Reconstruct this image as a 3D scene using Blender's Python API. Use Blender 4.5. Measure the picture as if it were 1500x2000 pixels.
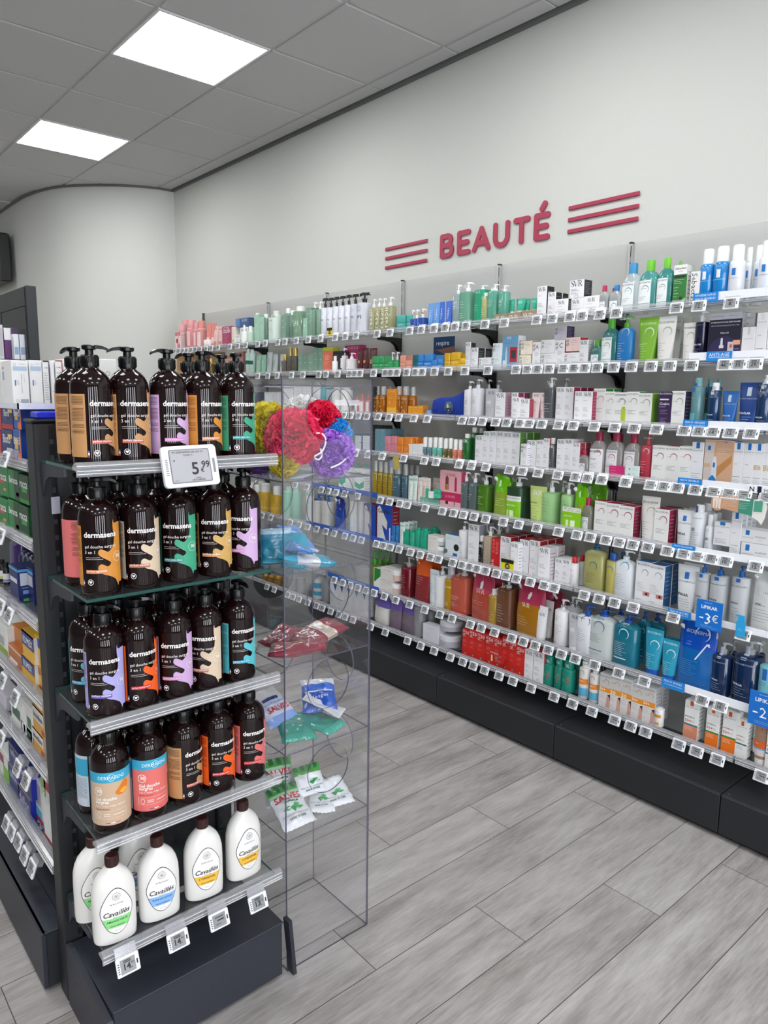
import bpy, bmesh, math, random
from mathutils import Vector, Matrix, noise
from mathutils.geometry import tessellate_polygon
random.seed(7)
PI = math.pi
for _o in list(bpy.data.objects): bpy.data.objects.remove(_o)
scn = bpy.context.scene
COL = scn.collection
# ------------------------------------------------------------------ camera
CAMZ = 1.556
YAW, PITCH, ROLL, FPX = 2.42975427, -0.157404821, -0.0127445016, 1421.81098
_f = Vector((math.cos(YAW)*math.cos(PITCH), math.sin(YAW)*math.cos(PITCH), math.sin(PITCH)))
_r = _f.cross(Vector((0, 0, 1))).normalized(); _d = _f.cross(_r)
_r2 = _r*math.cos(ROLL) + _d*math.sin(ROLL); _d2 = -_r*math.sin(ROLL) + _d*math.cos(ROLL)
cam = bpy.data.cameras.new('camera'); camo = bpy.data.objects.new('camera', cam); COL.objects.link(camo)
M = Matrix.Identity(4)
for i in range(3):
    M[i][0] = _r2[i]; M[i][1] = -_d2[i]; M[i][2] = -_f[i]
M[2][3] = CAMZ
camo.matrix_world = M
cam.sensor_fit = 'VERTICAL'; cam.sensor_height = 36; cam.lens = FPX/2000*36
cam.clip_start = .05; cam.clip_end = 60
scn.camera = camo
def _ray(px, py): return _r2*((px-750)/FPX) + _d2*((py-1000)/FPX) + _f
def at_x(px, py, X): d = _ray(px, py); k = X/d.x; return Vector((X, d.y*k, d.z*k+CAMZ))
def at_y(px, py, Y): d = _ray(px, py); k = Y/d.y; return Vector((d.x*k, Y, d.z*k+CAMZ))
def at_z(px, py, Z): d = _ray(px, py); k = (Z-CAMZ)/d.z; return Vector((d.x*k, d.y*k, Z))
# ------------------------------------------------------------------ render look, world, lamps
vs = scn.view_settings; vs.view_transform = 'Standard'; vs.look = 'None'; vs.gamma = 1; vs.use_curve_mapping = False
vs.exposure = 0.8
scn.cycles.transparent_max_bounces = 32
w_ = bpy.data.worlds.new('world'); scn.world = w_; w_.use_nodes = True
w_.node_tree.nodes['Background'].inputs[0].default_value = (.75, .85, 1, 1)
w_.node_tree.nodes['Background'].inputs[1].default_value = 1.2
PANEL_E = 9.0
def area(name, loc, rot, sx, sy, power, col):
    l = bpy.data.lights.new(name, 'AREA'); l.shape = 'RECTANGLE'; l.size = sx; l.size_y = sy; l.energy = power; l.color = col
    o = bpy.data.objects.new(name, l); COL.objects.link(o); o.location = loc; o.rotation_euler = rot; return o
for _y in (-3.0, -1.75, -.5, .75, 1.8): area('window_daylight', (3.9, _y, 1.6), (0, PI/2, 0), 2.4, .42, 26, (.9, .94, 1))
# ------------------------------------------------------------------ materials
def lin(h):
    c = [int(h[i:i+2], 16)/255 for i in (0, 2, 4)]
    return tuple(x/12.92 if x <= .04045 else ((x+.055)/1.055)**2.4 for x in c) + (1,)
_mc = {}
def mat(h, rough=.45, metal=0., emit=0., alpha=None, coat=0., spec=.5):
    k = (h, rough, metal, emit, alpha, coat, spec)
    if k in _mc: return _mc[k]
    m = bpy.data.materials.new('m_'+h); m.use_nodes = True; nt = m.node_tree; b = nt.nodes['Principled BSDF']
    b.inputs['Base Color'].default_value = lin(h); b.inputs['Roughness'].default_value = rough
    b.inputs['Metallic'].default_value = metal; b.inputs['Specular IOR Level'].default_value = spec
    if coat: b.inputs['Coat Weight'].default_value = coat; b.inputs['Coat Roughness'].default_value = .05
    if emit: b.inputs['Emission Color'].default_value = lin(h); b.inputs['Emission Strength'].default_value = emit
    if alpha is not None:
        t = nt.nodes.new('ShaderNodeBsdfTransparent'); c = lin(h); mx = max(c[:3]) or 1
        t.inputs[0].default_value = tuple(min(1, .25+.75*x/mx) for x in c[:3])+(1,)
        x = nt.nodes.new('ShaderNodeMixShader'); x.inputs[0].default_value = alpha
        nt.links.new(t.outputs[0], x.inputs[1]); nt.links.new(b.outputs[0], x.inputs[2])
        nt.links.new(x.outputs[0], nt.nodes['Material Output'].inputs[0])
    _mc[k] = m; return m
def clear(name, tint, haze=0.04, hazecol=(.8, .8, .82, 1), rough=.03, refl=.9):
    m = bpy.data.materials.new(name); m.use_nodes = True; nt = m.node_tree; n = nt.nodes; n.remove(n['Principled BSDF'])
    t = n.new('ShaderNodeBsdfTransparent'); t.inputs[0].default_value = tint
    g = n.new('ShaderNodeBsdfGlossy'); g.inputs['Roughness'].default_value = rough; g.inputs[0].default_value = (refl,)*3+(1,)
    d = n.new('ShaderNodeBsdfDiffuse'); d.inputs[0].default_value = hazecol
    x0 = n.new('ShaderNodeMixShader'); x0.inputs[0].default_value = haze
    f0 = n.new('ShaderNodeFresnel'); f0.inputs[0].default_value = 1.45; gm = n.new('ShaderNodeNewGeometry'); sb = n.new('ShaderNodeMath'); sb.operation = 'SUBTRACT'; sb.inputs[0].default_value = 1.; nt.links.new(gm.outputs['Backfacing'], sb.inputs[1])
    f = n.new('ShaderNodeMath'); f.operation = 'MULTIPLY'; nt.links.new(f0.outputs[0], f.inputs[0]); nt.links.new(sb.outputs[0], f.inputs[1])
    x = n.new('ShaderNodeMixShader'); L = nt.links.new
    L(t.outputs[0], x0.inputs[1]); L(d.outputs[0], x0.inputs[2]); L(f.outputs[0], x.inputs[0])
    L(x0.outputs[0], x.inputs[1]); L(g.outputs[0], x.inputs[2]); L(x.outputs[0], n['Material Output'].inputs[0])
    return m
M_ACR = clear('acrylic_sheet', (.98, .98, .985, 1), .012)
M_ACRE = clear('acrylic_edge', (.3, .3, .4, 1), .4, (.2, .2, .27, 1), .1)
M_GLASS = clear('shelf_glass', (.94, .965, .96, 1), .02)
M_GEDGE = clear('glass_edge', (.1, .3, .27, 1), .5, (.03, .14, .12, 1), .05)
M_RAIL = clear('rail_plastic', (.88, .88, .9, 1), .24, (.75, .75, .78, 1), .12, 1)
M_TOPP = clear('top_panel', (.965, .965, .97, 1), .03, (.7, .7, .72, 1), .35, .35)
M_DARK = mat('2A2D31', .5); M_DARK2 = mat('24282C', .45); M_BLACK = mat('0B0B0C', .4)
M_TAGW = mat('E8EBEF', .35); M_TAGS = mat('8E9092', .3); M_STEEL = mat('A8A9AA', .3, .9)
# ------------------------------------------------------------------ mesh helpers
class MB:
    def __init__(s): s.v = []; s.f = []; s.m = []; s.mats = []; s.sm = []
    def mi(s, m):
        if m not in s.mats: s.mats.append(m)
        return s.mats.index(m)
    def add(s, vs, fs, m, T=None, smooth=False):
        b = len(s.v); i = s.mi(m)
        s.v += [tuple(T @ Vector(p)) if T else tuple(p) for p in vs]
        for f in fs: s.f.append([b+a for a in f]); s.m.append(i); s.sm.append(smooth)
    def box(s, x0, x1, y0, y1, z0, z1, m, T=None, faces=None):
        V = [(x, y, z) for z in (z0, z1) for y in (y0, y1) for x in (x0, x1)]
        F = [(0, 2, 3, 1), (4, 5, 7, 6), (0, 1, 5, 4), (2, 6, 7, 3), (0, 4, 6, 2), (1, 3, 7, 5)]  # bottom top front(-y) back left right
        if isinstance(m, (list, tuple)):
            for f, mm in zip(F, m): s.add(V, [f], mm, T)
        else: s.add(V, F, m, T)
    def cbox(s, x0, x1, y0, y1, z0, z1, c, m, T=None):
        """box with chamfered edges"""
        P = []
        for z, i in ((z0, c), (z0+c, 0), (z1-c, 0), (z1, c)):
            a0, a1, b0, b1 = x0+i, x1-i, y0+i, y1-i
            P.append([(a0+c, b0, z), (a1-c, b0, z), (a1, b0+c, z), (a1, b1-c, z), (a1-c, b1, z), (a0+c, b1, z), (a0, b1-c, z), (a0, b0+c, z)])
        V = [p for r in P for p in r]; F = [(j*8+k, j*8+(k+1) % 8, (j+1)*8+(k+1) % 8, (j+1)*8+k) for j in range(3) for k in range(8)]
        F += [tuple(range(7, -1, -1)), tuple(range(24, 32))]
        s.add(V, F, m, T)
    def lathe(s, prof, m, T=None, n=24, cap=True, ex=2., ry=1.):
        V = []; F = []
        for r, z in prof:
            for k in range(n):
                a = 2*PI*k/n; c, d = math.cos(a), math.sin(a)
                q = (abs(c)**ex+abs(d)**ex)**(-1/ex) if ex != 2 else 1
                V.append((r*c*q, r*d*q*ry, z))
        for j in range(len(prof)-1):
            for k in range(n): F.append((j*n+k, j*n+(k+1) % n, (j+1)*n+(k+1) % n, (j+1)*n+k))
        if cap: F.append(tuple(range(n-1, -1, -1))); F.append(tuple(range((len(prof)-1)*n, len(prof)*n)))
        s.add(V, F, m, T, True)
    def tube(s, pts, r, m, n=8, T=None):
        V = []; F = []
        P = [Vector(p) for p in pts]
        for i, p in enumerate(P):
            t = (P[min(i+1, len(P)-1)]-P[max(i-1, 0)]).normalized()
            a = t.cross(Vector((0, 0, 1)));
            if a.length < .01: a = t.cross(Vector((0, 1, 0)))
            a.normalize(); b = t.cross(a); rr = r[i] if isinstance(r, (list, tuple)) else r
            for k in range(n): V.append(p+a*rr*math.cos(2*PI*k/n)+b*rr*math.sin(2*PI*k/n))
        for j in range(len(P)-1):
            for k in range(n): F.append((j*n+k, j*n+(k+1) % n, (j+1)*n+(k+1) % n, (j+1)*n+k))
        F += [tuple(range(n-1, -1, -1)), tuple(range((len(P)-1)*n, len(P)*n))]
        s.add(V, F, m, T, True)
    def mesh(s, name):
        me = bpy.data.meshes.new(name); me.from_pydata(s.v, [], s.f)
        for m in s.mats: me.materials.append(m)
        me.polygons.foreach_set('material_index', s.m); me.polygons.foreach_set('use_smooth', s.sm)
        me.update(); bm = bmesh.new(); bm.from_mesh(me)
        for e in bm.edges:
            if len(e.link_faces) == 2 and e.calc_face_angle(0) > .7: e.smooth = False
        bm.to_mesh(me); bm.free(); return me
    def obj(s, name, parent=None, loc=None, rz=0):
        o = bpy.data.objects.new(name, s.mesh(name)); COL.objects.link(o); o.parent = parent
        if loc is not None: o.location = loc
        o.rotation_euler.z = rz; return o
def ob(name, me, parent=None, loc=(0, 0, 0)):
    o = bpy.data.objects.new(name, me); COL.objects.link(o); o.parent = parent; o.location = loc; return o
def tag(o, label, cat, group=None):
    o['label'] = label; o['category'] = cat
    if group: o['group'] = group
    return o
def thing(name, label, cat, loc=(0, 0, 0), rz=0, group=None):
    o = bpy.data.objects.new(name, None); COL.objects.link(o); o.location = loc; o.rotation_euler.z = rz
    o.empty_display_size = .02; return tag(o, label, cat, group)
def struct(o): o['kind'] = 'structure'; return o
def dup(o, parent=None):
    c = o.copy(); COL.objects.link(c)
    if parent: c.parent = parent
    for ch in list(o.children): dup(ch, c)
    return c
# ------------------------------------------------------------------ lettering
_tc = {}
def glyphs(txt, bold=0., shear=0., res=2):
    k = (txt, bold, shear, res)
    if k in _tc: return _tc[k]
    cu = bpy.data.curves.new('t', 'FONT'); cu.body = txt; cu.resolution_u = res; cu.offset = bold; cu.shear = shear; cu.fill_mode = 'FRONT'
    o = bpy.data.objects.new('t', cu); COL.objects.link(o)
    dg = bpy.context.evaluated_depsgraph_get(); me = bpy.data.meshes.new_from_object(o.evaluated_get(dg))
    V = [(v.co.x, v.co.y) for v in me.vertices]; F = [tuple(p.vertices) for p in me.polygons]
    bpy.data.objects.remove(o); bpy.data.curves.remove(cu); bpy.data.meshes.remove(me)
    if V:
        x0 = min(a for a, b in V); x1 = max(a for a, b in V); y0 = min(b for a, b in V); y1 = max(b for a, b in V)
        V = [((a-x0), (b-y0)) for a, b in V]; r = (V, F, x1-x0, y1-y0)
    else: r = ([], [], 1, 1)
    _tc[k] = r; return r
def stroke(pts, ws):
    """variable width stroke -> quads"""
    V = []; F = []
    for i, (x, y) in enumerate(pts):
        a = pts[max(i-1, 0)]; b = pts[min(i+1, len(pts)-1)]; dx, dy = b[0]-a[0], b[1]-a[1]; l = math.hypot(dx, dy) or 1
        w = (ws[i] if isinstance(ws, (list, tuple)) else ws)/2
        V += [(x-dy/l*w, y+dx/l*w), (x+dy/l*w, y-dx/l*w)]
    for i in range(len(pts)-1): F.append((2*i, 2*i+1, 2*i+3, 2*i+2))
    return V, F
def svr_logo():
    V = []; F = []
    def put(s, dx):
        b = len(V); V.extend((x+dx, y) for x, y in s[0]); F.extend(tuple(b+i for i in f) for f in s[1])
    S = [(.55, .80), (.45, .93), (.30, .97), (.14, .90), (.08, .76), (.16, .62), (.34, .50), (.50, .38), (.58, .24), (.50, .10), (.32, .03), (.14, .08), (.04, .22)]
    put(stroke(S, [.03, .05, .07, .10, .13, .16, .18, .17, .14, .11, .07, .05, .03]), 0)
    put(stroke([(.02, .97), (.40, .02)], [.17, .14]), .60); put(stroke([(.42, .03), (.76, .97)], [.05, .05]), .60)
    put(stroke([(-.06, .975), (.14, .975)], .05), .60); put(stroke([(.64, .975), (.88, .975)], .05), .60)
    put(stroke([(.1, .02), (.1, .98)], .15), 1.5); put(stroke([(-.02, .975), (.35, .975)], .05), 1.5); put(stroke([(-.04, .02), (.26, .02)], .05), 1.5)
    put(stroke([(.32, .97), (.52, .90), (.58, .74), (.50, .57), (.30, .50), (.12, .50)], [.05, .1, .15, .11, .05, .05]), 1.5)
    put(stroke([(.32, .50), (.72, .02)], [.15, .12]), 1.5); put(stroke([(.60, .02), (.86, .02)], .05), 1.5)
    return V, F, 2.4, 1.0
_tc['SVRLOGO'] = svr_logo()
def arc_shape(r, w, a0=-60, a1=200, n=14):
    P = []; W = []
    for i in range(n+1):
        t = i/n; a = math.radians(a0+(a1-a0)*t); P.append((r*math.cos(a), r*math.sin(a))); W.append(w*(.15+math.sin(PI*t)*.85))
    return stroke(P, W)
def disc_shape(r, n=16): return [(r*math.cos(2*PI*k/n), r*math.sin(2*PI*k/n)) for k in range(n)], [tuple(range(n))]
def ring_shape(r, w, n=16):
    V = []; F = []
    for k in range(n): a = 2*PI*k/n; V += [(r*math.cos(a), r*math.sin(a)), ((r-w)*math.cos(a), (r-w)*math.sin(a))]
    for k in range(n): j = (k+1) % n; F.append((2*k, 2*j, 2*j+1, 2*k+1))
    return V, F
def grid(x0, x1, z0, z1, nx):
    V = []; F = []
    for i in range(nx+1): x = x0+(x1-x0)*i/nx; V += [(x, z0), (x, z1)]
    for i in range(nx): F.append((2*i, 2*i+2, 2*i+3, 2*i+1))
    return V, F
def grid2(x0, x1, z0, z1, nx, nz):
    V = [(x0+(x1-x0)*i/nx, z0+(z1-z0)*j/nz) for j in range(nz+1) for i in range(nx+1)]
    return V, [(j*(nx+1)+i, j*(nx+1)+i+1, (j+1)*(nx+1)+i+1, (j+1)*(nx+1)+i) for j in range(nz) for i in range(nx)]
def emit_print(mb, ops, w, h, surf, flat, lift=.0003):
    """ops: list of token lists, in fractions of width/height; surf(x,z)->y"""
    lay = 0
    def put(V, F, ox, oz, s, col, rot=False):
        nonlocal lay
        lay += 1; e = lift+.00004*lay
        if not flat: e += .0006
        m = mat(col, .5) if col[0] != '*' else mat(col[1:], .25, .9)
        P = []
        for a, b in V:
            x, z = (ox+a*s, oz+b*s) if not rot else (ox+b*s, oz-a*s) if rot == 1 else (ox-b*s, oz+a*s)
            P.append((x, surf(x, z)-e, z))
        mb.add(P, F, m)
    for t in ops:
        o = t[0]; c = t[-1]
        if o in 'TBIVZ':
            txt = t[1].replace('_', ' '); u, v, ww = map(float, t[2:5])
            V, F, tw, th = glyphs(txt, .02 if o == 'B' else 0, .35 if o == 'I' else 0, 1 if w < .12 else 3)
            if o == 'Z': s = ww*h/tw; put(V, F, -w/2+u*w-th*s/2, v*h, s, c, 1)
            elif o == 'V': s = ww*h/tw; put(V, F, -w/2+u*w+th*s/2, (v-ww)*h, s, c, 2)
            else: s = ww*w/tw; put(V, F, -w/2+u*w-tw*s/2, v*h-th*s, s, c)
        elif o == 'S':
            u, v, ww = map(float, t[1:4]); V, F, tw, th = _tc['SVRLOGO']; s = ww*w/tw; put(V, F, -w/2+u*w-tw*s/2, v*h-s, s, c)
        elif o == 'W':
            u, v, hh = map(float, t[1:4]); V, F, tw, th = _tc['SVRLOGO']; s = hh*h/tw; put(V, F, -w/2+u*w+th*s, (v-hh)*h, s, c, 2)
        elif o == 'R':
            a, b, d, e = map(float, t[1:5]); put(*(grid(-w/2+a*w, -w/2+d*w, b*h, e*h, 1) if flat else grid2(-w/2+a*w, -w/2+d*w, b*h, e*h, 18, 6)), 0, 0, 1, c)
        elif o == 'L':
            a, b, v, n = map(float, t[1:5]); g = float(t[5]) if len(t) > 6 else .03
            rr = random.Random(int(v*1000))
            for i in range(int(n)):
                q = b-(b-a)*rr.random()*.45; put(*grid(-w/2+a*w, -w/2+q*w, (v-i*g)*h-.0005-.012*h*.3, (v-i*g)*h, 1 if flat else 4), 0, 0, 1, c)
        elif o == 'A':
            u, v, r = map(float, t[1:4]); put(*arc_shape(r*w, r*w*.22), -w/2+u*w, v*h, 1, c)
        elif o == 'D':
            u, v, r = map(float, t[1:4]); put(*disc_shape(r*w), -w/2+u*w, v*h, 1, c)
        elif o == 'O':
            u, v, r = map(float, t[1:4]); put(*ring_shape(r*w, r*w*.18), -w/2+u*w, v*h, 1, c)
        elif o == 'P':   # free polygon in fractions
            pts = [tuple(map(float, q.split(','))) for q in t[1:-1]]
            put([(-w/2+a*w, b*h) for a, b in pts], [tuple(range(len(pts)))], 0, 0, 1, c)
TAGS = """
1 -5.586 -5.503 -5.426 -5.356 -5.29 -5.218 -5.147 -5.071 -4.976 -4.898 -4.797 -4.625 -4.516 -4.41 -4.254 -4.161 -4.011 -3.929 -3.804 -3.676 -3.551 -3.409 -3.315 -3.219 -3.038:12 -2.935:11 -2.784:13 -2.699:15 -2.609:19 -2.532:5 -2.468:13 -2.397:9 -2.28:12 -2.167 -1.989 -1.909 -1.822:42 -1.764:41 -1.683:6 -1.61:14 -1.367 -1.284:12 -1.172:8
2 -5.493 -5.416 -4.92 -4.446 -4.259 -4.135 -4.023 -3.859 -3.734 -3.57 -3.498 -3.385 -3.275 -3.229 -3.18:9 -3.064:13 -2.967:26 -2.923:13 -2.874:12 -2.799:12 -2.735:13 -2.685:18 -2.598:13 -2.504:13 -2.395:17 -2.253:17 -2.09 -2.028 -1.972:36 -1.913:34 -1.841 -1.789:32 -1.738:5 -1.68:14 -1.608:9 -1.532:12 -1.451:14 -1.377:11 -1.295:22 -1.176:46 -1.127:35 -1.075:29
3 -3.447 -3.39 -3.326 -3.263 -3.193 -3.118:24 -3.022:26 -2.933:21 -2.856:28 -2.74:12 -2.642:19 -2.403:21 -2.34:22 -2.276 -2.195 -2.131:17 -2.057:12 -2.005 -1.938:12 -1.85 -1.779:19 -1.679 -1.587 -1.503:12 -1.41 -1.303:11 -1.247:14 -1.197:14 -1.136:12 -1.067:15
4 -3.217 -3.106 -2.984:14 -2.813:13 -2.657:9 -2.572:9 -2.415:14 -2.335 -2.245 -2.104 -2.031 -1.945 -1.842 -1.754:5 -1.697:13 -1.63:28 -1.524:13 -1.418 -1.364:16 -1.312:29 -1.244:24 -1.178 -1.124 -1.072 -0.998
5 -3.826 -3.698 -3.544 -3.475 -3.398 -3.314 -3.197 -2.996:14 -2.918 -2.836 -2.777 -2.643:21 -2.519:13 -2.442:8 -2.377 -2.308:12 -2.234:11 -2.129:19 -2.04:13 -1.938:24 -1.824:14 -1.732:11 -1.668:23 -1.595:17 -1.536 -1.476:14 -1.412:16 -1.332:11 -1.269 -1.218 -1.165:37 -1.114:10 -1.012:15
6 -4.229 -4.118 -3.885 -3.785 -3.689 -3.595 -3.499 -3.416 -3.312 -3.234 -3.158 -3.025 -2.965 -2.906 -2.837 -2.746 -2.672 -2.596 -2.538 -2.439:17 -2.376:21 -2.326:13 -2.278:12 -2.223:9 -2.157:14 -2.099 -2.039:13 -1.961:8 -1.885 -1.831 -1.681 -1.61:19 -1.539:13 -1.456 -1.29 -1.032
7 -3.415 -3.329 -3.254 -3.186 -3.111 -3.042 -2.952:21 -2.856:13 -2.746:14 -2.63 -2.519:21 -2.433:21 -2.31:9 -2.239:9 -2.155:16 -2.051:14 -1.985:14 -1.918:19 -1.847:21 -1.777:14 -1.706:14 -1.612:16 -1.499:12 -1.388 -1.155:10 -1.087:16
8 -4.179 -4.086 -3.92 -3.857 -3.79 -3.692 -3.597 -3.535 -3.449 -3.366 -3.304 -3.229 -3.068 -2.94:21 -2.757:6 -2.654:10 -2.554:17 -2.438 -2.352:13 -2.282:23 -2.208:13 -2.118:13 -2.035:23 -1.93:21 -1.804:23 -1.708:18 -1.611 -1.504 -1.432:17 -1.366:9 -1.229 -1.16 -1.081 -0.926
"""
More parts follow.
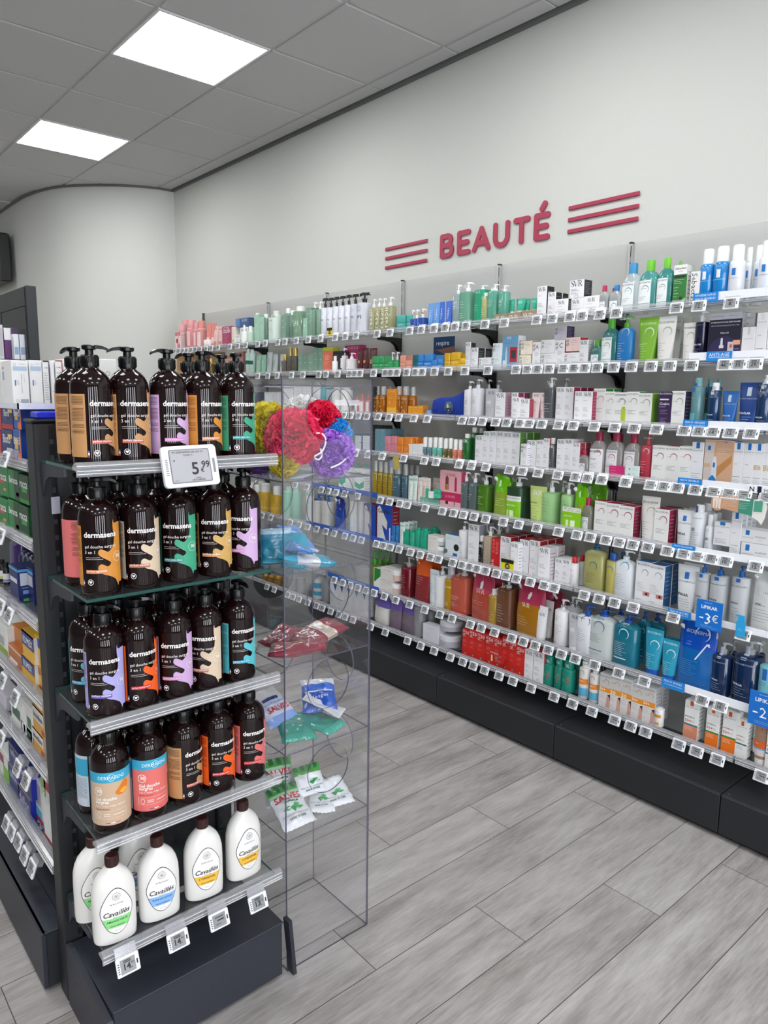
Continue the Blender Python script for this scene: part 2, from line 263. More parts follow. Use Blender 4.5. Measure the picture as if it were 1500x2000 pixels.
PROD = """
1 pinkflower -5.594 2.630 1.893 0.0986 0.146 1
1 pinkbottle -5.585 2.630 1.893 0.0846 0.210 1
1 pinkbottle -5.673 2.700 1.893 0.0903 0.257 1
1 pinkbottle -5.423 2.630 1.893 0.0857 0.233 1
1 pinkbottle -5.317 2.630 1.893 0.0632 0.211 1
1 pinkpump -5.253 2.630 1.893 0.0798 0.216 1
1 salmontube -5.099 2.630 1.893 0.0751 0.189 2
1 salmontube -5.030 2.630 1.893 0.0625 0.177 1
1 whitejar -5.095 2.605 1.893 0.0790 0.062 1
1 palepinktube -4.992 2.630 1.893 0.0729 0.159 1
1 palepinktube -4.916 2.630 1.893 0.0779 0.154 1
1 magentabox -4.801 2.630 1.893 0.1319 0.144 1
1 creambox -4.704 2.630 1.893 0.0530 0.136 1
1 greenfootbox -4.645 2.630 1.893 0.0601 0.079 1
1 bluebox -4.640 2.630 2.023 0.0598 0.056 1
1 greenfootbox -4.553 2.630 1.893 0.1131 0.122 1
1 navybox -4.548 2.630 2.018 0.1165 0.059 1
1 whiteround -4.550 2.610 1.893 0.0676 0.138 1
1 sageround -4.469 2.610 1.893 0.0465 0.127 1
1 greenbox -4.388 2.630 1.893 0.0630 0.194 1
1 sageflip -4.529 2.700 1.893 0.0503 0.224 1
1 greenbox -4.325 2.630 1.893 0.0564 0.176 1
1 sageflip -4.304 2.630 1.893 0.0508 0.194 1
1 palegreenbox -4.211 2.630 1.893 0.0527 0.165 1
1 palegreenflip -4.194 2.630 1.893 0.0720 0.208 1
1 sagebox -4.058 2.630 1.893 0.0536 0.168 1
1 sageflip -4.039 2.630 1.893 0.0530 0.211 1
1 sageflip -3.982 2.630 1.893 0.0475 0.191 1
1 greenclear -3.934 2.630 1.893 0.1008 0.217 1
1 sagetube -3.804 2.610 1.893 0.0479 0.131 1
1 sagebox -3.777 2.630 1.893 0.0596 0.191 1
1 sagepump -3.757 2.630 1.893 0.0654 0.224 1
1 sagepump -3.684 2.630 1.893 0.0416 0.222 1
1 blackpump -3.639 2.630 1.893 0.0519 0.236 1
1 blackpump -3.580 2.630 1.893 0.0509 0.233 1
1 blackpump -3.523 2.630 1.893 0.0499 0.233 1
1 blackpump -3.466 2.630 1.893 0.0528 0.234 1
1 blackpump -3.407 2.630 1.893 0.0492 0.233 1
1 blackpump -3.351 2.630 1.893 0.0568 0.233 1
1 blackpump -3.288 2.630 1.893 0.0869 0.236 1
1 olivepump -3.179 2.630 1.893 0.0428 0.193 1
1 olivepump -3.132 2.630 1.893 0.0411 0.191 1
1 olivepump -3.088 2.630 1.893 0.0356 0.189 1
1 olivepump -3.047 2.630 1.893 0.0559 0.192 1
1 tealstick -3.064 2.700 1.893 0.0223 0.097 1
1 tealstick -2.938 2.630 1.893 0.0679 0.086 1
1 tealstick -2.873 2.630 1.893 0.0426 0.083 1
1 bluepump -2.858 2.630 1.893 0.0309 0.108 1
1 bluepump -2.824 2.630 1.893 0.0279 0.109 1
1 bluepump -2.791 2.630 1.893 0.0507 0.112 1
1 skytube -2.718 2.630 1.893 0.0373 0.129 1
1 skytube -2.674 2.630 1.893 0.0471 0.128 1
1 royaltube -2.636 2.630 1.893 0.0327 0.128 1
1 royaltube -2.591 2.630 1.893 0.0464 0.129 1
1 royaltube -2.626 2.700 1.893 0.0205 0.131 1
1 svrclear -2.544 2.630 1.893 0.0473 0.203 1
1 svrmint -2.490 2.630 1.893 0.0735 0.209 1
1 svrgreenpump -2.393 2.630 1.893 0.0650 0.185 1
1 svryellow -2.362 2.630 1.893 0.0417 0.147 1
1 svraqua -2.316 2.630 1.893 0.0591 0.184 1
1 svraqua -2.253 2.630 1.893 0.0479 0.172 1
1 kraftbox -2.253 2.630 1.893 0.0745 0.041 1
1 kraftbox -2.174 2.630 1.893 0.0754 0.043 1
1 kraftbox -2.092 2.630 1.893 0.0828 0.044 1
1 tealtube -2.301 2.660 1.937 0.0335 0.057 1
1 tealtube -2.255 2.660 1.939 0.0438 0.058 1
1 tealtube -2.216 2.660 1.939 0.0265 0.061 1
1 tealtube -2.173 2.660 1.940 0.0555 0.059 1
1 tealtube -2.145 2.680 1.943 0.0299 0.055 1
1 tealtube -2.093 2.660 1.940 0.0393 0.054 1
1 svrbox -2.023 2.630 1.893 0.0512 0.140 1 side=232323
1 svrbox -1.971 2.630 1.893 0.0414 0.111 2 side=232323
1 svrwide -1.905 2.610 1.893 0.0682 0.075 1
1 svrwide -1.847 2.630 1.893 0.0724 0.076 1
1 svrtall -1.847 2.630 1.969 0.0701 0.071 1 side=333333
1 svrwide -1.774 2.630 1.893 0.0730 0.077 1
1 micmini -1.724 2.630 1.893 0.0480 0.113 1 cap=B4274E
1 micmini -1.736 2.720 1.893 0.0162 0.115 1 cap=B4274E
1 micmini -1.670 2.630 1.893 0.0544 0.112 1 cap=1878C0
1 micmini -1.687 2.720 1.893 0.0123 0.103 1 cap=1878C0
1 micellar -1.606 2.630 1.893 0.0794 0.187 1 tint=C9D4D6 cap=2B8CC4
1 micellar -1.596 2.740 1.893 0.0209 0.188 1 tint=C9D4D6 cap=2B8CC4
1 micellar -1.534 2.630 1.893 0.0789 0.189 1 tint=5FA8A4 cap=6CC02E
1 micellar -1.464 2.630 1.893 0.0651 0.189 1 tint=4F9A98 cap=6CC02E
1 micellar -1.476 2.760 1.893 0.0256 0.192 1 tint=4F9A98 cap=6CC02E
1 sebabox -1.400 2.630 1.893 0.0509 0.152 1
1 sebaside -1.342 2.630 1.893 0.0347 0.123 1
1 bluecan -1.310 2.630 1.893 0.0527 0.199 1
1 bluecan -1.259 2.630 1.893 0.0570 0.200 1
1 whitecan -1.205 2.630 1.893 0.0536 0.199 1
1 whitecan -1.208 2.740 1.893 0.0262 0.205 1
1 whitecan -1.175 2.740 1.893 0.0350 0.208 1
1 whitecan -1.106 2.630 1.893 0.0496 0.199 1
2 goldbox -5.582 2.630 1.688 0.0858 0.194 1
2 goldbox -5.493 2.630 1.688 0.0864 0.191 1
2 goldbox -5.398 2.630 1.688 0.0942 0.188 1
2 rosebox -5.414 2.720 1.688 0.1645 0.193 1
2 goldvial -5.149 2.630 1.688 0.0327 0.127 1
2 goldvial -5.093 2.630 1.688 0.0599 0.136 1
2 oldgoldbox -4.964 2.630 1.688 0.0728 0.174 1
2 rosegoldbox -4.864 2.630 1.688 0.1158 0.143 1
2 rosegoldbox -4.739 2.630 1.688 0.1263 0.139 1
2 rosebox -4.621 2.630 1.688 0.1000 0.165 1
2 greenbandbottle -4.536 2.630 1.688 0.0457 0.182 1
2 greenbandbottle -4.487 2.630 1.688 0.0451 0.177 1
2 sagetube -4.394 2.630 1.688 0.0636 0.137 1 cap=A77650
2 sagetube -4.328 2.630 1.688 0.0624 0.135 1 cap=A77650
2 silvertube -4.255 2.630 1.688 0.0681 0.150 1
2 silvertube -4.184 2.630 1.688 0.0597 0.135 1
2 silvertube -4.099 2.630 1.688 0.0444 0.132 1
2 brownbottle -4.077 2.630 1.688 0.0509 0.128 1
2 brownbottle -4.012 2.630 1.688 0.0467 0.168 1
2 brownbottle -3.959 2.630 1.688 0.0521 0.166 1
2 sagebox -3.870 2.630 1.688 0.0476 0.124 1
2 sagebox -3.817 2.630 1.688 0.0562 0.127 1
2 sagebox -3.759 2.630 1.688 0.0566 0.124 1
2 sagebox -3.704 2.630 1.688 0.0466 0.152 1
2 sagebox -3.655 2.630 1.688 0.0458 0.150 1
2 orangebox -3.581 2.630 1.688 0.0965 0.154 1
2 whiteround -3.503 2.610 1.688 0.0435 0.099 1
2 blackbox -3.485 2.630 1.688 0.0836 0.127 1
2 foambottle -3.449 2.630 1.688 0.0465 0.143 1
2 foambottle -3.363 2.610 1.688 0.0652 0.115 1
2 pinkcard -3.429 2.700 1.688 0.1495 0.161 1
2 burgundytube -3.287 2.630 1.688 0.0442 0.132 1
2 burgundytube -3.238 2.630 1.688 0.0485 0.134 1
2 burgundytube -3.179 2.630 1.688 0.0649 0.131 1
2 greenstick -3.143 2.630 1.688 0.0592 0.086 1
2 greenstick -3.089 2.630 1.688 0.0445 0.084 1
2 greenstick -3.040 2.630 1.688 0.0488 0.083 1
2 greenminipump -3.018 2.630 1.688 0.0388 0.106 1
2 greenminipump -2.976 2.630 1.688 0.0373 0.106 1
2 salmonstick -2.917 2.630 1.688 0.0408 0.084 1
2 salmonstick -2.870 2.630 1.688 0.0534 0.056 1
2 salmonstick -2.960 2.720 1.688 0.0452 0.089 1
2 darktealstick -2.821 2.630 1.688 0.0355 0.084 1
2 bluestick -2.780 2.630 1.688 0.0423 0.084 1
2 bluestick -2.725 2.630 1.688 0.0639 0.085 1
2 bluestick -2.679 2.630 1.688 0.0371 0.054 1
2 bluestick -2.637 2.630 1.688 0.0426 0.056 1
2 bluestick -2.742 2.720 1.688 0.0813 0.084 1
2 respireposter -2.780 2.800 1.688 0.1533 0.184 1
2 yellowstick -2.589 2.630 1.688 0.0408 0.085 1
2 yellowstick -2.536 2.630 1.688 0.0633 0.086 1
2 yellowstick -2.486 2.630 1.688 0.0457 0.058 1
2 yellowstick -2.567 2.720 1.688 0.0387 0.088 1
2 svrbox -2.446 2.630 1.688 0.0352 0.130 1 side=2a2a2a
2 svrbox -2.404 2.630 1.688 0.0464 0.103 2 side=2a2a2a
2 svrlow -2.339 2.630 1.688 0.0743 0.055 2
2 svrlow -2.268 2.630 1.688 0.0616 0.057 1 front=E3EEF2
2 svrlow -2.263 2.630 1.745 0.0576 0.059 1 front=E3EEF2
2 bluedisplay -2.188 2.630 1.688 0.0915 0.147 1
2 svrlow -2.102 2.630 1.688 0.0640 0.058 1 front=EFE6D3
2 svrlow -2.096 2.630 1.747 0.0650 0.059 1 front=EFE6D3 side=C98A3A
2 svrbox -2.040 2.630 1.688 0.0434 0.111 1 letter=A
2 svrlow -1.978 2.630 1.688 0.0728 0.060 1
2 svrlow -1.980 2.630 1.749 0.0726 0.056 1
2 svrbox -1.917 2.630 1.688 0.0496 0.113 1 letter=C side=C03030
2 svrlow -1.917 2.630 1.803 0.0619 0.056 1 front=C9C4CE side=3B2C5E
2 svrlow -1.857 2.630 1.688 0.0748 0.061 1
2 svrlow -1.852 2.630 1.753 0.0703 0.058 1 front=F0D3CC side=B8322E
2 svrbox -1.798 2.630 1.688 0.0424 0.108 2 side=C8C8C8
2 micmini -1.742 2.630 1.688 0.0552 0.108 1 tint=5C8F89 cap=49A02C
2 micmini -1.785 2.740 1.688 0.0231 0.117 1 tint=5C8F89 cap=49A02C
2 micellar -1.686 2.630 1.688 0.0722 0.190 1 tint=3E8583 cap=49A02C
2 biogelpump -1.617 2.630 1.688 0.0690 0.194 1
2 biotubegreen -1.522 2.630 1.688 0.0825 0.180 2
2 biotubewhite -1.448 2.630 1.688 0.0764 0.181 1
2 biotubewhite -1.443 2.700 1.688 0.0435 0.183 1
2 biotubewhite -1.455 2.780 1.688 0.0546 0.187 1
2 biotubewhite -1.353 2.630 1.688 0.0557 0.149 1
2 navyserum -1.313 2.630 1.688 0.0480 0.188 1
2 navydisplay -1.219 2.630 1.688 0.1155 0.175 1
2 lrplow -1.135 2.630 1.688 0.0450 0.119 1
2 lrplow -1.154 2.660 1.811 0.0465 0.047 1 front=B9B9BC side=777777
2 lrpbox -1.093 2.630 1.688 0.0381 0.166 1 sq=E0E0E0
2 lrpbox -1.055 2.630 1.688 0.0356 0.163 1 sq=E0E0E0
3 lilacbook -4.360 2.630 1.455 0.1266 0.120 1
3 whitecard -4.210 2.630 1.455 0.1777 0.121 1
3 whitecard -4.009 2.630 1.455 0.1078 0.143 1
3 papertall -3.900 2.630 1.455 0.0877 0.152 1
3 papertall -3.796 2.630 1.455 0.0975 0.152 1
3 papertall -3.699 2.630 1.455 0.0820 0.146 1
3 tealbox -3.625 2.630 1.455 0.0450 0.152 1
3 flowerbox -3.567 2.630 1.455 0.0608 0.138 1
3 whitebottle -3.534 2.630 1.455 0.0818 0.153 1
3 whitebottle -3.437 2.630 1.455 0.0703 0.152 1
3 pinkvial -3.320 2.630 1.455 0.0338 0.097 1
3 pinkvial -3.271 2.630 1.455 0.0432 0.113 1
3 pinkvial -3.213 2.630 1.455 0.0325 0.111 1
3 blacktext -3.149 2.630 1.455 0.0338 0.154 1
3 amber -3.139 2.630 1.455 0.0441 0.156 1
3 amber -3.090 2.630 1.455 0.0458 0.157 1
3 amber -3.134 2.720 1.455 0.0331 0.156 1
3 orangetall -2.997 2.630 1.455 0.0790 0.140 1
3 amber -2.960 2.630 1.455 0.0444 0.157 1
3 amber -2.910 2.630 1.455 0.0557 0.157 1
3 amber -2.847 2.630 1.455 0.0402 0.154 1
3 orangesmall -2.845 2.630 1.455 0.0373 0.055 1
3 orangesmall -2.807 2.630 1.455 0.0368 0.055 1
3 orangesmall -2.769 2.630 1.455 0.0362 0.056 1
3 svrwhitepump -2.448 2.630 1.455 0.0500 0.181 1
3 svrwhitepump -2.495 2.740 1.455 0.0226 0.178 1
3 svrwhitepump -2.397 2.630 1.455 0.0558 0.189 1
3 svrsilvertube -2.304 2.630 1.455 0.0780 0.143 1
3 svrwhitepump -2.401 2.720 1.455 0.0372 0.188 1
3 svrwhitepump -2.359 2.740 1.455 0.0366 0.186 1
3 svrbox -2.235 2.630 1.455 0.0584 0.127 2 side=D3A7B8
3 svrbox -2.150 2.630 1.455 0.0387 0.127 2 side=A23A5E
3 svrbox -2.116 2.600 1.455 0.0446 0.106 1 d=0.03
3 svrbox -2.068 2.600 1.455 0.0511 0.098 1 side=B23A4E d=0.03
3 svrpinktube -2.039 2.630 1.455 0.0462 0.125 1
3 svrpinktube -1.994 2.630 1.455 0.0453 0.125 1
3 svrgreypump -1.971 2.630 1.455 0.0554 0.192 1
3 svrwhitepump -1.977 2.760 1.455 0.0240 0.193 1
3 svrbox -1.902 2.630 1.455 0.0443 0.151 1
3 svrbox -1.857 2.630 1.455 0.0453 0.151 3 side=A22A52
3 svrbox -1.789 2.600 1.455 0.0400 0.133 1 d=0.04
3 svrbox -1.746 2.600 1.455 0.0446 0.133 2 side=A22A52 d=0.04
3 biobox -1.710 2.630 1.455 0.0551 0.143 2 side=2E8B3A
3 biobox -1.662 2.630 1.455 0.0446 0.133 1 side=2E8B3A
3 biobox -1.615 2.630 1.455 0.0598 0.130 1 pic=1
3 biobox -1.610 2.630 1.455 0.0525 0.128 1 pic=1
3 biobox -1.560 2.630 1.455 0.0556 0.133 1 side=3A8A3A
3 biobox -1.507 2.630 1.455 0.0592 0.125 2 side=78B41E
3 biobox -1.423 2.630 1.455 0.0550 0.133 1 front=35204A ink=E8E0F0 side=2A183C
3 biobox -1.372 2.630 1.455 0.0539 0.134 2 side=3A2A52
3 lrpaqua -1.309 2.630 1.455 0.0449 0.183 1
3 lrpaqua -1.315 2.740 1.455 0.0296 0.184 1 tint=3C6E76
3 lrpaqua -1.290 2.760 1.455 0.0274 0.182 1 tint=3C6E76
3 lrpnavybottle -1.244 2.630 1.455 0.0433 0.166 1
3 lrptube -1.185 2.630 1.455 0.0560 0.136 1
3 lrptube -1.119 2.630 1.455 0.0747 0.165 1 col=0F3E86
3 lrpnavypump -1.072 2.630 1.455 0.0484 0.192 1
4 darktealtin -3.653 2.630 1.245 0.0305 0.198 1
4 tealset -3.283 2.630 1.245 0.0672 0.096 1
4 tealset -3.210 2.630 1.245 0.0750 0.099 1
4 tealset -3.283 2.630 1.246 0.0672 0.051 1
4 blacktext -3.147 2.630 1.245 0.0314 0.153 1
4 blacktext -3.193 2.720 1.245 0.0852 0.147 1
4 bluegreybox -3.116 2.630 1.245 0.0381 0.131 2
4 bluegreybox -3.073 2.630 1.245 0.0445 0.133 3
4 pinkstick -3.031 2.630 1.245 0.0498 0.096 1
4 pinkstick -2.979 2.630 1.245 0.0506 0.098 1
4 orangestick -2.928 2.630 1.245 0.0479 0.096 1
4 orangestick -2.869 2.630 1.245 0.0662 0.099 2
4 orangestick -2.878 2.700 1.245 0.0566 0.093 1
4 orangestick -2.829 2.700 1.245 0.0381 0.094 1
4 whitemini -2.841 2.630 1.245 0.0344 0.064 1
4 whitemini -2.804 2.630 1.245 0.0370 0.066 1
4 whitemini -2.764 2.630 1.245 0.0388 0.068 1
4 rollon -2.741 2.630 1.245 0.0332 0.105 1 col=5F868E
4 rollon -2.704 2.630 1.245 0.0334 0.106 1 col=5F868E
4 rollon -2.666 2.630 1.245 0.0315 0.107 1 col=69BBAA
4 rollon -2.630 2.630 1.245 0.0331 0.107 1 col=69BBAA
4 rollon -2.592 2.630 1.245 0.0313 0.106 1 col=6A6232
4 rollon -2.557 2.630 1.245 0.0302 0.107 1 col=6A6232
4 rollon -2.523 2.630 1.245 0.0304 0.106 1 col=D9806A
4 rollon -2.488 2.630 1.245 0.0300 0.106 1 col=D9806A
4 svrgreenbottle -2.453 2.630 1.245 0.0430 0.134 1
4 svrgreenbottle -2.452 2.680 1.245 0.0448 0.165 1
4 svrgreenbottle -2.439 2.720 1.245 0.0286 0.163 1
4 svrbox -2.357 2.630 1.245 0.0491 0.131 1 ink2=7A8A3A
4 svrbox -2.311 2.630 1.245 0.0392 0.154 2 ink2=7A8A3A
4 svrbox -2.270 2.630 1.245 0.0384 0.155 2 ink2=7A8A3A
4 svrbox -2.228 2.630 1.245 0.0390 0.156 2 ink2=7A8A3A
4 svrbox -2.182 2.630 1.245 0.0491 0.157 2 ink2=7A8A3A
4 svrbox -2.134 2.630 1.245 0.0471 0.157 3 ink2=7A8A3A side=5E9A2E
4 svrbox -2.070 2.610 1.245 0.0366 0.107 1 letter=AZ
4 svrbox -2.043 2.630 1.245 0.0505 0.126 1 ink2=7A8A3A side=8FB43A
4 svrbox -1.998 2.630 1.245 0.0354 0.128 1 ink2=7A8A3A
4 svrbox -1.963 2.630 1.245 0.0317 0.139 1 side=B03A4A
4 svrgreybottle -1.940 2.630 1.245 0.0343 0.142 1
4 svrbox -1.887 2.630 1.245 0.0405 0.138 2
4 svrbox -1.847 2.630 1.245 0.0392 0.140 2
4 svrbox -1.809 2.630 1.245 0.0371 0.130 3 side=B8444E
4 micmini -1.776 2.630 1.245 0.0551 0.099 1 tint=A9A6A4 cap=A8204A
4 micellar -1.712 2.630 1.245 0.0750 0.179 1 tint=A9A6A4 cap=8E1B3C wide=1
4 micellar -1.633 2.630 1.245 0.0812 0.179 1 tint=A9A6A4 cap=8E1B3C
4 micellar -1.678 2.760 1.245 0.0226 0.169 1 tint=A9A6A4 cap=8E1B3C
4 micellar -1.652 2.680 1.245 0.0444 0.171 1 tint=A9A6A4 cap=8E1B3C
4 micellar -1.554 2.630 1.245 0.0730 0.177 1 tint=A9A6A4 cap=8E1B3C
4 redpump -1.493 2.630 1.245 0.0482 0.181 1
4 biobox -1.434 2.630 1.245 0.0551 0.138 1 ink2=A8204A
4 biobox -1.380 2.630 1.245 0.0572 0.138 1 ink2=A8204A side=A8204A
4 biobox -1.326 2.630 1.245 0.0539 0.140 1 ink2=A8204A
4 lrpbox -1.282 2.630 1.245 0.0453 0.159 1
4 bbdisplay -1.203 2.630 1.245 0.1079 0.171 1
4 lrpbox -1.134 2.630 1.245 0.0373 0.164 1
4 lrpbox -1.097 2.630 1.245 0.0365 0.164 1
4 lrpbox -1.064 2.630 1.245 0.0341 0.165 1 bb=1
4 lrpbox -1.030 2.630 1.245 0.0401 0.167 1 bb=1
5 mintbottle -3.386 2.630 0.998 0.0571 0.178 1
5 mintbottle -3.321 2.630 0.998 0.0601 0.174 1
5 mintbottle -3.248 2.630 0.998 0.0627 0.174 1
5 whitemintbox -3.436 2.630 0.998 0.0667 0.173 1
5 whitemintbox -3.234 2.600 0.998 0.0845 0.148 1
5 yellowclear -3.143 2.630 0.998 0.0381 0.198 1
5 yellowclear -3.100 2.630 0.998 0.0401 0.198 1
5 yellowclear -3.055 2.630 0.998 0.0386 0.199 1
5 yellowclear -3.011 2.630 0.998 0.0388 0.199 1
5 bluegreyspray -2.967 2.630 0.998 0.0667 0.198 1
5 bluegreyspray -2.896 2.630 0.998 0.0433 0.197 1
5 bluegreyspray -2.967 2.740 0.998 0.0435 0.183 1
5 bluegreyspray -2.919 2.740 0.998 0.0403 0.184 1
5 whitetube -2.843 2.630 0.998 0.0406 0.141 2
5 whitetube -2.807 2.630 0.998 0.0324 0.144 1
5 peachtube -2.769 2.630 0.998 0.0428 0.137 2
5 peachtube -2.733 2.630 0.998 0.0295 0.139 1
5 peachtube -2.704 2.630 0.998 0.0285 0.141 1
5 peachtube -2.722 2.700 0.998 0.0619 0.135 1
5 mintdisplay -2.690 2.630 0.998 0.1405 0.039 1
5 mintstick -2.690 2.610 1.038 0.0204 0.051 1
5 mintstick -2.622 2.610 1.046 0.0430 0.046 1
5 whitemini -2.652 2.600 1.043 0.0299 0.034 1
5 rosegiftbox -2.540 2.630 0.998 0.1504 0.191 1
5 svrclearpump -2.455 2.630 0.998 0.0533 0.196 1
5 svrclearpump -2.398 2.630 0.998 0.0586 0.195 1
5 svrgreenclear -2.333 2.630 0.998 0.0720 0.188 1
5 greenpouch -2.218 2.630 0.998 0.0912 0.197 1
5 svrdarkgreen -2.140 2.630 0.998 0.0950 0.198 1
5 svrlimetube -2.008 2.630 0.998 0.0915 0.168 1
5 svrlightgreen -1.947 2.630 0.998 0.0734 0.200 1
5 svrlightgreen -1.955 2.740 0.998 0.0389 0.192 1
5 svrlightgreen -1.852 2.630 0.998 0.0554 0.202 1
5 greenpouch -1.777 2.630 0.998 0.0639 0.193 1
5 greenpouch -1.818 2.760 0.998 0.1560 0.197 1
5 greenpouch -2.262 2.760 0.998 0.1016 0.171 1
5 micmini -1.744 2.630 0.998 0.0541 0.146 1 tint=9A9A90 cap=A8204A
5 biobox -1.676 2.630 0.998 0.0541 0.142 1 ink2=A8204A side=A8204A
5 biobox -1.616 2.630 0.998 0.0685 0.137 2 ink2=A8204A side=A8204A
5 biobox -1.555 2.630 0.998 0.0679 0.136 2 ink2=A8204A side=A8204A
5 biotubewhite -1.462 2.630 0.998 0.0761 0.182 1 capc=EDEDEE
5 biobox -1.403 2.630 0.998 0.0617 0.142 2 side=9A1C44 ink2=9A1C44
5 lrpwhitetube -1.316 2.630 0.998 0.0682 0.148 3
5 lrpwhitebottle -1.266 2.630 0.998 0.0535 0.173 2
5 lrpspray -1.219 2.630 0.998 0.0297 0.144 3
5 lrpbox -1.168 2.630 1.035 0.0600 0.086 1
5 lrpbox -1.119 2.630 0.998 0.0378 0.164 3
5 lrpflat -1.040 2.630 0.998 0.1146 0.063 1
5 lrpflat -1.044 2.630 1.062 0.1130 0.047 1
6 yellowspray -4.674 2.630 0.750 0.1059 0.178 1
6 yellowspray -4.551 2.630 0.750 0.0743 0.188 2
6 yellowspray -4.466 2.630 0.750 0.0749 0.179 2
6 yellowspray -4.389 2.630 0.750 0.1060 0.196 2
6 yellowspray -4.223 2.630 0.750 0.0894 0.192 1
6 mintpump -4.070 2.630 0.750 0.0886 0.205 1
6 mintpump -3.973 2.630 0.750 0.0699 0.209 1
6 whitetube -3.797 2.630 0.750 0.0867 0.211 1
6 creampump -3.736 2.630 0.750 0.0946 0.188 1
6 creampump -3.624 2.630 0.750 0.0768 0.195 1
6 creampouch -3.481 2.630 0.750 0.0927 0.197 1
6 creamjar -3.347 2.630 0.750 0.0699 0.191 1
6 creamjar -3.268 2.630 0.750 0.0595 0.201 1
6 bluepack -3.045 2.630 0.750 0.1333 0.208 1
6 bluepack -3.175 2.630 0.750 0.1039 0.195 1
6 redmini -3.029 2.630 0.750 0.0288 0.102 1
6 whitemini -3.002 2.630 0.750 0.0210 0.084 1
6 bluemini -2.973 2.630 0.750 0.0327 0.098 1
6 bluemini -2.939 2.630 0.750 0.0191 0.105 1
6 whitetube -2.906 2.630 0.750 0.0413 0.125 4
6 whitetube -2.941 2.700 0.750 0.0366 0.115 1
6 whitetube -2.904 2.700 0.750 0.0361 0.122 1
6 tealstick2 -2.876 2.630 0.750 0.0491 0.091 1
6 tealstick2 -2.824 2.630 0.750 0.0396 0.097 1
6 tealstick2 -2.782 2.630 0.750 0.0389 0.118 1
6 tealstick2 -2.740 2.630 0.750 0.0599 0.118 2
6 tealstick2 -2.744 2.700 0.750 0.0637 0.107 1
6 palebox -2.654 2.630 0.750 0.0788 0.092 1
6 creamjarsmall -2.615 2.630 0.750 0.0498 0.038 1
6 creamjarsmall -2.614 2.630 0.797 0.0479 0.039 1
6 eyebox -2.515 2.630 0.750 0.1011 0.118 1
6 svrwhitepump -2.456 2.630 0.750 0.0483 0.194 1
6 svrbox -2.373 2.630 0.750 0.0700 0.193 2 side=8E8E96
6 darkspray -2.333 2.630 0.750 0.0392 0.141 1
6 beigepump -2.289 2.630 0.750 0.0580 0.191 4
6 redbox -2.229 2.630 0.750 0.0519 0.143 1
6 svrbox -2.171 2.630 0.750 0.0617 0.162 4 side=A81E2A
6 svrbox -2.091 2.600 0.750 0.0476 0.149 1 d=0.03
6 svrbox -2.059 2.630 0.750 0.0575 0.166 3 side=A81E2A
6 svrbox -2.000 2.630 0.750 0.0577 0.170 3 side=A81E2A
6 svrbox -1.925 2.600 0.750 0.0590 0.155 2 side=D8D0D4
6 svrbox -1.867 2.630 0.750 0.0403 0.110 2
6 svrbox -1.827 2.630 0.750 0.0406 0.113 2
6 svrredspray -1.799 2.630 0.750 0.0430 0.130 1
6 svrredspray -1.792 2.680 0.750 0.0347 0.132 1
6 oilbottle -1.698 2.630 0.750 0.0954 0.202 1
6 oilsmall -1.615 2.630 0.750 0.0533 0.177 1
6 oilsmall -1.631 2.740 0.750 0.0338 0.165 1
6 biowhitepump -1.556 2.630 0.750 0.0818 0.199 1
6 biowhitepump -1.552 2.740 0.750 0.0255 0.195 1
6 eyebiobox -1.463 2.630 0.750 0.0664 0.171 1
6 eyebiobox -1.406 2.630 0.750 0.0663 0.169 2 side=1E5A90
6 lrpwhitetube -1.289 2.630 0.750 0.0843 0.186 2
6 lrppump -1.231 2.630 0.750 0.0512 0.206 1
6 lrppump -1.172 2.630 0.750 0.0665 0.206 1
6 lrppump -1.095 2.630 0.750 0.0611 0.218 1
6 lrppouch -0.994 2.630 0.750 0.1112 0.211 1
7 greybox -3.258 2.630 0.466 0.0731 0.095 1
7 greybox -3.192 2.630 0.466 0.0562 0.105 1
7 greenpump -3.161 2.630 0.466 0.0603 0.203 1
7 greenpump -3.146 2.660 0.466 0.0524 0.207 1
7 greenpump -3.141 2.700 0.466 0.0485 0.206 1
7 greenpump -3.132 2.740 0.466 0.0393 0.204 1
7 greenwhitebox -3.102 2.630 0.466 0.0614 0.117 1
7 palebox -3.018 2.630 0.466 0.1032 0.060 2
7 palebox -3.018 2.630 0.528 0.1037 0.072 2
7 peachjar -2.963 2.630 0.466 0.0794 0.054 1
7 peachjar -2.958 2.630 0.538 0.0770 0.059 1
7 darkredpump -2.876 2.630 0.466 0.0793 0.218 1
7 maroonpouch -2.744 2.630 0.466 0.1187 0.242 2
7 larosetube -2.655 2.630 0.466 0.0696 0.191 1
7 larosepump -2.618 2.630 0.466 0.0822 0.215 1
7 greypump -2.703 2.720 0.466 0.0823 0.172 1
7 yellowoil -2.545 2.630 0.466 0.0625 0.235 1
7 coralpump -2.477 2.630 0.466 0.1170 0.221 1
7 redpouch -2.317 2.630 0.466 0.1458 0.238 2
7 smallyellow -2.246 2.630 0.466 0.0635 0.173 1
7 brownpump -2.177 2.630 0.466 0.0934 0.221 1
7 amberpouch -2.026 2.630 0.466 0.1610 0.245 2
7 svrwhitetube -1.956 2.630 0.466 0.0635 0.157 1
7 svrwhitetube -1.954 2.680 0.466 0.0540 0.173 1
7 brownpouch -1.909 2.700 0.466 0.0674 0.222 1
7 svrcreampump -1.854 2.630 0.466 0.0674 0.210 2
7 svrsilvertube -1.778 2.630 0.466 0.0662 0.165 1
7 svrcreampump -1.831 2.700 0.466 0.0635 0.200 1
7 biowhitepump2 -1.723 2.630 0.466 0.0840 0.214 1
7 atobig -1.647 2.630 0.466 0.1198 0.210 1
7 atobig -1.639 2.760 0.466 0.0720 0.191 1
7 tealpump -1.531 2.630 0.466 0.1065 0.215 1
7 tealpump -1.501 2.720 0.466 0.0558 0.222 1
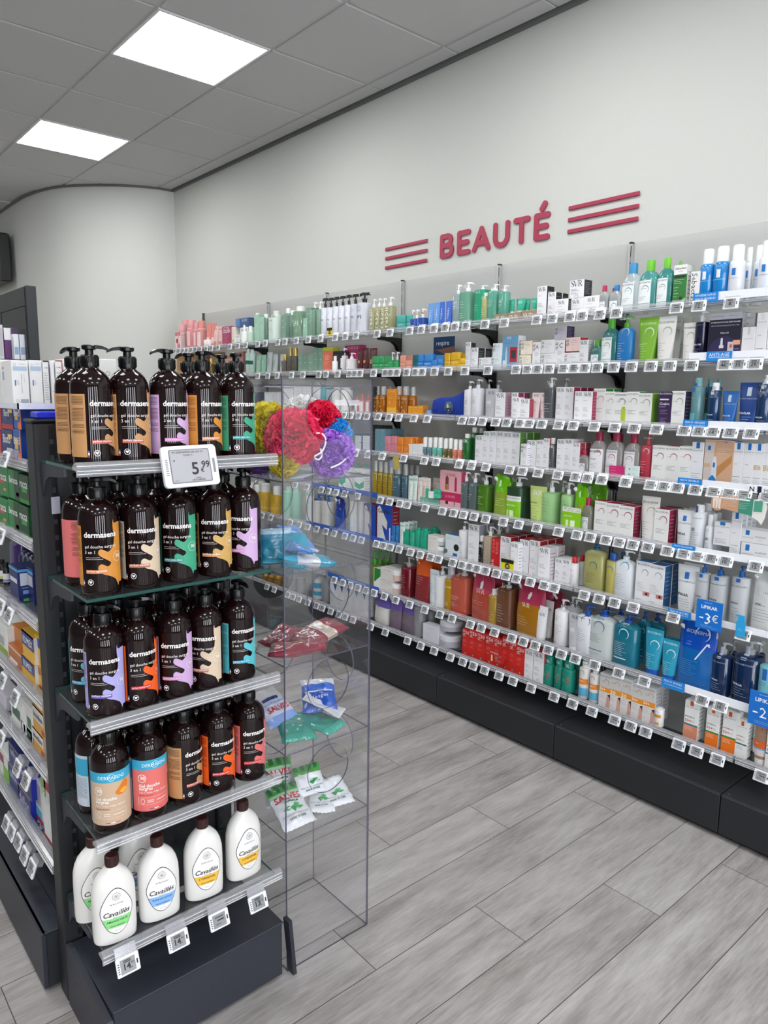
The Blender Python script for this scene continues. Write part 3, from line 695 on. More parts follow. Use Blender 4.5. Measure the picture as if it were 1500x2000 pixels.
7 tealpump -1.469 2.760 0.466 0.0736 0.213 1
7 bluetube -1.406 2.630 0.466 0.0756 0.189 1
7 bluetube -1.336 2.630 0.466 0.0711 0.162 1
7 bluetube -1.362 2.700 0.466 0.0589 0.151 1
7 bluepouch -1.234 2.630 0.466 0.1519 0.254 1
7 navypump -1.137 2.630 0.466 0.0686 0.205 1
7 navypump -1.141 2.740 0.466 0.0288 0.192 1
7 navypump -1.048 2.630 0.466 0.0971 0.230 1
7 navypump -1.060 2.780 0.466 0.0338 0.201 1
7 lightteal -0.971 2.630 0.466 0.0637 0.206 1
8 amberbottle -4.350 2.630 0.263 0.0492 0.039 1
8 amberbottle -4.280 2.630 0.263 0.0602 0.045 1
8 amberbottle -4.200 2.630 0.263 0.0704 0.053 1
8 greyround -4.019 2.630 0.263 0.0887 0.084 1
8 greyround -3.914 2.630 0.263 0.0591 0.104 1
8 bluebandtin -3.727 2.630 0.263 0.0909 0.135 1
8 greyround -3.628 2.630 0.263 0.0636 0.151 1
8 bluewedge -3.518 2.630 0.263 0.0755 0.148 1
8 bluewedge -3.449 2.630 0.263 0.0639 0.150 1
8 bluewedge -3.381 2.630 0.263 0.0720 0.152 1
8 bluewedge -3.307 2.630 0.263 0.0748 0.155 1
8 bluewedge -3.233 2.630 0.263 0.0729 0.159 1
8 whitepouch -3.076 2.630 0.263 0.1335 0.160 1
8 purplepouch -2.958 2.630 0.263 0.1029 0.178 1
8 purplepouch -2.838 2.630 0.263 0.1379 0.180 1
8 greyround -2.773 2.630 0.263 0.0671 0.172 1
8 greyround -2.764 2.700 0.263 0.0687 0.144 1
8 lowwhitebox -2.657 2.630 0.263 0.1166 0.092 1
8 bigjar -2.562 2.630 0.263 0.1170 0.059 1
8 bigjar -2.559 2.630 0.351 0.1177 0.046 1
8 svrred -2.402 2.630 0.263 0.0475 0.141 1
8 svrred -2.352 2.630 0.263 0.0522 0.146 1
8 svrred -2.299 2.630 0.263 0.0529 0.147 2
8 svrred -2.244 2.630 0.263 0.0547 0.147 2
8 svrred -2.191 2.630 0.263 0.0505 0.146 2
8 svrred -2.143 2.630 0.263 0.0448 0.166 2
8 svrred -2.099 2.630 0.263 0.0422 0.161 1
8 svrred -2.054 2.630 0.263 0.0481 0.143 2
8 svrbox -2.005 2.630 0.263 0.0481 0.138 1
8 svrbox -1.949 2.630 0.263 0.0565 0.143 1 side=C8404A
8 tancan -1.906 2.630 0.263 0.0575 0.136 2
8 tancan -1.848 2.630 0.263 0.0435 0.143 2
8 tancan -1.802 2.630 0.263 0.0618 0.144 2
8 sunbottle -1.717 2.630 0.263 0.0480 0.164 1
8 sunbottle -1.663 2.630 0.263 0.0467 0.150 1
8 sunbox -1.601 2.630 0.263 0.0536 0.146 1
8 sunbox -1.552 2.630 0.263 0.0510 0.152 1 spf=30
8 sunbox -1.501 2.630 0.263 0.0497 0.156 1 spf=30
8 sunbox -1.451 2.630 0.263 0.0516 0.150 1
8 sunbox -1.400 2.630 0.263 0.0528 0.152 2
8 sunmini -1.360 2.630 0.263 0.0356 0.077 1
8 anthelios -1.224 2.630 0.263 0.0560 0.153 1 base=DE9070 band=2A7A92
8 anthelios -1.141 2.630 0.263 0.0494 0.152 1 base=F47A1E band=2E8A3A
8 anthelios -1.079 2.630 0.263 0.0503 0.161 1 base=F47A1E band=2E8A3A
8 anthelios -1.033 2.630 0.263 0.0410 0.140 1 base=EDEDEC band=1E6A60
8 anthelios -1.041 2.720 0.263 0.0293 0.127 1 base=EDEDEC band=B04A20
8 tantube -0.969 2.630 0.263 0.0542 0.168 1
8 anthelios -0.921 2.630 0.263 0.0503 0.143 1 base=EDEDEC band=2A7A92
"""
# ------------------------------------------------------------------ product shapes (front faces -Y, base at z=0, origin at centre of base)
def loft(mb, secs, m, T=None, n=32, caps=True):
    """secs: (z, hx, hy, exponent[, y offset]) or with material as 6th"""
    V = []; F = []
    for q in secs:
        z, hx, hy, ex = q[:4]; oy = q[4] if len(q) > 4 else 0
        for k in range(n):
            a = 2*PI*(k+.5)/n; c, d = math.cos(a), math.sin(a); g = (abs(c)**ex+abs(d)**ex)**(-1/ex)
            V.append((hx*c*g, oy+hy*d*g, z))
    for j in range(len(secs)-1):
        for k in range(n): F.append((j*n+k, j*n+(k+1) % n, (j+1)*n+(k+1) % n, (j+1)*n+k))
    if caps: F += [tuple(range(n-1, -1, -1)), tuple(range((len(secs)-1)*n, len(secs)*n))]
    mb.add(V, F, m, T, True)
def surf_of(secs):
    def f(x, z):
        q = secs[0]
        for a, b in zip(secs, secs[1:]):
            if z >= a[0]:
                t = min(1, (z-a[0])/max(1e-6, b[0]-a[0])); q = [a[i]+(b[i]-a[i])*t for i in range(4)]+[(a[4] if len(a) > 4 else 0)*(1-t)+(b[4] if len(b) > 4 else 0)*t]
        u = min(.999, abs(x)/max(q[1], 1e-5)); return -q[2]*(1-u**q[3])**(1/q[3]) + (q[4] if len(q) > 4 else 0)
    return f
def pump(mb, r, z, h, m, direction=0, mc=None):
    """collar, stem and nozzle head filling height h above z"""
    mb.lathe([(r, z), (r, z+.38*h), (r*.82, z+.42*h), (r*.42, z+.44*h), (r*.40, z+.78*h)], mc or m, n=14)
    T = Matrix.Translation((0, 0, z+.78*h)) @ Matrix.Rotation(direction, 4, 'Z')
    mb.lathe([(r*.6, 0), (r*.72, .06*h), (r*.68, .2*h), (r*.4, .22*h)], m, T, n=12)
    V = []
    for i, (x, zz, hw, hh) in enumerate([(0, .12, .5, .10), (1.2, .14, .42, .075), (2.0, .10, .32, .06), (2.5, .0, .24, .05)]):
        V += [(x*r, -hw*r, (zz-hh)*h), (x*r, hw*r, (zz-hh)*h), (x*r, hw*r*.8, (zz+hh)*h), (x*r, -hw*r*.8, (zz+hh)*h)]
    F = [(4*i+k, 4*i+(k+1) % 4, 4*i+4+(k+1) % 4, 4*i+4+k) for i in range(3) for k in range(4)]+[(0, 1, 2, 3), (12, 15, 14, 13)]
    mb.add(V, F, m, T)
def cm(c, rough=.35):
    if c == '-': c = 'CCCCCC'
    if c[0] == '~': return mat(c[1:], .12, alpha=.62, spec=.8)
    if c[0] == '*': return mat(c[1:], .3, .85)
    if c[0] == '^': return mat(c[1:], .15, coat=.6)
    return mat(c, rough)
def make_shape(shape, w, h, dd, col, cap, ops, opt):
    """returns list of (part name, mesh). First is the body."""
    a = shape.split(':'); kind = a[0]; A = [float(x) for x in a[1:]]
    body = MB(); parts = []; hw = w/2; C1 = cm(col); C2 = cm(cap)
    flat = False
    if kind == 'box':
        d = dd or min(.055, max(.02, w)); c = min(.0012, w*.04)
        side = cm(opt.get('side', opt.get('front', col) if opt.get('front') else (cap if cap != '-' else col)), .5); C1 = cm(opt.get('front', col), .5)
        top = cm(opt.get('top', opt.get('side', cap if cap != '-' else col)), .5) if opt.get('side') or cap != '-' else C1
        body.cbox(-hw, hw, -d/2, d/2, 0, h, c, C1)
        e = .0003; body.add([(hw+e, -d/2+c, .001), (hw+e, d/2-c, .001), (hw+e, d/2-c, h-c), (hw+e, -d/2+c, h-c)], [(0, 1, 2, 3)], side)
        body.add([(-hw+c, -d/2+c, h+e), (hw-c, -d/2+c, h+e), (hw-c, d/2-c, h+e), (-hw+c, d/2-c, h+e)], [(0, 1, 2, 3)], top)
        tx = mat('8D8D92', .6)
        if w > .02:
            for i in range(7):   # small print down the side panel
                zz = h*(.82-.1*i); body.add([(hw+2*e, -d*.36, zz), (hw+2*e, d*(.3-.1*(i % 3)), zz), (hw+2*e, d*(.3-.1*(i % 3)), zz+h*.02), (hw+2*e, -d*.36, zz+h*.02)], [(0, 1, 2, 3)], tx)
        sf = lambda x, z: -d/2; flat = True; dep = d
    elif kind in ('can', 'round', 'jar', 'roll', 'spray', 'pump', 'mic', 'oval', 'stick', 'vial'):
        ex = 2.; ry = 1.; neck = .30; bh = .78; sh = .10
        if kind == 'can': bh, sh, neck = .74, .07, .72
        if kind == 'round': bh, sh, neck = (A[0] if A else .84), .03, .55
        if kind == 'jar': bh, sh, neck = .60, .01, 1.
        if kind == 'roll': bh, sh, neck, ex = .52, .01, .8, 3.5
        if kind == 'stick': bh, sh, neck, ex, ry = .55, .0, 1., 4., .55
        if kind == 'vial': bh, sh, neck = .7, .05, .5
        if kind == 'spray': bh, sh, neck = .70, .04, .5
        if kind == 'mic': bh, sh, neck, ex, ry = .785, .22, .42, 3., .62
        if kind == 'pump': bh = A[0] if A else .74; sh = A[2] if len(A) > 2 else .03; ex = A[1] if len(A) > 1 else 2.; neck = .36; ry = A[3] if len(A) > 3 else 1.
        rb = hw; z1 = bh*h-sh*h
        secs = [(0, rb*.94, rb*ry*.94, ex), (h*.012, rb, rb*ry, ex), (z1, rb, rb*ry, ex)]
        if sh > 0:
            for t in (.25, .5, .75, 1.):
                k = neck+(1-neck)*math.sqrt(max(0, 1-t**1.6)); secs.append((z1+sh*h*t, rb*k, rb*ry*k if ry > .8 else max(rb*neck, rb*ry*k), ex*(1-t)+2*t))
        loft(body, secs, C1)
        if col[0] == '~':   # the liquid inside
            inner = [(q[0]+.002 if i == 0 else q[0], q[1]*.9, q[2]*.9, q[3]) for i, q in enumerate(secs) if q[0] <= z1*.93]
            inner.append((z1*.93, rb*.9, rb*ry*.9, ex)); loft(body, inner, mat(opt.get('liq', col[1:]), .3))
        sf = surf_of(secs); dep = 2*rb*ry
        cb = MB(); zc = bh*h; hc = h-zc
        if kind == 'pump':
            pump(cb, max(rb*.32, .006), zc-.001, hc, C2, (A[4] if len(A) > 4 else .4), cm(opt['collar']) if 'collar' in opt else None); parts.append(('pump', cb))
        elif kind in ('can',):
            loft(cb, [(zc, rb*.70, rb*.70, 2), (zc+hc*.85, rb*.70, rb*.70, 2), (h, rb*.6, rb*.6, 2)], C2); parts.append(('cap', cb))
        elif kind == 'jar': loft(cb, [(zc-.002, rb*1.04, rb*1.04, 2), (zc+hc*.9, rb*1.04, rb*1.04, 2), (h, rb*.97, rb*.97, 2)], C2); parts.append(('lid', cb))
        elif kind == 'stick': loft(cb, [(zc+.0012, rb*.99, rb*ry*.99, ex), (zc+hc*.8, rb*.99, rb*ry*.99, ex), (h-.002, rb*.93, rb*ry*.9, ex), (h, rb*.8, rb*ry*.7, ex)], C2); parts.append(('cap', cb))
        elif kind == 'spray':
            loft(cb, [(zc, rb*.62, rb*.62, 2), (h*.965, rb*.58, rb*.58, 2), (h, rb*.46, rb*.46, 2)], C2); loft(cb, [(zc+.001, rb*.3, rb*.3, 2), (h*.93, rb*.26, rb*.26, 2)], mat('D8D8D8', .4)); parts.append(('spray_head', cb))
        else:
            cr = {'mic': .40, 'round': .55, 'roll': .78, 'vial': .5}.get(kind, .5)
            loft(cb, [(zc-.001, rb*cr*1.02, rb*cr*1.02, 2), (zc+hc*.1, rb*cr, rb*cr, 2), (zc+hc*.9, rb*cr, rb*cr, 2), (h, rb*cr*.85, rb*cr*.85, 2)], C2); parts.append(('cap', cb))
    elif kind == 'tube':
        d = min(w*.62, .04); cb = MB(); zc = h*(A[0] if A else .10)
        secs = [(zc, hw*.70, d/2, 2.2), (zc+h*.04, hw*.74, d/2, 2.2), (h*.5, hw*.87, d*.36, 2.2), (h*.82, hw*.98, d*.16, 2.4), (h*.93, hw, .0012, 3), (h, hw, .0010, 3)]
        loft(body, secs, C1); sf = surf_of(secs); dep = d
        loft(cb, [(0, hw*.64, d*.46, 2.2), (zc*.98, hw*.68, d*.48, 2.2)], C2); parts.append(('cap', cb))
    elif kind == 'pouch':
        d = min(w*.5, .06); rr = random.Random(int(w*1e4))
        secs = [(0, hw*.90, d*.42, 2.8), (h*.06, hw*.97, d*.5, 2.6), (h*.35, hw*.98, d*.46, 2.4), (h*.6, hw*.95, d*.34, 2.4), (h*.72, hw*.95, d*.24, 2.4), (h*.84, hw*.97, d*.12, 2.6), (h*.93, hw*.90, d*.05, 3), (h, hw*.78, .001, 4)]
        loft(body, [(q[0], q[1], q[2], q[3]) for q in secs[:4]], C1, n=28)
        loft(body, secs[3:], C2, n=28); sf = surf_of(secs); dep = d
        body.v = [(x+.0035*noise.noise(Vector((x*60, y*40, z*45))), y+.007*noise.noise(Vector((x*45, y*30+5, z*40)))*(z/h+.2), z-(z/h > .8)*(x/hw)*h*.06*(z/h-.8)/.2+(.010*noise.noise(Vector((x*40, 0, 3))) if z > h*.9 else 0)) for x, y, z in body.v]
        body.v = [(x, y+.0035*math.sin(x*150+z*90+4*noise.noise(Vector((x*20, 0, z*20))))*min(1, max(0, z/h-.5)*3)*(1 if y < 0 else .4), z) for x, y, z in body.v]
        if opt.get('spout', '1') == '1':
            cb = MB(); T = Matrix.Translation((-hw*.72, 0, h*.86)) @ Matrix.Rotation(-.75, 4, 'Y'); cb.lathe([(.006, -.01), (.006, .006), (.0085, .007), (.0085, .02), (.007, .022)], cm(opt.get('capc', 'F0F0F0')), T, n=12); parts.append(('spout_cap', cb))
    elif kind == 'pack':   # flat hanging pack / card / book
        d = A[0] if A else .006; C1 = cm(col, .5); body.cbox(-hw, hw, -d/2, d/2, 0, h, min(.001, d/4), C1); sf = lambda x, z: -d/2; flat = True; dep = d
        if cap != '-': body.add([(hw+.0002, -d/2, 0), (hw+.0002, d/2, 0), (hw+.0002, d/2, h), (hw+.0002, -d/2, h)], [(0, 1, 2, 3)], cm(cap, .5))
    elif kind == 'gift':   # window gift box
        d = .05; C1 = cm(col, .5); body.cbox(-hw, hw, -d/2, d/2, 0, h, .001, C1); sf = lambda x, z: -d/2; flat = True; dep = d
        body.add([(hw+.0003, -d/2, 0), (hw+.0003, d/2, 0), (hw+.0003, d/2, h), (hw+.0003, -d/2, h)], [(0, 1, 2, 3)], cm(cap, .5))
    emit_print(body, ops, w, h, sf, flat)
    return body, parts, dep
MINI = 'L .12 .8 .42 4 .045 9A9AA0;L .12 .7 .2 3 .04 ABABB0'
DES_TXT = '''
svrbox|skincare_carton|box|tall white carton with black serif lettering|box|F1F1F4|-|svr
svrtall|skincare_carton|box|large white carton with dark side panels|box|F1F1F4|-|svr
svrwide|cream_carton|box|squat white carton with black serif lettering|box|F3F3F5|2A2A2C|S .5 .9 .5 2A2A2C;L .2 .85 .6 1 .05 8B8B90;L .2 .8 .42 3 .07 55555A
svrlow|cream_carton|box|low carton with sideways black lettering|box|EDEDEF|-|W .05 .93 .55 2A2A2C;L .32 .9 .85 3 .1 77777C;L .32 .8 .5 2 .1 AAAAAE;O .5 .14 .06 B08878
svrred|sunscreen_carton|box|red carton printed 50 in white|box|D5261E|B01B16|W .06 .97 .26 F6E9E7;B 50 .66 .93 .5 F5E6E4;T + .93 .95 .1 F5E6E4;L .12 .8 .72 1 .03 F0C8C4;L .12 .7 .58 3 .04 E89A94;L .12 .6 .4 2 .04 E58B85;D .5 .09 .1 6FA59A
svrred2|sunscreen_carton|box|red carton|box|D5261E|-|
pinkflower|floral_carton|box|white carton printed with red flowers|box|F0D9DA|-|R 0 .8 1 1 D8737C;D .35 .55 .2 A81E35;D .6 .3 .22 B8243D;L .1 .9 .14 2 .05 7A4A50
pinkbottle|floral_mist_bottle|bottle|pink mist bottle with pink cap|can|^D98B90|E3A0A2|R .2 .15 .8 .62 EBC3C2;L .25 .75 .55 4 .07 A86068
pinkpump|floral_lotion_bottle|bottle|pink lotion bottle with salmon cap|can|D9908F|E08E86|R .15 .1 .85 .6 F0D8D6;T NUXE .5 .55 .4 6B4A4A;L .2 .75 .4 3 .06 8A5A5A
salmontube|cream_tube|tube|salmon pink cream tube|tube|E0897F|D87A72|L .2 .8 .6 3 .05 F3D0CC;R .2 .2 .8 .45 F0CFCB
whitejar|cream_jar|jar|small white jar|jar|F0E9E6|F4F2F0|L .2 .8 .4 2 .1 AA9088
palepinktube|cream_tube|tube|pale pink cream tube|tube|EBC5C3|F2DEDC|T NUXE .5 .9 .6 6B4A4A;L .2 .8 .6 4 .05 9A6A6A;R .3 .15 .8 .3 C98A6A
magentabox|crush_carton|box|magenta patterned carton|box|A83A60|8A2C4C|T MY_PINK .5 .97 .7 F4D9E2;B CRUSH .5 .85 .8 F7E6EC;L .1 .9 .6 8 .06 E3B4C6
creambox|cream_carton|box|cream carton printed with leaves|box|EDE3D5|-|L .15 .85 .85 6 .12 8A8A70;D .4 .3 .15 7A9A6A
greenfootbox|cream_carton|box|white carton with pale green foot|box|E9ECEA|-|R 0 0 1 .35 A9C9A8;T NUXE .5 .9 .7 3A4A6A;L .2 .8 .6 3 .1 777F8A
bluebox|cream_carton|box|small blue carton on another|box|5E86B8|-|L .2 .8 .85 4 .2 E8EEF5
navybox|cream_carton|box|slate blue carton on another|box|3F5C8E|34507E|T NUXE .5 .9 .6 D8E0EE;L .2 .8 .6 3 .15 B8C6DD
whiteround|deodorant_bottle|bottle|small white round deodorant bottle|round:.7|EDEFEE|F4F5F5|L .25 .7 .6 4 .06 8A9090
sageround|deodorant_bottle|bottle|small sage green deodorant bottle|round:.7|BFD6C4|EDF2EE|L .25 .7 .6 4 .06 6A8070
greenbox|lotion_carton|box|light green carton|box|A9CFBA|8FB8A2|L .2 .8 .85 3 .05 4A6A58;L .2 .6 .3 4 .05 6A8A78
sageflip|lotion_bottle|bottle|sage bottle with white cap|round:.86|~7F9C8C|E9EEEC|L .2 .8 .6 3 .05 DCE6E0
palegreenbox|lotion_carton|box|very pale green carton|box|D3E2D9|-|T NUXE .5 .9 .7 3F5A4C;L .2 .8 .6 4 .06 7A9284
palegreenflip|lotion_bottle|bottle|pale green bottle with pale cap|round:.88|D0E0D6|DCE8E1|T NUXE .5 .85 .7 3F5A4C;L .2 .8 .5 4 .06 7A9284
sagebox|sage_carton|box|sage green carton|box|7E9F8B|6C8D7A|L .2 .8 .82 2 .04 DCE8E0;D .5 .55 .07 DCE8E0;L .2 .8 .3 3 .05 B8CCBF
greenclear|cleansing_bottle|bottle|large clear green bottle with white cap|round:.86|~8CA893|F0F2F1|L .2 .8 .6 3 .05 E4ECE6;D .5 .45 .06 E4ECE6
sagetube|cream_tube|tube|sage green cream tube|tube|92BFA6|8FB8A0|L .2 .8 .7 3 .05 E4F0E8;V NUXE .5 .7 .3 E4F0E8
sagepump|cleanser_pump_bottle|bottle|tall sage pump bottle|pump:.80:3:.03|7E9F8B|EEF0EF|D .5 .5 .05 DCE8E0;L .2 .8 .3 3 .05 B8CCBF
blackpump|hair_pump_bottle|bottle|white and black pump bottle|pump:.77:2:.02:1:.4|^DDE0EA|101012|R 0 .93 1 1 17171A;T VINETA .5 .88 .7 2A2A2E;O .5 .62 .16 9090A0;B 3*1 .5 .48 .4 2A2A2E;L .2 .8 .36 3 .05 8A8A92;R .1 .03 .9 .05 E0D23A
olivepump|deodorant_pump_bottle|bottle|beige olive bottle with white pump|pump:.76:3:.03|~B8B793|F2F3F3|V respire .5 .86 .7 F6F6EE;R 0 0 1 .05 D9A441
tealstick|deodorant_stick|deodorant stick|teal deodorant stick|stick|3FA9A0|3FA9A0|T respire .5 .5 .7 CDEBE6;L .3 .7 .25 2 .08 9AD4CC
darktealstick|deodorant_stick|deodorant stick|dark teal deodorant stick|stick|0E6E73|0C5F64|L .3 .7 .35 3 .08 8AC4C4
greenstick|deodorant_stick|deodorant stick|green deodorant stick|stick|2F9E5B|2F9E5B|T respire .5 .5 .7 D6F0DF;L .3 .7 .3 2 .08 9ED9B4
salmonstick|deodorant_stick|deodorant stick|salmon deodorant stick|stick|E59A86|E59A86|T respire .5 .5 .7 FBE6DF;L .3 .7 .3 2 .08 F7D2C6
bluestick|deodorant_stick|deodorant stick|bright blue deodorant stick|stick|2F86D3|2F86D3|T respire .5 .5 .7 D8E8F8;L .3 .7 .3 2 .08 A0C6EC
yellowstick|deodorant_stick|deodorant stick|yellow deodorant stick|stick|E3B30E|E3B30E|T respire .5 .5 .7 FBF0C8;L .3 .7 .3 2 .08 F5DC80
bluepump|mini_pump_bottle|bottle|small royal blue pump bottle|pump:.58:3:.03|1C4FA8|F0F1F2|V respire .3 .5 .3 DCE6F8;D .5 .75 .2 D99040;L .3 .8 .3 3 .08 C8D8F0
greenminipump|mini_pump_bottle|bottle|small green bottle with white pump|pump:.6:3:.03|2F9E5B|F0F1F2|T respire .5 .5 .7 D6F0DF;L .3 .7 .3 2 .08 9ED9B4
skytube|sun_tube|tube|light blue tube|tube|5E9BE0|F3F3F3|R .02 .10 .98 .12 F0F3F8;R .02 .12 .98 .17 E08E34;V respire .5 .75 .4 E8F0FA
royaltube|sun_tube|tube|royal blue tube|tube|2C66CE|F3F3F3|R .02 .10 .98 .12 F0F3F8;R .02 .12 .98 .17 E08E34;V respire .5 .75 .4 E8F0FA
svrclear|cleansing_pump_bottle|bottle|clear grey gel pump bottle|pump:.78:3:.03|~A9B9BA|F1F3F3|S .5 .95 .7 F6F6F6;L .15 .7 .55 3 .06 E6ECEC
svrmint|cleansing_pump_bottle|bottle|large translucent green pump bottle|pump:.79:3:.03|~86B8A4|F1F3F3|S .3 .95 .5 F6F6F6;L .15 .7 .55 3 .06 E6ECEC;L .15 .6 .3 3 .05 E6ECEC
svrgreenpump|gel_pump_pouch|bottle|emerald gel pump bottle|pump:.88:4:.01|1E9C74|F1F3F3|S .5 .85 .5 BFE6D6;L .15 .7 .5 3 .06 BFE6D6
svryellow|cleansing_bottle|bottle|pale yellow bottle with white cap|round:.9|~BFBF8B|F3F3F3|S .5 .9 .75 F8F8F0;L .2 .8 .5 5 .06 F0F0E0
svraqua|cleansing_pump_bottle|bottle|aqua green pump bottle|pump:.83:3:.03|~76B8A6|EDF1F0|S .5 .93 .8 F4F8F6;L .15 .8 .6 4 .05 E0EEEA
kraftbox|soap_carton|box|brown kraft soap carton|box|9C8A70|8A785F|S .5 .75 .7 F5F2EC
tealtube|sample_tube|tube|small emerald tube on kraft boxes|tube|2BAA8C|F2F4F3|S .5 .8 .5 BDEBDD
micmini|mini_cleansing_bottle|bottle|small clear bottle with coloured cap|mic|~B4B8B8|2B8CC4|R .1 .04 .75 .44 F2F4F6;A .5 .26 .2 5A80A8;L .15 .7 .4 3 .06 8090A0
micellar|cleansing_water_bottle|bottle|large clear bottle with coloured cap|mic|~C6CBCB|2B8CC4|mic
sebabox|acne_carton|box|green and white carton with black lettering|box|2E7A33|DADAD6|R 0 .78 1 1 EDEDEB;B Sebaclase .5 .95 .85 33333A;T CREME .5 .86 .3 77777C;R .05 .70 .9 .76 2A2A2C;L .05 .8 .66 3 .04 CFE4CF;L .05 .5 .48 4 .07 DDEEDD;P .0,.05 .5,.12 1,.24 1,.16 .5,.03 .0,.0 8FC08A;D .62 .22 .12 123A14
sebaside|acne_carton|box|white carton with sideways black lettering|box|EAEAEA|D5D8E2|Z Sebactase .42 .95 .92 1A1A1C
bluecan|thermal_spray_can|spray can|bright blue spray can with white cap|can|^1183CC|F4F5F6|R .38 .46 .62 .60 E6EAEE;T LA_ROCHE-POSAY .5 .44 .8 CFE4F4;B SEROZINC .5 .22 .6 DCECF8;L .2 .8 .12 3 .03 A8D0EE
whitecan|thermal_spray_can|spray can|white spray can with blue square|can|^E3E7EE|F4F5F6|R .38 .48 .62 .60 1C73C4;T LA_ROCHE-POSAY .5 .44 .8 50545A;B EAU_THERMALE .45 .22 .7 50545A;L .2 .8 .17 4 .03 9096A0
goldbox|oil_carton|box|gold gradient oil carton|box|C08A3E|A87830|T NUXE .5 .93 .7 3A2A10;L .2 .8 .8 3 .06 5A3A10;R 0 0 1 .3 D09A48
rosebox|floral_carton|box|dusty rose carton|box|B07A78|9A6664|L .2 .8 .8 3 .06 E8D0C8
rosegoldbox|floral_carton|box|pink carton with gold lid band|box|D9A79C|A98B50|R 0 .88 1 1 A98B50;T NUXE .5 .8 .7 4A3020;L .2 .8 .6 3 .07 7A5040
oldgoldbox|oil_carton|box|olive gold carton|box|8A7440|756234|L .2 .8 .8 3 .06 D8C890
goldvial|oil_vial|bottle|amber vial with gold cap|vial|^7A5410|*D8B868|L .2 .8 .4 2 .06 D8B868
greenbandbottle|toner_bottle|bottle|pale green bottle with dark green band|round:.86|C2DCD0|DCE8E2|R .02 .42 .98 .56 14685A;L .2 .8 .35 3 .05 6A9080
silvertube|cream_tube|tube|silvery grey tube|tube|B9C2C0|B08A68|L .2 .8 .6 3 .05 5A6462;V NUXE .5 .7 .3 3A4442
brownbottle|serum_bottle|bottle|brown grey serum bottle with gold cap|vial|5F5A50|*D8B868|L .2 .8 .4 3 .06 B8B0A0
orangebox|slimming_carton|box|orange carton with yellow green top|box|E2765A|A8AE3A|R 0 .86 1 1 B9BE35;B 5D .5 .7 .5 F0A890;L .2 .8 .45 3 .05 F4C8B8;L .2 .7 .15 2 .05 F4C8B8
blackbox|serum_carton|box|small black carton|box|1E1E20|2A2A2C|L .2 .8 .8 6 .1 9A9AA0
foambottle|foam_bottle|bottle|white foam bottle on pink card|pump:.7:2:.03|EDE6E8|F4F4F5|R .25 .2 .75 .6 F7F7F8;L .3 .7 .55 4 .08 8A5A68
pinkcard|display_card|display card|hot pink display card|pack:.04|D0407C|B83068|T POUR_ELLE .5 .95 .7 F7D8E6
burgundytube|cream_tube|tube|burgundy and gold tube|tube|4E1420|*C8A060|D .5 .45 .2 C89A58;L .2 .8 .85 2 .05 C89A58;L .2 .8 .25 2 .05 A87848
respireposter|advert_card|advert card|dark blue advert card of a swimmer|pack:.004|1D3F66|-|P 0,.62 1,.72 1,.28 .8,.2 .55,.5 .2,.62 8A5A48;P 0,.0 .6,.0 .75,.25 .4,.45 0,.5 5A3428;P .62,.2 1,.5 1,.0 .7,.0 2F6FB0;T respire .45 .88 .6 EEF2F6;D .72 .2 .1 DCE6F0
bluedisplay|serum_gift_carton|box|sky blue display carton with red sticker|box|6FA3C8|E8E8EA|S .42 .97 .3 F4F8FA;L .05 .7 .78 1 .05 3A6A90;R .5 .2 .95 .65 C4202A;R .58 .3 .88 .55 3A3A40;R .0 .0 1 .1 5A90B8;P .2,.1 .34,.1 .32,.5 .27,.7 .22,.5 C6DCE8;R .06 .04 .3 .26 DDE8EE
biogelpump|gel_bottle|bottle|blue gel bottle with green pump|pump:.76:3:.1:.6|2A7CC0|54A428|T BIODERMA .4 .95 .7 E8F0F8;A .6 .66 .22 BFE0D8;L .1 .6 .45 8 .05 D8E6F4
biotubegreen|gel_tube|tube|lime green gel tube|tube|7DB52E|6AA52A|T BIODERMA .5 .9 .8 DCEBC4;A .6 .68 .22 EAF4DC;L .1 .6 .45 5 .05 E0F0D0;L .1 .5 .18 2 .05 E0F0D0
biotubewhite|cream_tube|tube|white cream tube with crescent|tube|E8E6E2|7DB52E|T BIODERMA .5 .9 .8 77777A;A .6 .68 .22 A8B08A;L .1 .6 .45 5 .05 A0A0A4;L .1 .5 .18 2 .05 A0A0A4
navyserum|serum_pump_bottle|bottle|dark navy serum bottle with white pump|pump:.8:2:.02|^191A38|F0F0F2|R .35 .78 .62 .92 DADCE2;T LA_ROCHE-POSAY .5 .74 .8 9A9CB0;B MELA_B3 .4 .38 .6 E8E8F0;L .1 .7 .28 4 .04 8A8CA8
navydisplay|gift_carton|gift box|wide navy gift carton picturing a dropper|box|16152E|9A9AA0|R 0 .87 1 1 B4B4BC;T LA_ROCHE-POSAY .25 .95 .4 2A2A30;L .6 .95 .94 1 .05 2A6AB0;B VOTRE_PROTOCOLE_ANTI-TACHES .5 .83 .9 F0F0F6;T EFFICACITE_ANTI-RECIDIVE_PROUVEE .5 .76 .85 C8C8DA;T MELA_B3 .5 .62 .25 E8E8F0;P 0,.0 1,.0 1,.25 .85,.44 .6,.53 .4,.53 .15,.44 0,.25 2B2352;R .34 .0 .52 .28 3A2A5A;R .34 .0 .52 .1 B8B0C0;R .36 .3 .5 .36 E0E0E6;P .39,.36 .47,.36 .46,.5 .40,.5 DCDCE2;R .62 .02 .80 .42 C8C4CC;R .68 .3 .76 .37 D86030;R .78 .36 .99 .45 E9A68A;L .8 .99 .28 3 .06 C8C0E0
lrplow|cream_carton|box|small white carton with silver stripe|box|E8E8EA|D0D0D2|R .42 .78 .6 1 CFCFD2;T LA_ROCHE-POSAY .5 .68 .7 77777A;B MELA_B3 .3 .28 .5 33333A;L .1 .5 .14 2 .06 9A9A9E
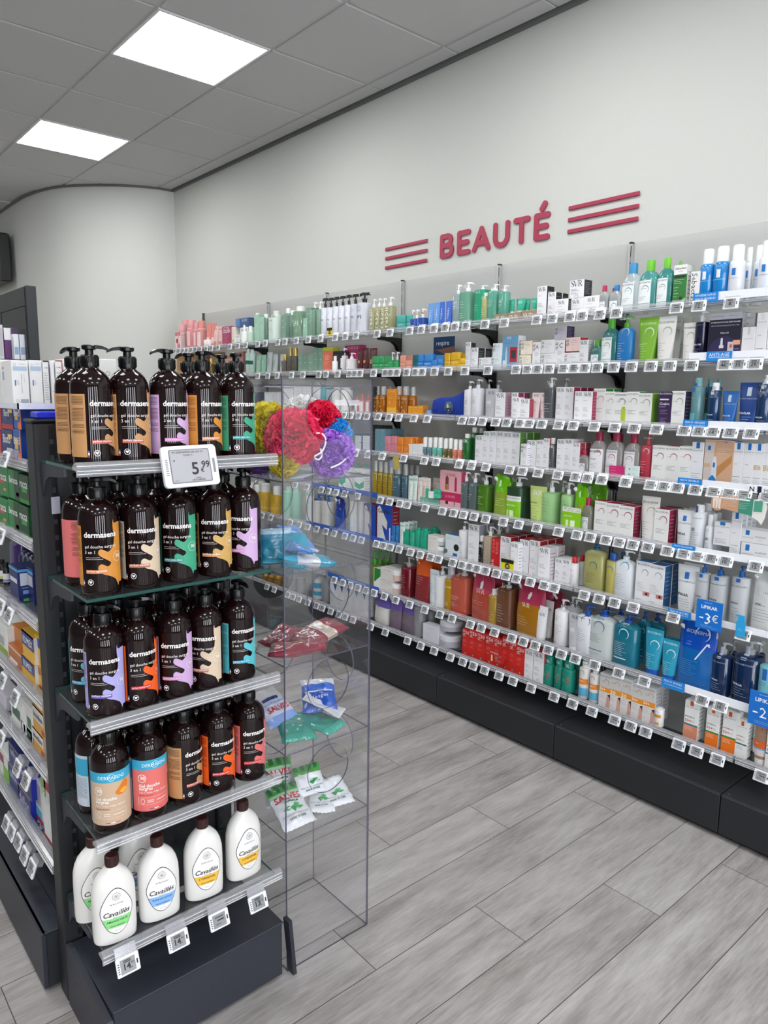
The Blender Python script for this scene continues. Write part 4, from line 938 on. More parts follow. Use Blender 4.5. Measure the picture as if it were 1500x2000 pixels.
lrpbox|skincare_carton|box|white carton with blue square at top|box|EBECEE|B9BCC0|lrp
lrpflat|cream_carton|box|flat wide white carton with blue square|box|EBECEE|-|R .14 .55 .26 .9 1C73C4;T LA_ROCHE-POSAY .22 .4 .34 50545A;T CICAPLAST .6 .55 .34 50545A;L .5 .75 .35 2 .12 9A9EA4
lilacbook|leaflet_box|box|dark lilac patterned carton|pack:.04|3A3A55|-|L .1 .8 .8 6 .1 7A7AA0
whitecard|display_card|display card|white display card with blue pictures|pack:.03|E6E8EC|-|R .08 .0 .9 .35 7FA6D8;R .5 .02 .7 .22 B86A3A;R .75 .02 .92 .22 C07848;D .3 .82 .015 333333;D .6 .82 .015 333333
papertall|leaflet|leaflet|tall white leaflet|pack:.02|E4E5E9|-|L .1 .9 .9 8 .08 B0B2BC
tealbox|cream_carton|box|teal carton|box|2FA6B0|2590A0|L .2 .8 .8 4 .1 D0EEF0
flowerbox|cream_carton|box|pale teal carton with rose drawing|box|9DB8BC|-|D .5 .55 .15 B02838;D .6 .4 .1 C85A60;L .2 .8 .9 2 .05 3A5A60
whitebottle|lotion_bottle|bottle|white lotion bottle|round:.9|E8E8E6|D8D8D6|L .2 .8 .7 6 .07 6A6A6A
pinkvial|serum_bottle|bottle|slim pink bottle with white label|vial|D98A88|D0605E|R .1 .02 .9 .62 F4F4F4;L .3 .7 .5 5 .08 B07878
blacktext|serum_carton|box|black carton covered in small print|box|1B1B1D|2A2A2C|L .05 .95 .97 18 .05 8A8A8A
amber|oil_spray_bottle|spray bottle|amber oil bottle with clear cap|spray|~C07A1C|~D8D8D8|T LA_ROSEE .5 .6 .8 F0D8A8;B 30 .35 .33 .3 F6E6C4;L .2 .7 .45 2 .05 E8C890;O .6 .13 .2 E8C890
orangetall|sun_carton|box|tall orange carton fading to yellow|box|F0971E|D9861A|R 0 0 1 .3 F3BE3C;T LA_ROSEE .5 .93 .6 FBE0A8;L .1 .6 .7 2 .05 FBE0A8;B 2 .3 .55 .12 FBE0A8
orangesmall|sun_stick_carton|box|small orange carton|box|EE9F1C|D98A18|T LA_ROSEE .5 .9 .7 FBE6B8;L .2 .8 .3 2 .08 FBE6B8
svrwhitepump|cleansing_pump_bottle|bottle|white pump bottle with black serif lettering|pump:.78:3:.03|ECECF0|F1F1F2|S .5 .95 .75 3A3A3E;L .1 .7 .6 2 .05 B84A60;R .15 .38 .6 .5 D8D8DE;L .1 .7 .3 3 .05 9A9AA0;O .5 .06 .08 C05A6A
svrsilvertube|cream_tube|tube|silver tube with black serif lettering|tube|C2C4C8|E8E8EA|S .5 .93 .55 4A4A50;L .1 .6 .75 1 .05 B84A60;R .25 .5 .6 .6 D8DADE;L .1 .7 .4 4 .06 8A8C94
svrpinktube|cream_tube|tube|white tube blushing pink towards foot|tube|F0DDDC|E8E8EA|S .5 .95 .6 55555A;L .1 .6 .7 2 .05 C0445A;L .1 .7 .4 4 .05 C0445A;O .3 .12 .12 C0445A
svrgreypump|cleansing_pump_bottle|bottle|smoky grey gel pump bottle|pump:.78:3:.02|~6F7274|F1F1F2|S .5 .93 .85 F2F2F2;L .1 .8 .55 1 .05 B06070;L .1 .8 .42 4 .06 D8D8DA
biobox|skincare_carton|box|white carton with crescent mark|box|EFEFEC|-|bio
lrpaqua|cleansing_bottle|bottle|clear aqua bottle|round:.84|~7FA9AE|~8FC0C4|R .25 .72 .5 .9 1C73C4;L .2 .7 .6 1 .05 D8E6E8;R .0 .02 .6 .3 5FAEB8
lrpnavybottle|lotion_bottle|bottle|dark blue bottle with white cap|round:.84|^123A66|F1F2F3|R .35 .74 .62 .92 C8D0DA;T LA_ROCHE-POSAY .5 .7 .8 AEBED0;B EFFACLAR .35 .32 .6 F0F4F8;L .1 .7 .2 4 .05 9AB0C8
lrptube|gel_tube|tube|blue gel tube with grey square|tube|1B63B0|1B63B0|R .38 .72 .58 .9 C4D2E0;T LA_ROCHE-POSAY .5 .68 .8 B8CCE4;B EFFACLAR .35 .38 .6 F0F4F8;L .1 .8 .28 5 .05 A0BCDC
lrpnavypump|gel_pump_bottle|bottle|dark navy gel pump bottle|pump:.84:2:.03|^15355E|E8EAEC|R .38 .74 .6 .92 C4CAD2;T LA_ROCHE-POSAY .5 .7 .8 AEBED0;B EFFACLAR .35 .25 .6 F0F4F8;L .1 .8 .18 4 .05 9AB0C8
darktealtin|shampoo_carton|box|dark carton|box|2A4A58|24424E|L .2 .8 .8 3 .1 C8D4D8
tealset|shampoo_carton|box|white carton framed in dark teal|box|2B5E70|224C5C|R .08 .1 .92 .9 E4EAEC;L .15 .8 .8 4 .15 6A8088
bluegreybox|night_cream_carton|box|blue grey carton|box|6F9AA6|5F8894|T LA_ROSEE .5 .97 .6 DDE8EC;L .2 .6 .4 3 .05 A8C4CC
pinkstick|deodorant_stick|deodorant stick|pink deodorant stick|stick|DE8C9C|DE8C9C|L .2 .7 .4 3 .07 F6D4DA;O .5 .1 .12 F6D4DA
orangestick|deodorant_stick|deodorant stick|orange deodorant stick|stick|E98A2E|E98A2E|L .2 .7 .4 3 .07 FBDDB8;O .5 .1 .12 FBDDB8
whitemini|mini_carton|box|tiny white carton|box|EDEDED|DADADA|L .2 .8 .8 3 .15 9AA4A8
rollon|roll_on_bottle|bottle|roll-on bottle with white cap|roll|5F868E|F2F2F0|T LA_ROSEE .5 .47 .7 EEE;D .5 .15 .2 E9C4A8
svrgreenbottle|lotion_bottle|bottle|dark green bottle with white cap|round:.85|1D6A2C|F3F3F1|S .5 .8 .8 F0F4EE;L .1 .8 .5 2 .05 CFE6D0;L .1 .8 .3 4 .05 A8D0AA
svrgreybottle|lotion_bottle|bottle|smoky grey bottle with white cap|round:.82|~6A6C6E|F3F3F1|S .5 .78 .85 F2F2F2;L .1 .8 .35 4 .05 D8D8DA
redpump|cleansing_pump_bottle|bottle|rose red pump bottle|pump:.76:3:.03|B9384A|B9384A|T BIODERMA .5 .92 .8 F3D0D4;A .6 .62 .24 F8E4E6;L .1 .7 .4 5 .06 F0C4CA
bbdisplay|gift_carton|gift box|tan gift carton picturing two tubes|box|D9AE8E|2A6AA0|T LA_ROCHE-POSAY .6 .98 .45 B07850;D .72 .96 .02 1C73C4;L .45 .95 .82 3 .05 F5E6D8;P .45,.2 .95,.55 .95,.7 .45,.42 C48A4E;P .02,.0 .28,.0 .36,.95 .02,.95 D8CCC4;R .12 .78 .22 .87 1C73C4;B BB .14 .5 .2 D9A35C;P .28,.0 .48,.0 .46,.5 .42,.65 .34,.65 .30,.5 DDE4EC;R .33 .42 .4 .52 1C73C4;P .18,.0 .5,.0 .46,.18 .34,.26 .22,.18 1C80D0;R .5 .04 .95 .14 F0DCCC;T OFFERTS .72 .12 .3 B07850
mintbottle|shampoo_pump_bottle|bottle|mint and white pump bottle|pump:.8:2:.03|E8EEEA|2FA482|P .0,.0 1,.0 1,.3 .5,.6 .0,.5 2FA482;R .2 .3 .8 .55 F3F6F4
whitemintbox|shampoo_carton|box|white carton with mint wave|box|EDF1EF|-|P 0,.5 .5,.4 1,.55 1,.3 .5,.2 0,.3 3FAF8C;B Ducray .4 .9 .6 3A4A48
yellowclear|cleansing_gel_bottle|bottle|golden clear bottle with spray cap|spray|~B09A2E|~D8D8D8|T LA_ROSEE .5 .65 .8 F2EAC0;L .1 .8 .48 4 .07 E8DCA0
bluegreyspray|spray_bottle|spray bottle|blue grey clear spray bottle|spray|~5C7A86|~C8C8C8|T LA_ROSEE .5 .65 .7 D8E2E6;L .1 .8 .48 4 .07 B8C8CE
whitetube|cream_tube|tube|white and mint tube|tube|E9F0EC|E8E8E8|R .05 .82 .95 .9 9FD2BE;V LA_ROSEE .5 .7 .45 7ABFA4;L .2 .8 .2 2 .04 A8CDBE
peachtube|cream_tube|tube|white tube with peach lettering|tube|F0E6E0|E8E8E8|T LA_ROSEE .5 .9 .7 D98A70;V SOIN .4 .7 .35 E08A6C;L .2 .8 .2 3 .04 E0A890
mintdisplay|counter_tray|display tray|mint counter tray|pack:.05|7FC4AC|6CB49C|L .1 .7 .6 2 .2 D6EFE6
mintstick|lip_stick_tube|lip balm|mint green stick|stick|3DBB97|35AD8B|L .2 .8 .4 3 .08 CDEFE4
rosegiftbox|gift_carton|gift box|pink gift carton with crimson band|gift|E7AEB4|C03A68|T LA_ROSEE .5 .93 .45 B02A5C;P .27,.5 .42,.5 .42,.8 .385,.86 .31,.86 .27,.8 7A3A4A;R .31 .5 .4 .65 B88A20;P .70,.48 .80,.48 .80,.8 .77,.86 .73,.86 .70,.8 B0245A;R .29 .12 .42 .3 3A2A1C;R 0 .2 1 .44 C02A5C;T LA_ROSEE .5 .36 .45 F0A8C0;R .69 .12 .73 .2 6A2A40
svrclearpump|cleansing_pump_bottle|bottle|clear grey pump bottle|pump:.76:3:.03|~6E7B7C|F2F3F3|S .4 .92 .65 EFF2F2;L .1 .5 .6 1 .05 9AB05A;L .1 .6 .45 3 .06 D8DEDE
svrgreenclear|cleansing_pump_bottle|bottle|clear green pump bottle|pump:.76:3:.03|~5E8A2E|F2F3F3|S .35 .92 .5 F0F4EC;L .1 .6 .6 1 .05 C6DC9A;L .1 .7 .45 4 .06 D8E6C4
greenpouch|refill_pouch|refill pouch|glossy lime green refill pouch|pouch|^8FA83C|^6FC010|S .5 .7 .35 CFE0A0;L .2 .8 .45 4 .05 D8E6B0;P .3,.6 .5,.66 .45,.9 .3,.85 DDEBD0
svrdarkgreen|promo_pump_bottle|bottle|dark green pump bottle in lime sleeve|pump:.78:4:.03|2D4A33|F2F3F3|S .25 .95 .45 F0F4EE;R 0 .02 1 .56 86CC14;R 0 .44 1 .56 E8EEE6;T OFFRE_SPECIALE .5 .53 .85 6A8A4A;B SEBIACLEAR .4 .36 .6 E8F6D0;R .15 .05 .28 .22 C8E89A;R .35 .05 .6 .22 E6F4CC
svrlimetube|gel_tube|tube|pale lime gel tube|tube|C9DC86|B8CC78|S .5 .9 .6 F6F8EC;B SEBIACLEAR .3 .58 .5 6AAE1E;L .1 .8 .48 6 .07 7AB83A;O .5 .14 .1 7AB83A
svrlightgreen|cleanser_pump_bottle|bottle|light green pump bottle|pump:.74:3:.04|9CC98A|F2F3F3|S .4 .93 .6 F4F8F0;L .1 .8 .6 5 .07 5AA048;O .4 .12 .1 5AA048
lrpwhitetube|cream_tube|tube|white tube with blue square|tube|E9ECEE|DDE3E6|R .38 .72 .58 .86 1C73C4;T LA_ROCHE-POSAY .5 .68 .8 50545A;B LIPIKAR .35 .42 .6 50545A;L .1 .85 .3 4 .05 A0A8AE
lrpwhitebottle|lotion_bottle|bottle|white bottle with blue square|round:.84|E8EBEF|EDEFF0|R .2 .82 .45 .97 1C60B4;T LA_ROCHE-POSAY .5 .72 .7 50545A;B B5 .3 .5 .3 50545A;L .1 .8 .4 6 .05 9AA0A8
lrpspray|spray_bottle|spray bottle|small white spray bottle|spray|E4E8EC|EDEEEF|R .3 .8 .6 .95 1C60B4;L .2 .8 .6 1 .05 50545A;B B5 .4 .4 .4 50545A;L .2 .8 .25 3 .05 9AA0A8
yellowspray|hair_oil_box|box|yellow carton with white spray top|spray|C9A010|EDEDED|L .15 .85 .85 8 .08 4A3A08;R 0 0 1 .4 D4A818
mintpump|shampoo_bottle|bottle|mint green bottle with pale cap|round:.86|8CCBB0|C8E4D8|L .2 .8 .8 1 .05 2A5A48;D .4 .75 .05 2A5A48;L .2 .8 .35 5 .05 5A9A80
creampump|cream_pump_bottle|bottle|cream bottle with blue pump|pump:.8:3:.03|DEDCD6|2C62B8|P .55,.9 .85,.9 .85,.4 2A56B0;B CeraVe .3 .85 .5 33363C;L .1 .6 .4 6 .06 8A8A88
creampouch|refill_pack|pouch|white and dark blue pack|pouch|2342A0|20378C|P .1,.2 .6,.3 .5,.95 .1,.9 E0E0DE;B CeraVe .45 .7 .6 E6E8EE
creamjar|cream_jar|jar|large white jar with blue triangle|jar|E2E2E0|DADAD8|P .2,.5 .8,.5 .8,.1 3A5CB0;L .1 .8 .2 2 .06 8A8A88
bluepack|cream_carton|box|royal blue carton showing white tube|box|1B49B0|8A1F2A|P .05,.0 .62,.0 .7,.55 .2,.97 .05,.9 DEDCD8;B CeraVe .45 .88 .7 2A2C34;P .35,.45 .75,.3 .65,.0 .5,.2 1B49B0;L .1 .4 .4 5 .06 8A8A88
redmini|lip_balm_carton|box|dark red carton|box|8E1B34|7A1830|L .2 .8 .8 2 .1 E0B0BC
bluemini|lip_balm_tube|lip balm|small blue lip balm|stick|2F7FC0|2F7FC0|L .2 .8 .4 3 .08 D0E4F4
tealstick2|deodorant_jar|deodorant|emerald green round deodorant|round:.9|1FA583|1FA583|L .2 .8 .6 4 .08 8ADCC4
palebox|cream_carton|box|pale cream carton|box|E6E2DD|DEDAD6|T LA_ROSEE .5 .9 .6 B8A898;L .1 .7 .6 3 .08 C8B8A8;O .8 .2 .06 C8A898
creamjarsmall|cream_jar|jar|small frosted jar with white lid|jar|BFCCCE|F1F2F1|L .2 .8 .4 2 .1 F0F4F4
eyebox|eye_mask_carton|box|white carton with black oval window|box|DDE6EA|2F6FA8|L .1 .8 .88 2 .06 5A9AB8;D .78 .48 .18 141416;D .06 .25 .12 5A6A70;R .55 .08 .85 .22 2A6AC0
darkspray|spray_bottle|spray bottle|dark brown spray bottle with white cap|round:.8|^2A2826|F0F0F0|S .5 .7 .8 E8E8E8;L .1 .8 .5 5 .09 D8D8D8
beigepump|body_pump_bottle|bottle|beige pump bottle|pump:.76:3:.03|B7A792|EDEDED|S .5 .93 .8 F0ECE6;L .1 .8 .6 6 .08 D8CCBC
redbox|promo_carton|box|red carton with white icons|box|CE1F24|B01A20|O .25 .92 .1 F4D0D0;O .25 .8 .1 F4D0D0;O .25 .68 .1 F4D0D0;O .25 .56 .1 F4D0D0;V REINE .65 .9 .4 E88A88;W .05 .3 .25 F6E0E0
svrredspray|spray_can|spray can|white can with red domed cap|round:.80|ECECEF|D01F26|S .5 .85 .75 3A3A3E;L .1 .8 .6 2 .05 C05058;L .1 .8 .4 4 .06 B06A70;O .4 .1 .1 C04A54
oilbottle|shower_oil_bottle|bottle|large clear yellow oil bottle|pump:.88:3.5:.10:.6|~C4C284|1F5F86|A .55 .55 .18 2A6A9A;L .2 .7 .4 6 .04 5A5A30;P .1,.08 .8,.02 .8,.04 .1,.12 2A7AB0
oilsmall|shower_oil_bottle|bottle|yellow oil bottle with blue cap|round:.83|~D2CC7A|1C58A8|A .5 .62 .25 4A7A9A;L .2 .7 .45 7 .06 8A8A5A
biowhitepump|balm_pump_bottle|bottle|white pump bottle with blue crescent|pump:.8:3:.08:.65|E9EEF2|E9ECEE|T BIODERMA .5 .92 .7 6A7480;A .6 .68 .22 6A9AC0;L .1 .7 .5 7 .05 9AA4B0
eyebiobox|face_cream_carton|box|white carton picturing an eye|box|EFF0F2|2A6AA0|T BIODERMA .5 .95 .8 77777A;A .6 .74 .2 6A8AB0;L .1 .8 .5 6 .04 A0A4AA;R .55 .2 .98 .3 D08A80;D .78 .25 .08 3A1A18;L .1 .5 .1 1 .03 33363A
lrppump|balm_pump_bottle|bottle|grey white bottle with blue pump|pump:.82:2.4:.02|C9CCCE|1A4E96|R .38 .74 .62 .92 1C6CC0;T LA_ROCHE-POSAY .5 .68 .9 44484E;B LIPIKAR .35 .4 .5 55595E;L .1 .8 .3 4 .05 8A9096
lrppouch|refill_pouch|refill pouch|translucent white refill pouch|pouch|D6D8D6|CCD0CE|R .5 .72 .62 .84 1C6CC0;T LA_ROCHE-POSAY .6 .68 .6 44484E;B LIPIKAR .3 .48 .35 55595E;L .1 .8 .38 5 .05 8A9096
greybox|lotion_carton|box|pale grey carton|box|B4B4B0|-|L .2 .8 .8 4 .1 8A8A88
greenpump|liquid_soap_bottle|bottle|olive bottle with green pump|pump:.62:4:.03|~8A8A50|3C9C30|P .2,.1 .8,.1 .8,.6 .5,.8 .2,.6 4C8C34
greenwhitebox|soap_carton|box|green and white carton|box|EDEFEA|D8DAD6|P .1,1 1,1 1,.65 .1,.3 1E8A2A;B C .2 .45 .2 2A3A2A
peachjar|cream_jar|jar|round jar with white lid|jar|DDBDB2|F0EFEE|L .2 .7 .4 2 .12 F8EEEA
darkredpump|shower_pump_bottle|bottle|dark red bottle with clear pump|pump:.76:3:.04|^6E1822|~E0E0E0|T LA_ROSEE .5 .85 .8 E8C0C0;L .1 .7 .55 6 .06 D8A8A8
maroonpouch|refill_pouch|refill pouch|orange and maroon refill pouch|pouch|8A2A30|D0561E|L .1 .7 .6 5 .05 E8B8A8;P .1,.0 .9,.0 .9,.16 .5,.1 B8A0A0
larosetube|cream_tube|tube|pale blue white tube|tube|DCE6EA|D0D8DC|T LA_ROSEE .5 .9 .7 7AA0B0;L .1 .8 .6 6 .05 6A9AB8
larosepump|milk_pump_bottle|bottle|plain white pump bottle|pump:.78:2:.03|EBEDEF|F1F2F2|T LA_ROSEE .4 .8 .6 9AB0C8;L .2 .7 .35 4 .05 B0BCC8
greypump|pump_bottle|bottle|grey pump bottle|pump:.78:2:.03|8A8C8E|9A9C9E|
yellowoil|body_oil_bottle|bottle|clear bottle of yellow oil|spray|~CFA81E|~D8D8DC|T LA_ROSEE .5 .55 .8 F4ECC0;O .5 .15 .14 F4ECC0
coralpump|shower_pump_bottle|bottle|coral pump bottle|pump:.86:3.5:.02|~D4705A|EDEDEE|S .35 .92 .5 F8E4DE;L .1 .7 .4 3 .04 F4D4CC;L .1 .6 .24 3 .04 F4D4CC;R 0 0 1 .06 C8302A
redpouch|refill_pouch|refill pouch|glossy brick red refill pouch|pouch|^B5503E|^B4405A|S .45 .68 .4 EFC8C0;L .1 .7 .4 2 .05 E0A89C;P .4,.66 .55,.7 .5,.85 .4,.8 E8E0E0
smallyellow|shower_oil_bottle|bottle|small golden bottle with clear cap|round:.84|~BFA04A|EDEDEC|S .5 .9 .75 F8F2E0;L .1 .8 .5 6 .07 E8DCB8
brownpump|shower_pump_bottle|bottle|brown pump bottle|pump:.87:4:.02|^6E4630|E2E2E2|S .35 .93 .6 F4EAE0;L .1 .7 .5 7 .06 D8C4B0
amberpouch|refill_pouch|refill pouch|amber refill pouch with crimson top|pouch|^A87018|^B03A58|S .4 .62 .3 F4E4C4;L .1 .6 .35 4 .05 E0C48A;P .42,.7 .58,.7 .54,.84 .44,.82 EAE4E0
svrwhitetube|cream_tube|tube|white tube with coloured small print|tube:.06|ECECEE|E4E4E6|S .6 .8 .5 55555A;L .1 .5 .5 3 .05 C86A6A
brownpouch|refill_pouch|refill pouch|dark brown and crimson refill pouch|pouch|5E3A28|8E3046|
svrcreampump|balm_pump_bottle|bottle|rounded white pump bottle|pump:.78:2.2:.04|EBEBEE|EDEDEF|S .45 .9 .6 3A3A3E;L .1 .7 .65 3 .04 B88A80;L .1 .8 .45 6 .04 B0A0A0;O .35 .06 .08 C05A6A
biowhitepump2|balm_pump_bottle|bottle|white bottle with blue pump|pump:.79:3:.04:.7|EBEEF2|1F58B4|T BIODERMA .5 .92 .75 55606C;A .6 .7 .24 3A5A8A;B ATODERM .35 .76 .4 44546A;L .1 .7 .5 7 .04 8A94A0
atobig|balm_pump_bottle|bottle|big translucent white bottle with blue pump|pump:.86:3.2:.10:.62|C8D0CE|1F58B4|T BIODERMA .4 .85 .5 5A6A78;A .5 .66 .2 5A7AA8;L .1 .65 .5 6 .03 7A8890;R .1 .16 .65 .175 2A5AA8;L .1 .6 .1 1 .03 7A8890
tealpump|shower_gel_pump_bottle|bottle|big teal gel pump bottle|pump:.84:3.2:.10:.62|~1E8AA0|1C4E9E|T BIODERMA .4 .85 .5 DCEEF2;A .5 .64 .2 DCEEF2;L .1 .65 .46 8 .035 D0E8EE;R .1 .14 .65 .16 E8F4F8
bluetube|shower_gel_tube|tube|turquoise gel tube with blue cap|tube:.13|^2FA0C0|1D5FC8|T BIODERMA .5 .93 .8 DCEEF4;A .6 .66 .24 E4F2F6;L .1 .7 .45 7 .05 CDE6EE
bluepouch|refill_pouch|refill pouch|bright blue refill pouch|pouch|^1668B4|^1450B8|T BIODERMA .5 .88 .6 BFD4F0;A .62 .84 .18 C8DCF4;L .1 .4 .7 2 .04 A8C4E8;L .15 .6 .42 8 .03 4F9AD0;P .5,.45 .54,.45 .8,.72 .76,.72 DCE8F8;D .82 .70 .04 E8EEF4
navypump|shower_gel_pump_bottle|bottle|dark navy pump bottle with clear pump|pump:.78:2.4:.05|^10294F|~C8CCD0|R .35 .72 .55 .92 B8C4D4;T LA_ROCHE-POSAY .45 .66 .8 BCC8DA;B LIPIKAR .3 .32 .4 E8EEF6;L .1 .7 .25 4 .04 9AAAC4
lightteal|shower_gel_pump_bottle|bottle|light turquoise pump bottle|pump:.8:2.4:.03|7FC0CE|B8BCC0|R .3 .55 .55 .75 1C6CC0;L .1 .8 .5 2 .04 3A6A78
amberbottle|oil_bottle|bottle|small amber bottle|round:.7|8A6010|C8A040|L .2 .8 .4 2 .06 E8C878
greyround|lotion_bottle|bottle|frosted grey round bottle|round:.96|8A8C90|9A9CA0|L .2 .7 .5 3 .05 B0B2B8
bluebandtin|lotion_bottle|bottle|white bottle with turquoise bands|round:.96|D0D4D6|D0D4D6|R 0 .55 1 .8 3A9ABC;R 0 .2 1 .4 3A9ABC
bluewedge|cream_carton|box|white carton with blue wedge|box|D9DADC|-|P .45,1 .95,1 .75,.68 2A50A8;L .1 .8 .6 8 .06 8A8C90
whitepouch|refill_pouch|refill pouch|white and lilac refill pouch|pouch|E0DDD6|6A5AA8|L .15 .8 .6 7 .05 A8A4A8
purplepouch|refill_pouch|refill pouch|mauve refill pouch with violet top|pouch|7A6A78|6A58A0|L .2 .8 .6 7 .05 A898A4
lowwhitebox|balm_carton|box|squat pale lilac white carton|box|DFDFE6|-|T LA_ROSEE .5 .85 .4 B8B8C4;L .2 .7 .5 3 .08 C0C0CC
bigjar|balm_jar|jar|large frosted lilac white jar|jar|BDBDC8|E2E2E8|L .2 .6 .45 3 .06 E4E4EC
tancan|sun_spray_can|spray can|emerald green spray can|can|138C78|138C78|S .42 .9 .6 DDF0EC;V TAN .7 .5 .3 C85038;L .1 .5 .4 2 .04 BFE4DC;O .3 .1 .1 BFE4DC;L .1 .6 .62 1 .04 C85038
sunbottle|sunscreen_bottle|bottle|white bottle with orange and blue bands|round:.84|ECEBE8|F2F2F0|R 0 .4 1 .55 EE8A1E;R 0 .08 1 .3 5FB4DC;B 50+ .45 .52 .5 FAEBD4;T BIODERMA .5 .95 .7 88868A;A .5 .72 .2 D07848
sunbox|sunscreen_carton|box|white carton with orange band and face|box|DAD8D6|C9C9CB|sun
sunmini|sunscreen_bottle|bottle|tiny white bottle with orange patches|round:.95|EFEEEC|EFEEEC|R .15 .5 .85 .66 EE9A2E;R .3 .12 .7 .24 F0A830;L .2 .8 .85 2 .06 9A9A9A
anthelios|sunscreen_carton|box|two-tone white and coloured carton|box|EDEDEB|-|ant
tantube|tinted_sunscreen_tube|tube|brown tinted sunscreen tube|tube:.13|A3826A|F0EEEC|D .5 .78 .08 C85A30;T LA_ROCHE-POSAY .5 .68 .7 C4A890;R .02 .36 .98 .52 D9622A;R .02 .33 .98 .36 5FB4DC;R .02 .2 .98 .33 D8D0D0;T 50+ .25 .48 .3 F4D8C0
'''
DES = {}
for l in DES_TXT.strip().split('\n'):
    a = l.split('|'); DES[a[0]] = a[1:]
def ops_for(des, raw, opt):
    if raw == 'svr':
        i2 = opt.get('ink2', 'C0566A'); raw = f'S .5 .965 .82 2A2A2C;L .1 .6 .72 1 .03 {i2};L .1 .75 .5 4 .035 77777C;L .1 .6 .3 3 .03 ABABB0;O .5 .07 .12 C07078'
        if 'letter' in opt: raw = f'W .05 .95 .3 2A2A2C;B {opt["letter"]} .6 .9 .4 99777A;L .3 .9 .6 4 .04 8A8A90;L .3 .8 .3 3 .04 ABABB0'
    if raw == 'bio':
        i = opt.get('ink', '77777A'); i2 = opt.get('ink2', '8A9A80'); raw = f'T BIODERMA .5 .95 .85 {i};A .62 .70 .24 {i2};L .15 .6 .72 1 .03 {i};L .15 .8 .45 4 .035 {i};L .15 .5 .12 1 .03 {i}'
        if opt.get('pic'): raw += ';R .62 .06 .92 .5 B4CC3A;R .68 .5 .86 .56 9CBB2A'
        if opt.get('front') == '35204A': raw = f'T BIODERMA .5 .97 .85 E8E0F0;R .1 .76 .75 .8 E8E0F0;B Cicabio .45 .70 .75 E8E0F0;T Creme+ .3 .6 .5 C8B8DC;L .15 .8 .48 3 .05 B8A8CC;L .2 .8 .25 3 .05 B8A8CC;R 0 0 1 .06 D8D4DC'
    if raw == 'lrp':
        s = opt.get('sq', '1C73C4'); raw = f'R .35 .86 .65 1 {s};T LA_ROCHE-POSAY .5 .82 .85 66686C;L .2 .7 .55 1 .03 66686C;L .1 .9 .28 1 .03 44464A;L .1 .85 .22 4 .035 9A9CA0'
        if opt.get('bb'): raw += ';B BB .45 .55 .7 D8B07A'
    if raw == 'mic':
        raw = 'R .04 .05 .74 .60 EEF2F2;T BIODERMA .4 .575 .6 4A5560;A .45 .42 .18 5A9A98;L .1 .55 .44 1 .03 4A6A78;L .08 .6 .28 3 .03 6A7A84;R .04 .14 .74 .15 4FA098;L .08 .5 .1 1 .03 4A5560'
        if opt.get('wide'): raw = 'R .04 .05 .9 .60 F0F0F2;B BIODERMA .42 .56 .7 3A4048;A .62 .5 .18 A02040;B CREALINE .3 .38 .4 3A4048;L .1 .7 .26 4 .03 8A8A90'
        if opt.get('cap') == '8E1B3C' and not opt.get('wide'): raw = 'R .04 .05 .74 .60 EDEDF0;T BIODERMA .4 .575 .6 4A5560;A .45 .42 .18 A84A60;L .1 .55 .44 1 .03 8A5A68;L .08 .6 .28 3 .03 8A7A84'
    if raw == 'sun':
        spf = opt.get('spf', '50+'); raw = f'T BIODERMA .5 .94 .85 88868A;A .6 .76 .22 D08A58;L .1 .6 .78 1 .03 8A7A70;R 0 .46 1 .6 EE9A2A;B {spf} .3 .58 .5 FBF0DC;R 0 0 1 .46 E6E2DF;L .08 .55 .42 4 .045 A8A4A0;P .6,.0 1,.0 1,.42 .8,.40 .68,.3 .7,.2 .66,.08 D9A898;P .72,.4 1,.44 1,.2 .93,.34 3A2620;L .08 .4 .14 1 .03 C07A50'
    if raw == 'ant':
        b = opt['base']; bd = opt['band']; raw = f'R .38 .88 .62 1 D8571F;T LA_ROCHE-POSAY .5 .85 .85 77777A;B ANTHELIOS .4 .6 .7 3A3A3E;B 50+ .3 .52 .45 D8431F;L .55 .9 .5 2 .03 A88A80;R 0 0 1 .36 {b};R 0 .36 1 .40 {bd};L .1 .8 .32 3 .035 {"F4DCCC" if b != "EDEDEC" else "8A8A8C"}'
    r = []
    for q in (raw or '').split(';'):
        t = q.split()
        if t: t[-1] = 'EEEEEE' if t[-1] == 'EEE' else t[-1]; r.append(t)
    return r
_pc = {}
def product(des, w, h, opt):
    """prototype meshes for a product kind at a size (shared by all its copies)"""
    w = round(w/.0015)*.0015; h = round(h/.003)*.003
    k = (des, round(w, 4), round(h, 4), tuple(sorted(opt.items())))
    if k in _pc: return _pc[k]
    on, cat, look, shape, col, cap, raw = DES[des]
    col = opt.get('col', col)
    if 'tint' in opt: col = '~'+opt['tint']
    if 'capc' in opt and shape[:4] == 'tube': cap = opt['capc']
    if 'cap' in opt: cap = opt['cap']
    body, parts, dep = make_shape(shape, w, h, float(opt['d']) if 'd' in opt else None, col, cap, ops_for(des, raw, opt), opt)
    r = (on, cat, look, body.mesh(on), [(n, b.mesh(n)) for n, b in parts], dep)
    _pc[k] = r; return r
COLN = {'B4274E': 'crimson', '1878C0': 'blue', '2B8CC4': 'blue', '6CC02E': 'lime', '49A02C': 'green', 'A8204A': 'crimson', '8E1B3C': 'crimson'}
